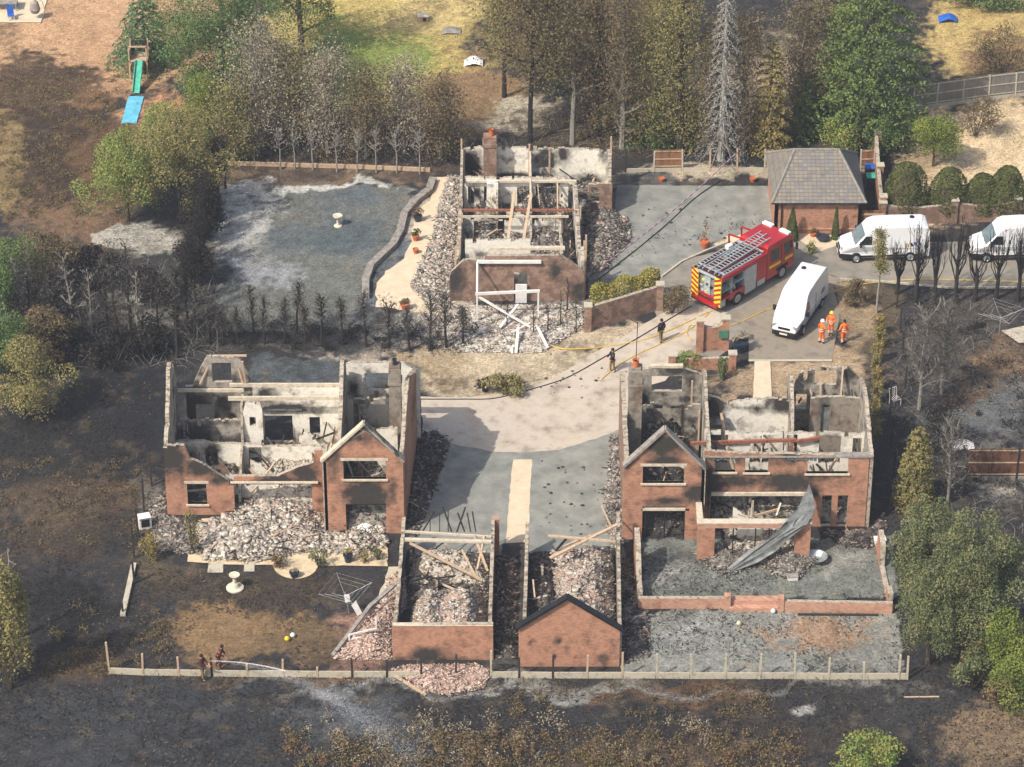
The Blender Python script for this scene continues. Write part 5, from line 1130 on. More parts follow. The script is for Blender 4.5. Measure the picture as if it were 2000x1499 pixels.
def fire_engine():
    fw = Vector((.685, .728, 0)).normalized(); rr = G3(1407, 616); left = Vector((-fw.y, fw.x, 0))
    o = rr+left*1.25
    T = thing('fire_engine', 'red fire engine with ladders on its roof and yellow striped open rear', 'fire engine', tuple(o+fw*3.8), math.atan2(fw.y, fw.x))
    X0 = -3.8
    def bx(name, c, d, m, bevel=0, par=T, e=None):
        q = MB(); q.box((c[0]+X0, c[1], c[2]), d, e=e); return q.build(name, M[m], par, bevel=bevel)
    # cab: rear at 4.7, front 7.6
    q = MB(); prof = [(4.75, .55), (4.75, 2.95), (4.95, 3.08), (7.15, 3.06), (7.42, 2.9), (7.58, 1.7), (7.6, .5)]
    loft(q, [(x+X0, z) for x, z in prof], lambda x, z: 1.22-(.06 if z > 1.8 else 0)); cab = q.build('cab', M['red'], T, bevel=.05)
    quadpanel('windscreen', cab, [(7.60+X0, -1.05, 1.62), (7.60+X0, 1.05, 1.62), (7.46+X0, 1.0, 2.68), (7.46+X0, -1.0, 2.68)], M['glass'])
    for k in (-1, 1):
        for xa, xb in ((5.15, 6.0), (6.5, 7.3)):
            p = [(xb+X0, k*1.205, 1.75), (xa+X0, k*1.205, 1.75), (xa+X0, k*1.175, 2.6), (xb-.05+X0, k*1.175, 2.6)]
            quadpanel('cab_window', cab, p if k > 0 else p[::-1], M['glass'], .02)
        bx('cab_door_seam', (6.2, k*1.225, 1.7), (.03, .02, 2.0), 'black', par=cab)
        bx('light_bar', (7.1, k*.72, 3.12), (.34, .8, .16), 'helmet_w', .03)
        bx('wing_mirror', (7.55, k*1.42, 2.1), (.14, .14, .5), 'black', .02, cab)
        for x in (6.35, 1.75): wheel(T, x+X0, k*1.08, .5, .3, k)
        bx('wheel_arch', (6.35, k*1.2, .95), (1.25, .06, .28), 'black', .02)
        bx('yellow_stripe', (5.55, k*1.235, 1.42), (1.2, .02, .2), 'yellow', 0, cab)
        bx('yellow_stripe', (7.0, k*1.235, 1.42), (.8, .02, .2), 'yellow', 0, cab)
    bx('chassis', (3.7, 0, .55), (7.3, 1.7, .35), 'black')
    # body with lockers
    bx('floor', (2.3, 0, 1.02), (4.6, 2.4, .16), 'red')
    bx('roof_deck', (2.3, 0, 2.52), (4.6, 2.1, .08), 'maroon')
    bx('bulkhead', (2.3, 0, 1.75), (4.5, .5, 1.5), 'silver')
    bx('front_wall', (4.6, 0, 1.7), (.1, 2.45, 2.1), 'red')
    for x in (1.15, 2.45, 3.65): bx('locker_divider', (x, 0, 1.7), (.06, 2.4, 1.5), 'silver')
    for k in (-1, 1):
        bx('body_rail', (2.3, k*1.16, 2.55), (4.6, .16, .34), 'red', .03)
        bx('skirt', (1.75, k*1.18, .92), (1.7, .08, .5), 'red', .03)
        bx('skirt', (.25, k*1.18, .75), (.5, .08, .5), 'silver', .01)
        bx('roller_shutter', (3.05, k*1.2, 1.42), (1.12, .06, 1.9), 'silver', .01)
        bx('side_step', (4.2, k*1.18, .75), (.8, .08, .55), 'silver', .02)
        bx('red_panel', (4.15, k*1.2, 1.65), (.95, .06, 1.5), 'red', .02)
        for i in range(9):
            x = random.choice((.3, .55, .85, 1.35, 1.6, 1.9, 2.2)); z = random.choice((1.3, 1.65, 2.0))
            bx('locker_kit', (x, k*random.uniform(.7, 1.05), z), (.24, .3, .22), random.choice(('silver', 'blue', 'yellow', 'steel', 'black', 'orange')), .02)
        bx('shelf', (1.8, k*.8, 1.75), (1.25, .7, .04), 'silver'); bx('shelf', (.6, k*.8, 1.55), (1.05, .7, .04), 'silver')
        # rear corner with slanted stripes
        pz = bx('rear_panel', (-.02, k*.97, 1.62), (.10, .56, 2.1), 'yellow', .02)
        for z in np.arange(.75, 2.6, .36):
            q = MB(); q.box((X0-.09, k*.97, z), (.02, .62, .13), e=(k*.5, 0, 0)); q.build('red_stripe', M['red'], pz)
    bx('rear_bumper', (-.1, 0, .62), (.3, 2.2, .26), 'red', .03)
    bx('pump_panel', (.2, 0, 1.5), (.1, 1.35, 1.5), 'steel')
    for i in range(8): bx('pump_gauge', (.08, random.uniform(-.5, .5), random.uniform(1.1, 2.2)), (.12, .2, .16), random.choice(('yellow', 'black', 'yellow', 'silver')), .02)
    bx('rear_rail', (.0, 0, 2.62), (.16, 1.5, .14), 'silver', .02)
    def ladder(x0, x1, y, z, w, m='silver', slope=0.0):
        q = MB()
        for s_ in (-1, 1):
            q.beam((x0+X0, y+s_*w/2, z), (x1+X0, y+s_*w/2, z+slope), .05, .1)
        n = int((x1-x0)/.3)
        for i in range(1, n):
            x = x0+(x1-x0)*i/n; q.beam((x+X0, y-w/2, z+slope*i/n), (x+X0, y+w/2, z+slope*i/n), .04, .04)
        q.build('ladder', M[m], T)
    ladder(-.1, 5.9, .1, 2.95, .5, slope=.25); ladder(-.1, 5.6, -.42, 2.95, .5, slope=.25); ladder(.2, 4.2, -.95, 2.78, .3); ladder(-.1, 4.6, .95, 2.8, .34)
    bx('ladder_gantry', (.5, 0, 2.8), (.1, 2.2, .1), 'silver'); bx('ladder_gantry', (4.4, 0, 2.85), (.1, 2.2, .1), 'silver')
    bx('roof_box', (3.2, .55, 2.68), (1.6, .35, .25), 'steel', .02); bx('roof_box', (3.4, 1.0, 2.85), (.5, .3, .25), 'helmet_w', .03)
    for x in (4.9, 6.2):   # open cab doors on the far side
        q = MB(); y0_, y1_ = 1.25, 2.15
        for a, b in (((x, y0_, .8), (x, y1_, .8)), ((x, y0_, 2.75), (x-.15, y1_, 2.75)), ((x, y1_, .8), (x-.15, y1_, 2.75)), ((x, y0_, .8), (x, y0_, 2.75)), ((x, y0_, 1.6), (x-.08, y1_, 1.6))):
            q.beam((a[0]+X0, a[1], a[2]), (b[0]+X0, b[1], b[2]), .08, .1)
        q.box((x+X0, (y0_+y1_)/2, 1.2), (.06, .85, .75)); q.build('open_door', M['red'], T)
    return T
fire_engine()

# ------------------------------------------------------------------ people
def skinned(name, verts, edges, radii, m, parent, sub=1):
    me = bpy.data.meshes.new(name); me.from_pydata(verts, edges, []); o = bpy.data.objects.new(name, me); C.objects.link(o)
    sk = o.modifiers.new('skin', 'SKIN'); sk.use_smooth_shade = True
    for i, r in enumerate(radii): me.skin_vertices[0].data[i].radius = (r, r*.85) if not isinstance(r, tuple) else r
    me.skin_vertices[0].data[0].use_root = True
    if sub: s_ = o.modifiers.new('sub', 'SUBSURF'); s_.levels = sub; s_.render_levels = sub
    bpy.context.view_layer.update(); dg = bpy.context.evaluated_depsgraph_get()
    nm = bpy.data.meshes.new_from_object(o.evaluated_get(dg)); bpy.data.objects.remove(o)
    nm.name = name; nm.materials.clear(); nm.materials.append(m)
    o = bpy.data.objects.new(name, nm); C.objects.link(o); o.parent = parent; return o
def person(label, px, py, rz, top, bottom, hat=None, arms=((.28, .05, .85), (-.28, .05, .85)), stride=.12, long_top=.86, bands=False, lean=.0, group='people at the fire scene', H=1.78, cols2=None):
    """arms: hand positions (left, right); local x right, y forward"""
    x, y = G(px, py); T = thing('person', label, 'person', (x, y, 0), rz, group)
    k = H/1.78; Ly = lean
    J = {'pel': (0, 0, .95), 'chest': (0, Ly*.6, 1.28), 'neck': (0, Ly, 1.5), 'head': (0, Ly*1.15+.01, 1.66),
         'hipl': (.1, 0, .9), 'kl': (.11, stride*.7, .5), 'al': (.11, stride*.6, .09), 'tl': (.12, stride*.6+.15, .04),
         'hipr': (-.1, 0, .9), 'kr': (-.11, -stride*.2, .5), 'ar': (-.11, -stride, .09), 'tr': (-.12, -stride+.15, .04)}
    sl_, sr_ = Vector((.19, Ly*.9, 1.44)), Vector((-.19, Ly*.9, 1.44))
    hl, hr = Vector(arms[0]), Vector(arms[1])
    def elbow(s, h, sx):
        mid = (s+h)/2; d = (h-s).length; off_ = math.sqrt(max(0, .29**2-(d/2)**2)); return mid+Vector((sx*.5, -.75, -.2)).normalized()*off_
    el, er = elbow(sl_, hl, 1), elbow(sr_, hr, -1)
    names = ['pel', 'chest', 'neck', 'head']; V = [J[n] for n in names]; E = [(0, 1), (1, 2), (2, 3)]; Rr = [.13, .14, .055, .098]
    def chain(start, pts, rs):
        p = start
        for q, r in zip(pts, rs): V.append(tuple(q)); Rr.append(r); E.append((p, len(V)-1)); p = len(V)-1
        return p
    chain(0, [J['hipl'], J['kl'], J['al'], J['tl']], [.09, .06, .045, .04]); chain(0, [J['hipr'], J['kr'], J['ar'], J['tr']], [.09, .06, .045, .04])
    for s_, e_, h_, sx in ((sl_, el, hl, 1), (sr_, er, hr, -1)):
        w_ = chain(1, [s_, e_, h_], [.055, .042, .03]); d = (h_-e_).normalized(); pm = h_+d*.06
        pi = chain(w_, [pm], [.034]); side = d.cross(Vector((0, 1, 0.2))).normalized()
        for f, ln in ((-.03, .062), (-.01, .075), (.01, .07), (.03, .055)):
            a = pm+side*f+d*.03; chain(pi, [a, a+d*ln*.6+Vector((0, .008, 0)), a+d*ln+Vector((0, .022, -.006))], [.009, .008, .007])
        chain(w_, [h_+side*-.035+d*.025, h_+side*-.055+d*.06+Vector((0, .02, 0))], [.011, .009])
    V.append((0, J['head'][1]+.1, 1.64)); Rr.append(.014); E.append((3, len(V)-1))     # nose
    V.append((.085, J['head'][1], 1.65)); Rr.append(.018); E.append((3, len(V)-1)); V.append((-.085, J['head'][1], 1.65)); Rr.append(.018); E.append((3, len(V)-1))
    V = [tuple(Vector(v)*k) for v in V]; skinned('body', V, E, [r*k for r in Rr], M['skin'], T)
    q = MB()
    for sx in (-1, 1): q.lathe((sx*.033*k, (J['head'][1]+.092)*k, 1.675*k), [(0, -.008), (.011, 0), (0, .008)], 6)
    e_ = q.build('eyes', M['hair'], T)
    q = MB(); q.box((0, (J['head'][1]+.095)*k, 1.595*k), (.045, .012, .01)); q.build('mouth', M['maroon'], T)
    def garment(name, pts, edges, rad, m): return skinned(name, [tuple(Vector(v)*k) for v in pts], edges, [r*k for r in rad], M[m], T)
    garment('jacket', [(0, 0, long_top), (0, Ly*.6, 1.25), (0, Ly, 1.46), sl_, el, el.lerp(hl, .85), sr_, er, er.lerp(hr, .85)], [(0, 1), (1, 2), (2, 3), (3, 4), (4, 5), (2, 6), (6, 7), (7, 8)], [.17, .175, .10, .085, .068, .055, .085, .068, .055], top)
    kl, al, kr, ar = [Vector(J[n]) for n in ('kl', 'al', 'kr', 'ar')]
    garment('trousers', [(0, 0, .98), J['hipl'], kl, al+Vector((0, 0, .05)), J['hipr'], kr, ar+Vector((0, 0, .05))], [(0, 1), (1, 2), (2, 3), (0, 4), (4, 5), (5, 6)], [.15, .115, .085, .075, .115, .085, .075], bottom)
    for nm_, a, b in (('al', 'al', 'tl'), ('ar', 'ar', 'tr')):
        a = Vector(J[a]); b = Vector(J[b]); garment('boot', [a+Vector((0, 0, .12)), a+Vector((0, -.01, -.03)), b], [(0, 1), (1, 2)], [.062, .062, .048], 'boots')
    if bands:
        q = MB()
        for z, r in ((1.02, .2), (1.16, .2)): q.lathe((0, Ly*.4*k, z*k), [(r*k, -.03), (r*k*1.01, .03)], 14)
        for a, b_ in ((kl, al), (kr, ar)):
            for t_ in (.35, .6): p = a.lerp(b_, t_)*k; q.lathe(tuple(p), [(.098*k, -.03), (.098*k, .03)], 10)
        q.v = [(v[0], v[1]*.95, v[2]) for v in q.v]; q.build('reflective_bands', M['reflect'], T)
    hc = (0, J['head'][1]*k, 1.69*k)
    q = MB()
    if hat:
        q.lathe(hc, [(.155, .005), (.135, .02), (.13, .07), (.095, .12), (.04, .14), (0, .142)], 16); q.build('helmet', M[hat], T, smooth=True)
    else:
        q.lathe(hc, [(.1, -.04), (.112, .02), (.1, .07), (.06, .105), (0, .112)], 14); q.v = [(v[0], v[1]-.012, v[2]) for v in q.v]; q.build('hair', M['hair'], T, smooth=True)
    return T
person('worker in orange hi-vis with a white helmet beside the white van', 1604, 671, math.radians(-60), 'orange', 'orange', 'helmet_w', arms=((.33, .3, 1.2), (-.27, .12, .95)), stride=.1, bands=True)
person('worker in orange hi-vis with a yellow helmet behind the white helmeted one', 1622, 655, math.radians(150), 'orange', 'orange', 'helmet_y', arms=((.2, .3, 1.15), (-.2, .28, 1.1)), stride=.02, bands=True)
person('bare headed worker in orange hi-vis standing apart on the dry soil', 1647, 671, math.radians(20), 'orange', 'orange', None, arms=((.3, .05, .9), (-.33, .12, .98)), stride=.1, bands=True)
person('person in black shirt and khaki trousers walking by the curved brick wall', 1291, 669, math.radians(35), 'navy', 'khaki', None, arms=((.3, .1, .9), (-.3, -.02, .88)), stride=.16)
person('person in black shirt raking on the pale drive near the right house chimney', 1196, 727, math.radians(120), 'navy', 'khaki', None, arms=((.2, .32, 1.05), (-.12, .38, 1.12)), stride=.12)
pr = person('person in maroon top and tan trousers standing at the bottom fence holding the hose', 396, 1328, math.radians(-110), 'maroon', 'khaki', None, arms=((.12, .4, 1.15), (-.12, .38, 1.1)), stride=.12)
person('person in maroon clothes crouching forward just inside the bottom fence', 428, 1304, math.radians(-100), 'maroon', 'maroon', None, arms=((.16, .45, 1.0), (-.14, .42, .95)), stride=.2, lean=.22, H=1.6)
q = MB(); q.tube([G3(1188, 722, 1.1), G3(1174, 744, .05)], .02, 5); q.beam(G3(1170, 744, .04), G3(1180, 746, .04), .05, .06)
tag(q.build('rake', M['wood'], loc=G3(1176, 742)), 'long handled rake held over the pale drive', 'rake')

# hoses, cable shadows, tape
def cable(name, label, cat, pts, r, m):
    P = [G3(*p) if len(p) == 3 else G3(p[0], p[1], .05) for p in pts]; S_ = []
    for i in range(len(P)-1):
        p0, p1, p2, p3 = P[max(i-1, 0)], P[i], P[i+1], P[min(i+2, len(P)-1)]
        for k in range(6):
            t = k/6; S_.append(.5*((2*p1)+(p2-p0)*t+(2*p0-5*p1+4*p2-p3)*t*t+(3*p1-p0-3*p2+p3)*t**3))
    S_.append(P[-1]); q = MB(); q.tube(S_, r, 5); return tag(q.build(name, M[m], loc=P[0]), label, cat)
cable('fire_hose', 'yellow hose curling from the engine across the drive to the bungalow frame', 'hose', [(985, 642), (1030, 655), (1065, 668), (1090, 680), (1130, 682), (1190, 676), (1260, 663), (1320, 640), (1375, 614), (1398, 605)], .045, 'hose')
cable('fire_hose', 'second yellow hose running up the drive beside the walking person', 'hose', [(1175, 742), (1205, 716), (1250, 690), (1300, 668), (1345, 645), (1385, 612)], .04, 'hose')
cable('fire_hose', 'yellow hose passing under the white van towards the parked vans', 'hose', [(1350, 665), (1342, 652), (1352, 635), (1400, 640), (1440, 632), (1500, 605), (1560, 590), (1640, 566), (1700, 553), (1800, 546), (1900, 548), (2060, 552)], .04, 'hose')
cable('drive_cable_shadow', 'cable shadow drawn as a dark tube across the drive from the court to the left house', 'cable', [(822, 780), (900, 780), (960, 779), (1010, 768), (1080, 748), (1120, 732), (1180, 698), (1240, 664), (1310, 622), (1350, 598)], .04, 'cable')  # shadow of a cable, put on the ground as a dark tube
cable('court_cable_shadow', 'cable shadow drawn as a dark tube over the grey tarmac court', 'cable', [(1170, 545), (1240, 490), (1300, 440), (1360, 385), (1410, 352)], .035, 'cable')  # same cable's shadow over the court, also modelled as a dark tube
def tape():
    a = Vector((*G(1440, 335), 2.2)); a = Vector((G(1440, 335)[0], G(1440, 335)[1], 1.6)); b = G3(1178, 518, .6); n = 46; q = MB()
    for i in range(n):
        p0 = a.lerp(b, i/n); p1 = a.lerp(b, (i+1)/n); s0 = Vector((0, 0, -.9*math.sin(math.pi*i/n))); s1 = Vector((0, 0, -.9*math.sin(math.pi*(i+1)/n)))
        q.beam(p0+s0*.4, p1+s1*.4, .02, .09, m=i % 2)
    m1 = mat('magenta tape', ['#b35a98', '#c26ba8'], 4, bump=0)
    return tag(q.build('barrier_tape', [m1, M['reflect']], loc=a), 'pink and white barrier tape strung from the fence to the bungalow', 'tape')
tape()
def jet():
    n = 16000; t = R.rand(n)**.75; o = G3(410, 1322, 0); e1 = G3(850, 1468, 0); dv = e1-o; sd_ = Vector((-dv.y, dv.x, 0)).normalized()
    o = o+Vector((0, 0, 1.1)); f = lambda q: 1.1+5.3*q-6.3*q*q
    w_ = .02+.9*t**2.2; lat = R.normal(0, 1, n)*w_-1.3*t**2
    P = np.stack([o.x+dv.x*t+sd_.x*lat, o.y+dv.y*t+sd_.y*lat, np.maximum(f(t)+R.normal(0, 1, n)*w_*.5-R.rand(n)*t*1.2, .04)], 1)
    V, Fq = leaf_arrays(P, (.03+.07*t)*R.uniform(.5, 1.2, n), aspect=.5)
    m, nt, b, N, L = newmat('water spray'); b.inputs['Base Color'].default_value = (.75, .8, .86, 1); b.inputs['Roughness'].default_value = .3; b.inputs['Alpha'].default_value = .12
    ob = np_mesh('water_jet', V, Fq, m, loc=tuple(o)); tag(ob, 'white jet of water arcing from the fence onto the charred field', 'water jet', kind='stuff')
    q = MB(); q.tube([Vector((o.x+dv.x*k/20, o.y+dv.y*k/20, f(k/20))) for k in range(8)], [.018+.004*k for k in range(8)], 6)
    m2, nt, b, N, L = newmat('water core'); b.inputs['Base Color'].default_value = (.8, .83, .86, 1); b.inputs['Roughness'].default_value = .2; b.inputs['Alpha'].default_value = .25
    tag(q.build('water_stream', m2, loc=tuple(o)), 'solid white start of the water jet at the fence', 'water stream')
jet()

# ------------------------------------------------------------------ garden things
def pot(label, px, py, h, r, m='terracotta', plant=None, ph=.8, pr_=.4, n=240, name='plant_pot', cat='plant pot', seed=1):
    x, y = G(px, py); T = thing(name, label, cat, (x, y, 0))
    q = MB(); q.lathe((0, 0, 0), [(0, 0), (r*.65, 0), (r*.95, h*.8), (r*1.05, h*.82), (r*1.05, h), (r*.9, h), (r*.85, h*.85), (0, h*.85)], 16); q.build('pot', M[m], T)
    if plant:
        P, D = crown_points(n, 0, 0, h+ph*.45, pr_, pr_, ph*.55, 5, .5, seed); V, Fq = leaf_arrays(P, .13*R.uniform(.5, 1.3, n), D); np_mesh('plant', V, Fq, LF[plant], T)
    return T
pot('terracotta pot with a tall straw coloured grass plume on the tarmac edge', 1376, 484, .55, .33, plant='grey', ph=1.9, pr_=.22)
pot('small terracotta pot by the outbuilding wall', 1588, 462, .3, .24, plant='rust', ph=.4, pr_=.25)
pot('dark bowl planter on the gravel by the outbuilding', 1607, 470, .3, .45, 'bluepot')
pot('very large black pot with pale flowers beside the brick planter', 1444, 686, .75, .5, 'bluepot', 'grey', .9, .55, 500)
pot('brown pot with a spiky plant on the upper terrace', 812, 470, .4, .25, 'terracotta', 'deep', .6, .35)
pot('dark pot by the winding kerb near the bungalow', 816, 432, .45, .3, 'bluepot', 'rust', .7, .4)
pot('small terracotta pot lowest on the terrace', 812, 495, .35, .2, 'terracotta')
pot('round dark pot under the wall at the left of the terrace rubble', 791, 604, .45, .3, 'terracotta', 'rust', .4, .35)
pot('blue green pot in the middle of the half round step', 575, 1128, .42, .28, 'bluepot', 'grey', .25, .2)
pot('conical brown pot on the cream patio edge', 680, 1098, .6, .28, 'bluepot', 'gold', .4, .2)
pot('small brown pot on the upper court below the fence panel', 1292, 355, .3, .22, 'terracotta')
pot('small brown pot on the court edge left of the outbuilding', 1470, 355, .3, .22, 'terracotta')
bush('shrub', 'reddish brown shrub at the left of the half round step', 545, 1108, 1080, 44, 'rust', 500, .13, 3, 'shrub')
bush('shrub', 'pale green shrub at the right of the half round step', 622, 1106, 1072, 46, 'oak', 600, .13, 4, 'shrub')
bush('shrub', 'small yellowish shrub near the right end of the patio', 712, 1100, 1075, 26, 'olive', 260, .12, 5, 'shrub')
bush('shrub', 'low green shrub at the right corner of the cream patio', 738, 1095, 1068, 34, 'oak', 320, .12, 6, 'shrub')
bush('shrub', 'orange brown conifer shrub left of the rubble heap', 296, 1092, 1038, 46, 'gold', 1100, .13, 7, 'shrub')
bush('shrub', 'tall scorched climber on the left house corner window', 376, 1080, 985, 38, 'olive', 700, .13, 8, 'shrub', ratio=.6)
bush('shrub', 'green grass clump on the gravel before the outbuilding', 1583, 495, 474, 34, 'lime', 400, .12, 9, 'shrub')
def birdbath(label, px, py, k=1.0):
    q = MB(); q.lathe((*G(px, py), 0), [(0, 0), (.28*k, 0), (.28*k, .06), (.12*k, .12), (.08*k, .3*k), (.09*k, .65*k), (.3*k, .74*k), (.34*k, .85*k), (.3*k, .86*k), (0, .78*k)], 16)
    return tag(q.build('bird_bath', M['stoneware'], loc=(*G(px, py), 0)), label, 'bird bath')
birdbath('pale pedestal bird bath alone on the ash lawn', 660, 442)
x, y = G(459, 1150); T = thing('fountain', 'cream two tier fountain on the burnt lawn below the patio', 'fountain', (x, y, 0))
q = MB(); q.lathe((0, 0, 0), [(0, 0), (.5, 0), (.52, .1), (.3, .16), (.2, .4), (0, .4)], 18); q.build('base', M['stoneware'], T)
q = MB(); q.lathe((0, 0, 0), [(0, .38), (.12, .4), (.09, .8), (.3, .95), (.32, 1.0), (.1, .96), (0, .98)], 16); q.build('bowl', M['stoneware'], T)
# rotary washing lines
def rotary(label, px, py, tilt, tz, closed, laundry=False):
    x, y = G(px, py); T = thing('rotary_line', label, 'washing line', (x, y, 0))
    top_ = Vector((math.sin(tilt)*1.6, 0, math.cos(tilt)*1.6)); q = MB(); q.tube([(0, 0, 0), tuple(top_)], .03, 6); q.build('pole', M['steel'], T)
    tips = []
    for i in range(4):
        a = tz+i*math.pi/2; tp = top_+Vector((math.cos(a)*1.6, math.sin(a)*1.6, .25 if not closed else -.5)); tips.append(tp)
        q = MB(); q.tube([tuple(top_-Vector((0, 0, .3))), tuple(tp)], .015, 5); q.build('arm', M['steel'], T)
    q = MB()
    for f in (.5, .75, 1):
        for i in range(4): q.tube([tuple(top_.lerp(tips[i], f)), tuple(top_.lerp(tips[(i+1) % 4], f))], .004, 3, cap=False)
    q.build('lines', M['white_paint'], T)
    if laundry:
        quadpanel('cloth', T, [(.15, -.1, .7), (.5, -.3, .1), (.75, -.1, .15), (.4, .1, .9)], M['white_paint']); quadpanel('cloth', T, [(-.25, -.1, 1.45), (.05, -.1, 1.5), (.1, -.1, 1.0), (-.2, -.1, .9)], M['white_paint'])
rotary('tilted rotary washing line with white cloth on the burnt lawn', 682, 1200, -.12, .35, False, True)
rotary('half folded white rotary washing line in the right hand garden', 1951, 655, 0, .2, False)
# satellite dish shaped fire bowl
q = MB(); q.lathe((*G(1594, 1098), 0), [(0, .12), (.12, .1), (.35, .2), (.6, .42), (.66, .45), (.62, .4), (.35, .12), (.1, .0), (0, 0)], 24); tag(q.build('metal_bowl', M['steel'], loc=(*G(1594, 1098), 0)), 'wide shallow metal bowl beside the right garden room pier', 'bowl', ); 
def applianceish(name, label, cat, px, py, d, rz, m, parts=()):
    x, y = G(px, py); T = thing(name, label, cat, (x, y, 0), rz)
    q = MB(); q.box((0, 0, d[2]/2), d); q.build('case', M[m], T, bevel=.03)
    for nm, c, dd, mm in parts: q = MB(); q.box(c, dd); q.build(nm, M[mm], T, bevel=.01)
    return T
applianceish('burnt_appliance', 'white toppled appliance with a black opening at the left fence', 'appliance', 283, 1030, (.75, .6, .85), .3, 'white_paint', (('door', (0, -.31, .48), (.5, .04, .5), 'black'), ('panel', (0, -.31, .8), (.7, .03, .08), 'steel')))
applianceish('storage_box', 'small white box near the terrace end wall', 'box', 1718, 1062, (.65, .45, .35), .1, 'white_paint', (('lid', (0, 0, .37), (.7, .5, .06), 'white_paint'), ('handle', (0, -.25, .2), (.2, .03, .04), 'black')))
applianceish('storage_box', 'pale box lying with ash on the terrace below the lead sheet', 'box', 1548, 1132, (.6, .35, .25), .1, 'white_paint', (('lid', (0, 0, .27), (.64, .4, .05), 'greystone'), ('dark_end', (.33, 0, .14), (.1, .3, .22), 'black')))
applianceish('nest_box', 'small wooden hutch alone on the sunny lawn', 'hutch', 826, 40, (.75, .6, .4), .1, 'wood', (('roof', (0, 0, .44), (.85, .7, .07), 'stoneware'), ('door', (.1, -.31, .2), (.25, .03, .25), 'soot_wood')))
for lb, px, py, m in (('white ball on the burnt lawn', 572, 1245, 'white_paint'), ('small yellow ball beside the white one', 561, 1252, 'yellow'), ('white ball on the ash garden', 1510, 1198, 'white_paint'), ('round pink stone on the ash garden', 1443, 1222, 'stoneware')):
    q = MB(); q.lathe((*G(px, py), .16), [(0, -.16), (.1, -.12), (.16, 0), (.1, .12), (0, .16)], 12); q.lathe((*G(px, py), .16), [(.161, -.012), (.163, .012)], 12); tag(q.build('garden_ball', M[m], loc=(*G(px, py), 0), smooth=True), lb, 'ball')
for lb, px, py, h, kk in (('blue crumpled tarpaulin on the far dry grass', 1850, 40, .5, 'blue'), ('white rubbish bags at the lawn edge under the big scorched tree', 925, 125, .5, 'white_paint'), ('pale grey sheet on the far lawn', 882, 62, .25, 'greystone'), ('pale crumpled sheet beside the far right charred tree', 1880, 872, .25, 'white_paint')):
    x, y = G(px, py); gx = np.linspace(-.7, .7, 12); XX, YY = np.meshgrid(gx, gx*.8, indexing='ij'); rr_ = np.hypot(XX, YY)
    ZZ = h*np.clip(1.1-rr_/.8, 0, 1)**.6*(.5+vnoise(XX+px, YY, 31, 3, 2.5)*1.0)+.01
    V = np.stack([XX+x, YY+y, ZZ], -1).reshape(-1, 3); i = (np.arange(11)[:, None]*12+np.arange(11)[None]).ravel(); Fq = np.stack([i, i+12, i+13, i+1], -1)
    tag(np_mesh('crumpled_sheet', V, Fq, M[kk], loc=(x, y, 0)), lb, 'sheet')
# play tower with slide
x, y = G(272, 155); T = thing('play_tower', 'wooden play tower with a turquoise slide in the top left garden', 'play tower', (x, y, 0))
for sx in (-.65, .65):
    for sy in (0, 1.3): q = MB(); q.box((sx, sy, 1.35), (.1, .1, 2.7)); q.build('post', M['wood'], T)
q = MB(); q.box((0, .65, 1.5), (1.4, 1.4, .08)); q.build('platform', M['wood'], T)
q = MB(); q.box((0, 0, 2.68), (1.4, .1, .1)); q.build('top_beam', M['wood'], T); q = MB(); q.box((0, 1.3, 2.1), (1.3, .05, .9)); q.build('back_boards', M['soot_wood'], T)
q = MB(); q.box((-.62, .65, 1.9), (.05, 1.3, .7)); q.box((-.62, .65, .7), (.06, 1.2, .5)); q.build('side_boards', M['wood'], T)
q = MB(); s0, s1 = Vector((.1, -.05, 1.55)), Vector((.0, -2.4, .1)); q.beam(s0, s1, .5, .05); q.beam(s0+Vector((.26, 0, .1)), s1+Vector((.26, 0, .1)), .05, .22); q.beam(s0+Vector((-.26, 0, .1)), s1+Vector((-.26, 0, .1)), .05, .22); q.build('slide', M['greentarp'], T)
mb = MB(); x, y = G(268, 190); 
for i in range(14):
    for j in range(5):
        def pt(i, j): return (x-.62+.28*j-.012*i+random.Random(i*7+j).uniform(-.02, .02), y-.32*i, .05+random.Random(i*9+j).uniform(0, .05))
        if i < 13 and j < 4: mb.poly([pt(i, j), pt(i+1, j), pt(i+1, j+1), pt(i, j+1)][::-1])
tag(mb.build('water_slide_mat', M['bluemat'], loc=(x, y, 0)), 'long light blue mat laid out below the turquoise slide', 'mat').data.flip_normals()
# garden table and chair top left
x, y = G(22, 40); T = thing('garden_chair', 'blue garden chair at the corner terrace', 'chair', (x, y, 0), .2)
q = MB(); q.box((0, 0, .45), (.5, .5, .05)); q.build('seat', M['blue'], T); q = MB(); q.box((0, .26, .8), (.5, .05, .65), e=(-.15, 0, 0)); q.build('backrest', M['blue'], T)
for sx in (-.22, .22):
    for sy in (-.22, .22): q = MB(); q.box((sx, sy, .22), (.05, .05, .44)); q.build('leg', M['white_paint'], T)
x, y = G(70, 38); T = thing('hammock_chair', 'curved grey garden swing seat with ring base on the corner terrace', 'swing seat', (x, y, 0))
q = MB(); q.tube([(.5*math.cos(t), .5*math.sin(t), .04) for t in np.linspace(0, 6.283, 20)], .03, 5); q.build('ring_base', M['steel'], T)
q = MB(); q.tube([(.5, 0, .04), (.75, 0, .8), (.6, 0, 1.5), (.1, 0, 1.85)], .03, 5); q.build('stand', M['steel'], T)
q = MB(); q.lathe((0, 0, .5), [(0, 0), (.3, .08), (.42, .4), (.3, .9), (.05, 1.2)], 12); q.build('seat_shell', M['greystone'], T)
x, y = G(8, 18); T = thing('garden_table', 'pale garden table cut by the top left corner', 'table', (x, y, 0))
q = MB(); q.box((0, 0, .72), (2.2, 1.2, .05)); q.build('table_top', M['greystone'], T, bevel=.01)
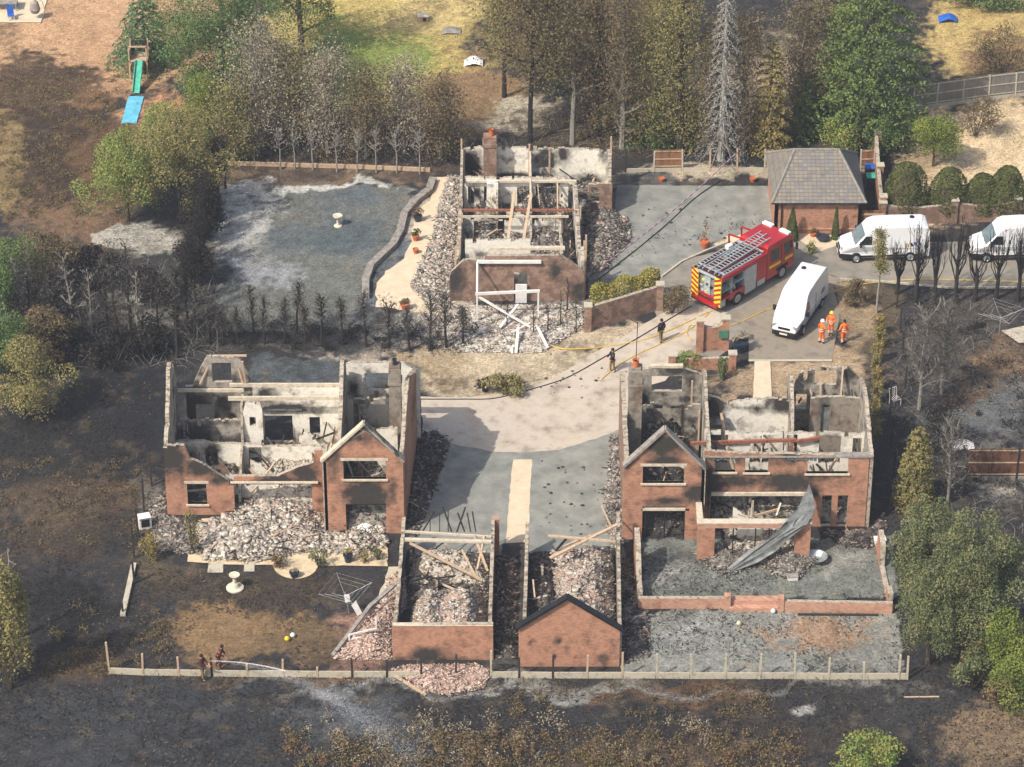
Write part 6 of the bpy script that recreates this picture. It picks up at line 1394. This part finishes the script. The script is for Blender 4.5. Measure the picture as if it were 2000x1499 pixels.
for sx in (-1, 1):
    for sy in (-.5, .5): q = MB(); q.box((sx, sy, .35), (.06, .06, .7)); q.build('leg', M['steel'], T)
# wheelie bins behind the boundary wall
for i, (lb, m, px, py) in enumerate((('dark blue wheelie bin behind the outbuilding', 'bluepot', 1697, 350), ('dark green wheelie bin in front of the blue bin', 'greentarp', 1699, 368))):
    x, y = G(px, py); T = thing('wheelie_bin', lb, 'bin', (x, y, 0), group='wheelie bins by the outbuilding')
    q = MB(); q.box((0, 0, .5), (.58, .62, .95), taper=1.12); q.build('body', M['bluepot'], T, bevel=.03); q = MB(); q.box((0, 0, 1.02), (.66, .74, .08)); q.build('lid', M['blue' if i == 0 else 'greentarp'], T, bevel=.02)
    for sx in (-.25, .25): q = MB(); q.lathe((sx, .32, .12), [(0, -.02), (.1, -.02), (.1, .02), (0, .02)], 10); q.build('wheel', M['rubber'], T)

# ------------------------------------------------------------------ trees and shrubs
leafy('leafy_tree', 'large round deep green tree at the top left beyond the slide', 'tree', 440, 205, -90, 270, 'green', 17000, .2, .1, 30, .32, 2)
conifer('weeping_conifer', 'blue green drooping conifer behind the play tower', 285, 120, -40, 170, 'fir', 6000, .22, 3, droop=.5)
leafy('leafy_tree', 'dark tree at the top edge behind the large green tree', 'tree', 590, 110, -190, 200, 'deep', 9000, .2, .2, 14, .4, 4)
leafy('leafy_tree', 'bright yellow green tree between the big tree and grey shrubs', 'tree', 410, 300, 140, 130, 'lime', 5200, .17, .15, 10, .45, 5)
for i, a in enumerate(((505, 300, 85, 200, 'grey', 'scorched beige tree left of the lawn shade'), (640, 305, 120, 150, 'grey', 'tall pale dead stemmed tree above the young tree row'), (565, 285, 95, 150, 'olive', 'greyish brown bushy tree behind the row'),
        (715, 310, 160, 140, 'brown', 'brown scorched tree near the middle of the upper hedge'), (790, 300, 140, 150, 'grey', 'pale pinkish dead tree at the lawn tip'), (860, 310, 175, 130, 'brown', 'dark brown scorched tree left of the bungalow chimney'), (455, 320, 190, 130, 'olive', 'olive scorched tree above the long border board'))):
    bare('scorched_tree', a[5], a[0], a[1], a[2], a[3], 30+i, 'greybark', a[4], 8500, .16, 8, 22, .7, .06)
leafy('leafy_tree', 'yellow green tree with orange tips left of the charred lot', 'tree', 250, 432, 240, 185, 'bright', 9000, .18, .05, 22, .38, 6)
leafy('leafy_tree', 'green bush like tree right below the blue mat', 'tree', 335, 330, 195, 130, 'bright', 4600, .17, .15, 10, .45, 7)
leafy('leafy_tree', 'dark olive half burnt tree beside the yellow green one', 'tree', 355, 435, 225, 175, 'olive', 8500, .18, .12, 16, .42, 8, 'charbark')
bare('charred_tree', 'small black bush tree at the top left of the ash lawn', 395, 440, 335, 110, 51, 'charbark', 'char', 2200, .14, 8, 16)
bare('scorched_tree', 'big dark trunked scorched tree right of the lawn, behind the chimney', 1035, 278, -80, 260, 52, 'charbark', 'brown', 13000, .2, 9, 22, .7, .3, r=.2)
bare('scorched_tree', 'olive crowned tree at the top edge left of the tall bare mast', 985, 190, -40, 150, 53, 'charbark', 'olive', 6000, .19, 6, 14, .8, .3)
bare('scorched_tree', 'slim grey trunked tree behind the bungalow right window', 1118, 282, 20, 120, 54, 'greybark', 'brown', 4500, .18, 7, 14, .8, .35)
for i, (x, b, t, wd, lf) in enumerate(((1165, 270, 10, 110, 'brown'), (1215, 290, -10, 130, 'brown'), (1275, 285, 30, 120, 'olive'), (1330, 300, -30, 130, 'olive'), (1385, 300, 60, 90, 'brown'), (1450, 305, 40, 90, 'brown'), (1085, 190, -60, 150, 'deep'), (1190, 130, -90, 160, 'brown'), (1560, 240, 10, 130, 'brown'), (1300, 150, -90, 150, 'gold'))):
    bare('scorched_tree', 'scorched brown tree, %s of the thicket behind the upper fence' % ORD[i], x, b, t, wd, 60+i, 'greybark' if i % 3 else 'charbark', lf, 9500, .16, 9, 30, .6, .06)['group'] = 'scorched thicket behind the upper court'
for i, (x, b, t, wd, lf) in enumerate(((1285, 288, 170, 70, 'deep'), (1345, 292, 190, 60, 'olive'), (1235, 280, 200, 60, 'deep'), (1570, 268, 150, 70, 'deep'), (1430, 296, 210, 60, 'brown'))):
    conifer('young_conifer', 'low %s young conifer of the thicket edge, %s from the left' % ('green' if lf == 'deep' else 'dull', ORD[i] if i else 'first'), x, b, t, wd, lf, 2600, .18, 300+i, p=.7, group='young conifers at the thicket edge')
conifer('dead_spruce', 'tall pale grey dead spruce with drooping bare branches', 1408, 313, -60, 105, 'silver', 7000, .13, 80, droop=.7, bark='silverbark', tiers=34, p=.6)
conifer('golden_conifer', 'golden brown column conifer left of the outbuilding roof', 1500, 300, 80, 100, 'gold', 7000, .18, 81, p=.45, droop=.3)
conifer('spruce', 'big dense green spruce behind the outbuilding', 1690, 265, -150, 270, 'deep', 17000, .24, 82, p=.55, tiers=26)
conifer('spruce', 'broader dull green conifer left of the big spruce', 1620, 215, -120, 170, 'olive', 8000, .22, 83, p=.6, tiers=20)
bush('leafy_shrub', 'loose green shrub just behind the outbuilding roof', 1655, 298, 235, 110, 'bright', 3000, .18, 84, 'shrub')
leafy('round_tree', 'dark green round tree beside the tall boundary wall', 'tree', 1732, 300, 225, 62, 'green', 2600, .15, .2, 9, .5, 85)
leafy('round_tree', 'lime yellow round tree on the pale dirt', 'tree', 1822, 325, 208, 104, 'lime', 4200, .17, .28, 12, .45, 86)
bush('dry_shrub', 'dry brown shrub right of the lime tree', 1905, 265, 190, 110, 'brown', 2200, .15, 87, 'shrub')
bush('dry_shrub', 'brown scrub on the far right bank', 1955, 150, 50, 150, 'brown', 3200, .16, 88, 'shrub')
bush('hedge', 'green hedge along the very top right edge', 1930, 12, -25, 260, 'green', 4000, .2, 89, 'hedge', ratio=.3)
def broom(name, label, px, py, top, wpx, seed, group):
    x, y = G(px, py); h = HH(px, py, top); s = F/math.hypot(y+CD, CH); w = wpx/2/s; rs = random.Random(seed)
    T = thing(name, label, 'tree', (x, y, 0), group=group); mb = MB()
    mb.tube([(0, 0, 0), (.03, 0, h*.25), (0, .03, h*.5)], [.17, .13, .1], 7)
    mb.build('trunk', M['charbark'], T); mb = MB()
    mb.v = mb.v
    for k in range(rs.randint(16, 30)):
        a = rs.uniform(0, 6.283); rr = w*math.sqrt(rs.random()); z0 = h*rs.uniform(.22, .5); zt = h*rs.uniform(.72, 1.0)
        e_ = Vector((math.cos(a)*rr, math.sin(a)*rr, zt)); m_ = Vector((e_.x*.75+rs.uniform(-.06, .06), e_.y*.75, z0+(zt-z0)*.4))
        mb.tube([(0, 0, z0), tuple(m_), tuple(e_)], [.04, .026, .01], 4, cap=False)
        for j in range(4):
            p = m_.lerp(e_, rs.random()); d = Vector((rs.uniform(-.25, .25), rs.uniform(-.25, .25), rs.uniform(.3, .9))); mb.tube([tuple(p), tuple(p+d)], [.018, .008], 3, cap=False)
    mb.build('branches', M['charbark'], T); return T
def topiary(label, px, py, top, wpx, seed, cat='topiary', prof=(.8, .97, 1.0, .93, .75, .45)):
    x, y = G(px, py); h = HH(px, py, top); s = F/math.hypot(y+CD, CH); r = wpx/2/s; n = 5200; rs = np.random.RandomState(seed)
    T = thing('clipped_shrub', label, cat, (x, y, 0))
    t = rs.rand(n); rr_ = np.interp(t, np.linspace(0, .93, len(prof)).tolist()+[1], list(prof)+[.0])*r*rs.uniform(.86, 1.03, n); a = rs.uniform(0, 6.283, n)
    bump_ = 1+.05*np.sin(a*3+seed)+.04*np.sin(t*9+a)
    P = np.stack([np.cos(a)*rr_*bump_, np.sin(a)*rr_*bump_, t*h], 1); D = np.stack([np.cos(a), np.sin(a), t], 1)
    V, Fq = leaf_arrays(P, .15*rs.uniform(.6, 1.3, n), D); np_mesh('foliage', V, Fq, LF['topiary'], T)
    q = MB(); q.tube([(0, 0, 0), (0, 0, h*.8)], [.12, .05], 7); q.build('trunk', M['bark'], T); 
    q = MB(); q.lathe((0, 0, 0), [(r*.7*np.interp(z, np.linspace(0, 1, 6), prof), z*h*.92) for z in np.linspace(.02, 1, 7)]+[(0, h*.93)], 12); q.build('inner_twigs', M['bark'], T)
    return T
topiary('clipped dome shrub nearest the boundary wall, leftmost of the four', 1768, 418, 318, 88, 1)
topiary('clipped dome shrub, second from the boundary wall', 1850, 418, 328, 82, 2)
topiary('lower clipped dome shrub of the joined pair at the right', 1915, 418, 340, 76, 3)
topiary('taller clipped dome shrub of the joined pair at the right', 1962, 418, 325, 80, 4)
topiary('wider cone shrub before the outbuilding wall', 1546, 468, 406, 25, 5, 'cone shrub', (1, .95, .8, .6, .35, .15))
topiary('thinner cone shrub before the outbuilding wall', 1631, 467, 405, 14, 6, 'cone shrub', (1, .95, .8, .6, .35, .15))
# hedge on the curved wall
a, b = G3(1152, 640), G3(1285, 600); n = 7000; t = R.rand(n); ang = R.uniform(0, 6.283, n); rr_ = R.uniform(.75, 1.05, n)*(1+.15*np.sin(t*17))
P = np.stack([a.x+(b.x-a.x)*t+np.cos(ang)*.15, a.y+.75+(b.y-a.y)*t+np.cos(ang)*.95*rr_, np.maximum(.1, 1.35+np.sin(ang)*1.15*rr_)], 1)
V, Fq = leaf_arrays(P, .15*R.uniform(.6, 1.3, n)); T = thing('hedge', 'yellowing clipped hedge rising over the curved brick wall', 'hedge', tuple((a+b)/2), world=True)
np_mesh('foliage', V, Fq, LF['hedge'], T)
q = MB()
for i in range(9): p = a.lerp(b, (i+.5)/9); q.tube([(p.x, p.y+.8, 0), (p.x, p.y+.8, 1.8)], [.06, .03], 5)
q.build('stems', M['bark'], T)
bush('bush', 'brown dry bush at the end of the curved wall', 1312, 612, 560, 80, 'brown', 2400, .14, 90)
bush('bush', 'brown dry bush right of the white van', 1672, 600, 550, 62, 'brown', 2600, .14, 91)
bush('bush', 'green plants in the brick planter', 1345, 722, 690, 60, 'bright', 1400, .14, 92)
bush('bush', 'trailing green plant on the right end of the planter', 1412, 742, 695, 30, 'green', 700, .14, 93)
bush('agave', 'burnt spiky palm stump with drooping brown leaves in the drive island', 985, 770, 728, 96, 'olive', 1400, .2, 94, 'shrub', ratio=.7)
bush('agave', 'low charred clump left of the spiky palm stump', 945, 765, 738, 34, 'char', 500, .14, 95, 'shrub')
bare('ivy_tree', 'thin bare pale trunk with an ivy tuft in front of the nearest parked van', 1712, 612, 455, 34, 96, 'greybark', 'olive', 2600, .14, 2, 10, .9, .5, r=.09)
for i in range(9):
    bush('hedge_column', 'ivy clump %s from the top in the narrow hedge right of the right house' % (ORD[i] if i else 'first'), 1716-i*1.2, 655+i*27, 612+i*26, 28, 'olive' if i % 2 else 'gold', 700, .14, 100+i, 'ivy clump', 'ivy clumps of the narrow hedge')
for i, (x, b, t, wd) in enumerate(((1787, 599, 445, 44), (1823, 597, 455, 40), (1864, 592, 430, 44), (1904, 588, 450, 40), (1945, 585, 448, 40), (1987, 589, 440, 42), (1752, 575, 470, 40), (2025, 588, 445, 42))):
    tt = broom('burnt_poplar', '%s burnt poplar of the brushy row before the parked vans' % ['leftmost but one', 'third', 'fourth', 'fifth', 'sixth', 'seventh', 'leftmost', 'edge cut'][i], x, b, t+random.uniform(-16, 22), wd*random.uniform(.75, 1.25), 120+i, 'burnt poplars before the parked vans')
bare('charred_tree', 'grey leafless bushy tree in the right hand garden', 1795, 800, 610, 120, 130, 'greybark', 'chargrey', 2600, .12, 14, 18)
bare('charred_tree', 'leafless grey tree right of the hedge, upper one', 1838, 770, 600, 110, 131, 'greybark', 'chargrey', 2200, .12, 14, 16)
bare('charred_tree', 'dark twiggy tree behind the pale crumpled sheet', 1830, 880, 790, 100, 132, 'charbark', 'char', 1800, .12, 12, 16)
conifer('scorched_conifer', 'yellow olive scorched conifer beside the right house flank', 1785, 990, 835, 92, 'olive', 8000, .15, 133, p=.4)
bare('charred_tree', 'grey leafless tree between the yellow conifer and the scorched panel', 1850, 985, 840, 110, 134, 'greybark', 'chargrey', 2600, .12, 14, 18)
leafy('leafy_tree', 'tall grey green tree of the lower right clump, nearest the terrace wall', 'tree', 1800, 1215, 955, 150, 'oak', 9000, .18, .05, 22, .32, 140)
leafy('leafy_tree', 'biggest grey green tree in the middle of the lower right clump', 'tree', 1880, 1300, 985, 190, 'oak', 12000, .18, .05, 34, .27, 141)
leafy('leafy_tree', 'grey green tree at the right side of the lower right clump', 'tree', 1950, 1235, 1045, 120, 'oak', 6000, .18, .1, 16, .36, 142)
leafy('leafy_tree', 'lower grey green tree at the left foot of the clump', 'tree', 1812, 1298, 1085, 130, 'oak', 6500, .18, .05, 18, .36, 143)
bush('bush', 'orange brown autumn bush at the right edge', 1950, 1330, 1225, 110, 'rust', 4200, .17, 146)
bush('bush', 'low green bush at the foot of the lower right tree', 1900, 1345, 1275, 120, 'oak', 3800, .17, 142)
leafy('leafy_tree', 'red tipped bright green tree at the right bottom edge', 'tree', 1985, 1370, 1215, 150, 'lime', 6500, .18, .1, 14, .42, 143)
bush('bush', 'reddish bramble bush under the bright tree', 1960, 1390, 1310, 100, 'rust', 2800, .16, 144)
bush('bush', 'green bush at the bottom edge right of the middle', 1700, 1510, 1440, 170, 'bright', 4200, .17, 145)
bush('weeping_willow', 'weeping green tree at the lower left edge', 20, 1345, 1095, 130, 'olive', 9000, .2, 146, 'tree', ratio=.9)
bare('bare_stem', 'leaning bare topped stem rising from the weeping tree', 30, 1250, 1072, 70, 147, 'greybark', None, 0, .1, 5, 8, -.4, .6)
for i, (x, b, t, wd, lf) in enumerate(((20, 625, 450, 150, 'green'), (100, 575, 455, 120, 'brown'), (10, 740, 600, 140, 'green'), (90, 705, 590, 150, 'brown'), (50, 820, 670, 170, 'olive'))):
    leafy('leafy_tree', ['dark green tree at the left edge, uppermost', 'olive tree beside the uppermost left edge tree', 'dark green tree at the left edge by bare stems', 'olive scorched tree left of the dead trees', 'lowest olive tree on the left edge slope'][i], 'tree', x, b, t, wd, lf, 4200, .18, .1, 14, .4, 150+i, 'charbark')
for i, (x, b, t, ln) in enumerate(((40, 640, 512, 0), (60, 630, 508, 0), (75, 625, 545, 0), (145, 655, 500, -.03), (232, 668, 525, -.05), (256, 650, 478, .0), (272, 672, 540, 0), (347, 700, 560, 0), (100, 640, 520, .03), (180, 650, 530, 0), (210, 640, 520, .02), (310, 670, 540, 0))):
    bare('dead_tree', 'leafless dead tree, %s of the burnt grove at the left' % ORD[i], x, b, t, 62, 160+i, 'greybark' if i % 3 == 0 else 'charbark', 'chargrey', 420, .12, 9, 13, .8, .3, ln, group='dead trees of the left grove')
for i, (x, b, t, wd) in enumerate(((170, 560, 480, 120), (300, 600, 520, 130), (120, 690, 600, 130), (290, 690, 620, 130), (380, 560, 470, 90), (60, 660, 570, 100), (220, 720, 650, 130), (400, 470, 390, 80))):
    bush('charred_thicket', 'black burnt thicket patch, %s by distance from the left edge in the left grove' % ['third', 'sixth', 'second', 'fifth', 'seventh', 'nearest', 'fourth', 'farthest'][i], x, b, t, wd, 'char', 2600, .22, 400+i, 'thicket', 'black thickets of the left grove')
for i in range(17):
    f = i/16; x = 436-f*88+random.uniform(-8, 8); b = 372+f*285+random.uniform(-5, 5)
    bare('charred_tree', 'charred trunk, %s from the top in the sloping line left of the ash lawn' % (ORD[i] if i else 'first'), x, b, b-random.uniform(95, 135), 34, 180+i, 'charbark', 'char', 500, .14, 9, 16, 1.3, .3, group='charred line left of the ash lawn', tr=.03, r=.1)
for i, (x, b) in enumerate(((378, 662), (405, 668), (437, 675), (470, 675), (517, 672), (553, 673), (594, 675), (630, 672), (668, 670), (715, 682), (757, 676), (800, 680), (840, 682), (873, 676), (908, 674), (492, 655), (575, 650))):
    bare('charred_sapling', 'charred thin sapling, %s along the row behind the left house' % ORD[i], x+random.uniform(-5, 5), b+random.uniform(-5, 5), b-random.uniform(66, 122), random.uniform(30, 54), 210+i, 'charbark', 'chargrey', 520, .13, 10, 16, 1.3, random.uniform(.3, .5), random.uniform(-.07, .07), group='charred saplings behind the left house', tr=.024, r=.1)
for i, (x, b) in enumerate(((497, 318), (548, 331), (576, 331), (611, 332), (658, 336), (698, 336), (735, 338), (775, 338), (820, 340))):
    bare('pale_sapling', 'pale bare sapling, %s of the upper row by the long board' % ORD[i], x, b, b-random.uniform(72, 85), 52, 240+i, 'greybark', None, 0, .1, 9, 17, .9, .5, group='pale saplings by the long board', tr=.022, r=.07)
for i, (x, b) in enumerate(((1042, 655), (1070, 650), (1095, 640), (1125, 650), (990, 640), (1108, 612))):
    bare('charred_sapling', 'small charred shrub stem, %s before the bungalow right corner' % ORD[i], x, b, b-random.uniform(50, 72), 30, 260+i, 'charbark', None, 0, .1, 8, 10, 1.4, .4, group='charred stems before the bungalow', tr=.014)
fence('side_fence', 'row of charred posts right of the narrow ivy hedge', [(1752, 600), (1758, 650), (1762, 700), (1768, 760), (1738, 800), (1740, 870), (1744, 940)], board=None, mats=['soot_wood']*7, heights=[2.1, 1.9, 2.2, 1.7, 2.2, 2.0, 2.2])
sheet('pale_slab', [(1955, 648), (2040, 630), (2040, 668), (1990, 672)], M['concrete'])
x, y = G(1748, 790); T = thing('wire_chair', 'white wire garden chair right of the ivy hedge', 'chair', (x, y, 0), .5)
q = MB()
for k in range(5): q.beam((-.25+.125*k, .25, .45), (-.28+.14*k, .35, 1.05), .02, .02)
q.beam((-.28, .35, 1.05), (.28, .35, 1.05), .03, .03); q.build('backrest', M['white_paint'], T)
q = MB()
for k in range(5): q.beam((-.25+.125*k, -.25, .45), (-.25+.125*k, .25, .45), .02, .02)
q.beam((-.27, -.25, .45), (.27, -.25, .45), .03, .03); q.build('seat', M['white_paint'], T)
for a in (-.25, .25):
    for b in (-.25, .25): q = MB(); q.beam((a, b, 0), (a, b, .46), .03, .03); q.build('leg', M['white_paint'], T)
# ------------------------------------------------------------------ burnt ground litter and scrub: nobody could count it
def litter(name, label, boxpx, n, s0, s1, m, h=.12, kindm=None, dens=None):
    x0, y0, x1, y1 = boxpx; px = R.uniform(x0, x1, n*2); py = R.uniform(y0, y1, n*2)
    u = (px-1000)/F; v = (py-749.5)/F; t = CH/(st+v*ct); X = u*t; Y = -CD+(ct-v*st)*t
    keep = ~inpoly(px, py, [(425, 350), (905, 345), (905, 600), (735, 605), (690, 655), (420, 650)]) & (vnoise(X, Y, dens or 41, 4, .3) > .47) & ~inpoly(px, py, [(300, 690), (825, 690), (825, 1110), (760, 1300), (640, 1300), (640, 1110), (300, 1110)]) & ~inpoly(px, py, [(760, 640), (1480, 440), (2000, 440), (2000, 560), (1730, 560), (1740, 1060), (1210, 1060), (1210, 1310), (760, 1310)])
    X, Y = X[keep][:n], Y[keep][:n]; n = len(X)
    P = np.stack([X, Y, R.uniform(0.01, h, n)], 1); D = np.tile([0, -.2, .4], (n, 1))
    V, Fq = leaf_arrays(P, s0+(s1-s0)*R.rand(n)**2, D, .22); return tag(np_mesh(name, V, Fq, LF[m] if m in LF else M[m]), label, None, None, 'stuff')
litter('charred_grass', 'charred stubble over the burnt fields', (-60, 430, 2060, 1530), 90000, .06, .3, 'char')
litter('dead_grass', 'brown straw tufts among the scorched ground', (-60, 150, 2060, 1530), 36000, .05, .24, 'brown', dens=43)
litter('grass', 'dry grass of the far gardens', (-60, -60, 2060, 300), 30000, .08, .26, 'olive', .1, dens=44)
def scrub(name, label, px0, px1, py0, py1, n, m, seed, h=.6):
    rs = np.random.RandomState(seed); P = []
    for k in range(int(n/90)):
        x, y = G(rs.uniform(px0, px1), rs.uniform(py0, py1)); r = rs.uniform(.2, .7); hh = rs.uniform(.3, 1)*h
        P.append(np.stack([x+rs.normal(0, r*.5, 90), y+rs.normal(0, r*.5, 90), np.abs(rs.normal(0, hh*.6, 90))+.02], 1))
    P = np.concatenate(P); V, Fq = leaf_arrays(P, .14*rs.uniform(.4, 1.4, len(P)), aspect=.4); tag(np_mesh(name, V, Fq, LF[m]), label, None, None, 'stuff')
scrub('scrub', 'dry flowering scrub along the bottom edge', 560, 1560, 1435, 1515, 20000, 'rust', 1, .7)
scrub('scrub', 'pale weed stems in the bottom field', 600, 1420, 1400, 1500, 4500, 'grey', 2, .9)
scrub('scrub', 'brown scrub near the lower left fence corner', 80, 330, 1180, 1320, 3500, 'brown', 3)
scrub('scrub', 'brambles beside the spilled bricks', 980, 1500, 1335, 1400, 3800, 'brown', 4, .4)
scrub('scrub', 'undergrowth of the scorched thicket', 900, 1560, 230, 300, 6000, 'brown', 5)
scrub('scrub', 'undergrowth between the upper trees', 420, 900, 240, 318, 6000, 'brown', 6)
scrub('scrub', 'low burnt growth in the left grove', 20, 420, 540, 720, 6500, 'chargrey', 7)
scrub('ground_cover', 'dead brown ground cover on the top left slope', -20, 230, 150, 430, 16000, 'brown', 9, .12)
scrub('ground_cover', 'dead brown ground cover on the left slope', -20, 290, 900, 1080, 5000, 'brown', 10, .12)
def brambles(name, label, px0, px1, py0, py1, n, m, seed, h=.5):
    rs = random.Random(seed); q = MB()
    for i in range(n):
        x, y = G(rs.uniform(px0, px1), rs.uniform(py0, py1)); a = rs.uniform(0, 6.283); l = rs.uniform(.5, 2.2); hh = rs.uniform(.1, h)
        p = [(x+math.cos(a+.3*t)*l*t, y+math.sin(a+.3*t)*l*t, .02+hh*math.sin(math.pi*t)) for t in (0, .3, .6, 1)]
        q.tube(p, [.011, .01, .008, .004], 3, cap=False)
    tag(q.build(name, M[m], loc=(p[0][0], p[0][1], 0)), label, kind='stuff')
brambles('brambles', 'burnt bramble stems arching over the near field', -20, 1750, 1335, 1510, 800, 'charbark', 1, .35)
brambles('brambles', 'dry brown bramble stems in the near field', 900, 1560, 1335, 1420, 160, 'bark', 2, .3)
brambles('brambles', 'charred tangle along the sapling row behind the left house', 340, 920, 628, 688, 620, 'charbark', 8, .9)
scrub('scrub', 'charred undergrowth along the sapling row', 350, 920, 635, 685, 7000, 'char', 12, .6)
brambles('brambles', 'burnt stems over the left slope', -20, 300, 640, 1300, 500, 'charbark', 3)
brambles('brambles', 'tangled twigs under the thicket', 420, 1500, 225, 315, 520, 'greybark', 4, .9)
brambles('brambles', 'burnt stems in the right hand garden', 1740, 2010, 600, 1250, 420, 'greybark', 5)
brambles('brambles', 'tangled twigs in the left grove', 20, 430, 470, 720, 520, 'greybark', 6, 1.1)
q = MB()
for a, b in (((1292, 541), (1332, 511)), ((1332, 511), (1382, 489)), ((1382, 489), (1425, 472))): q.beam(G3(*a, .05), G3(*b, .05), .14, .14)
tag(q.build('kerb', M['concrete'], loc=G3(1332, 511)), kind='structure')
q = MB()
for a, b in (((1640, 546), (1720, 550)), ((1720, 550), (1850, 562)), ((1850, 562), (2060, 562))): q.beam(G3(*a, .05), G3(*b, .05), .12, .14)
tag(q.build('kerb', M['concrete'], loc=G3(1720, 550)), kind='structure')
scrub('scrub', 'charred growth in the right hand garden', 1740, 2000, 600, 960, 4500, 'char', 8)
hz_ = MB(); hz_.box((0, -40, 62), (300, 300, 126)); m = bpy.data.materials.new('thin smoke haze'); m.use_nodes = True
nt = m.node_tree; nt.nodes.clear(); pv = nt.nodes.new('ShaderNodeVolumePrincipled'); pv.inputs['Density'].default_value = .0003; pv.inputs['Color'].default_value = (.82, .88, 1, 1); pv.inputs['Anisotropy'].default_value = .2
ou = nt.nodes.new('ShaderNodeOutputMaterial'); nt.links.new(pv.outputs[0], ou.inputs['Volume'])
tag(hz_.build('haze', m), 'thin blue smoke haze over the whole site', kind='stuff')
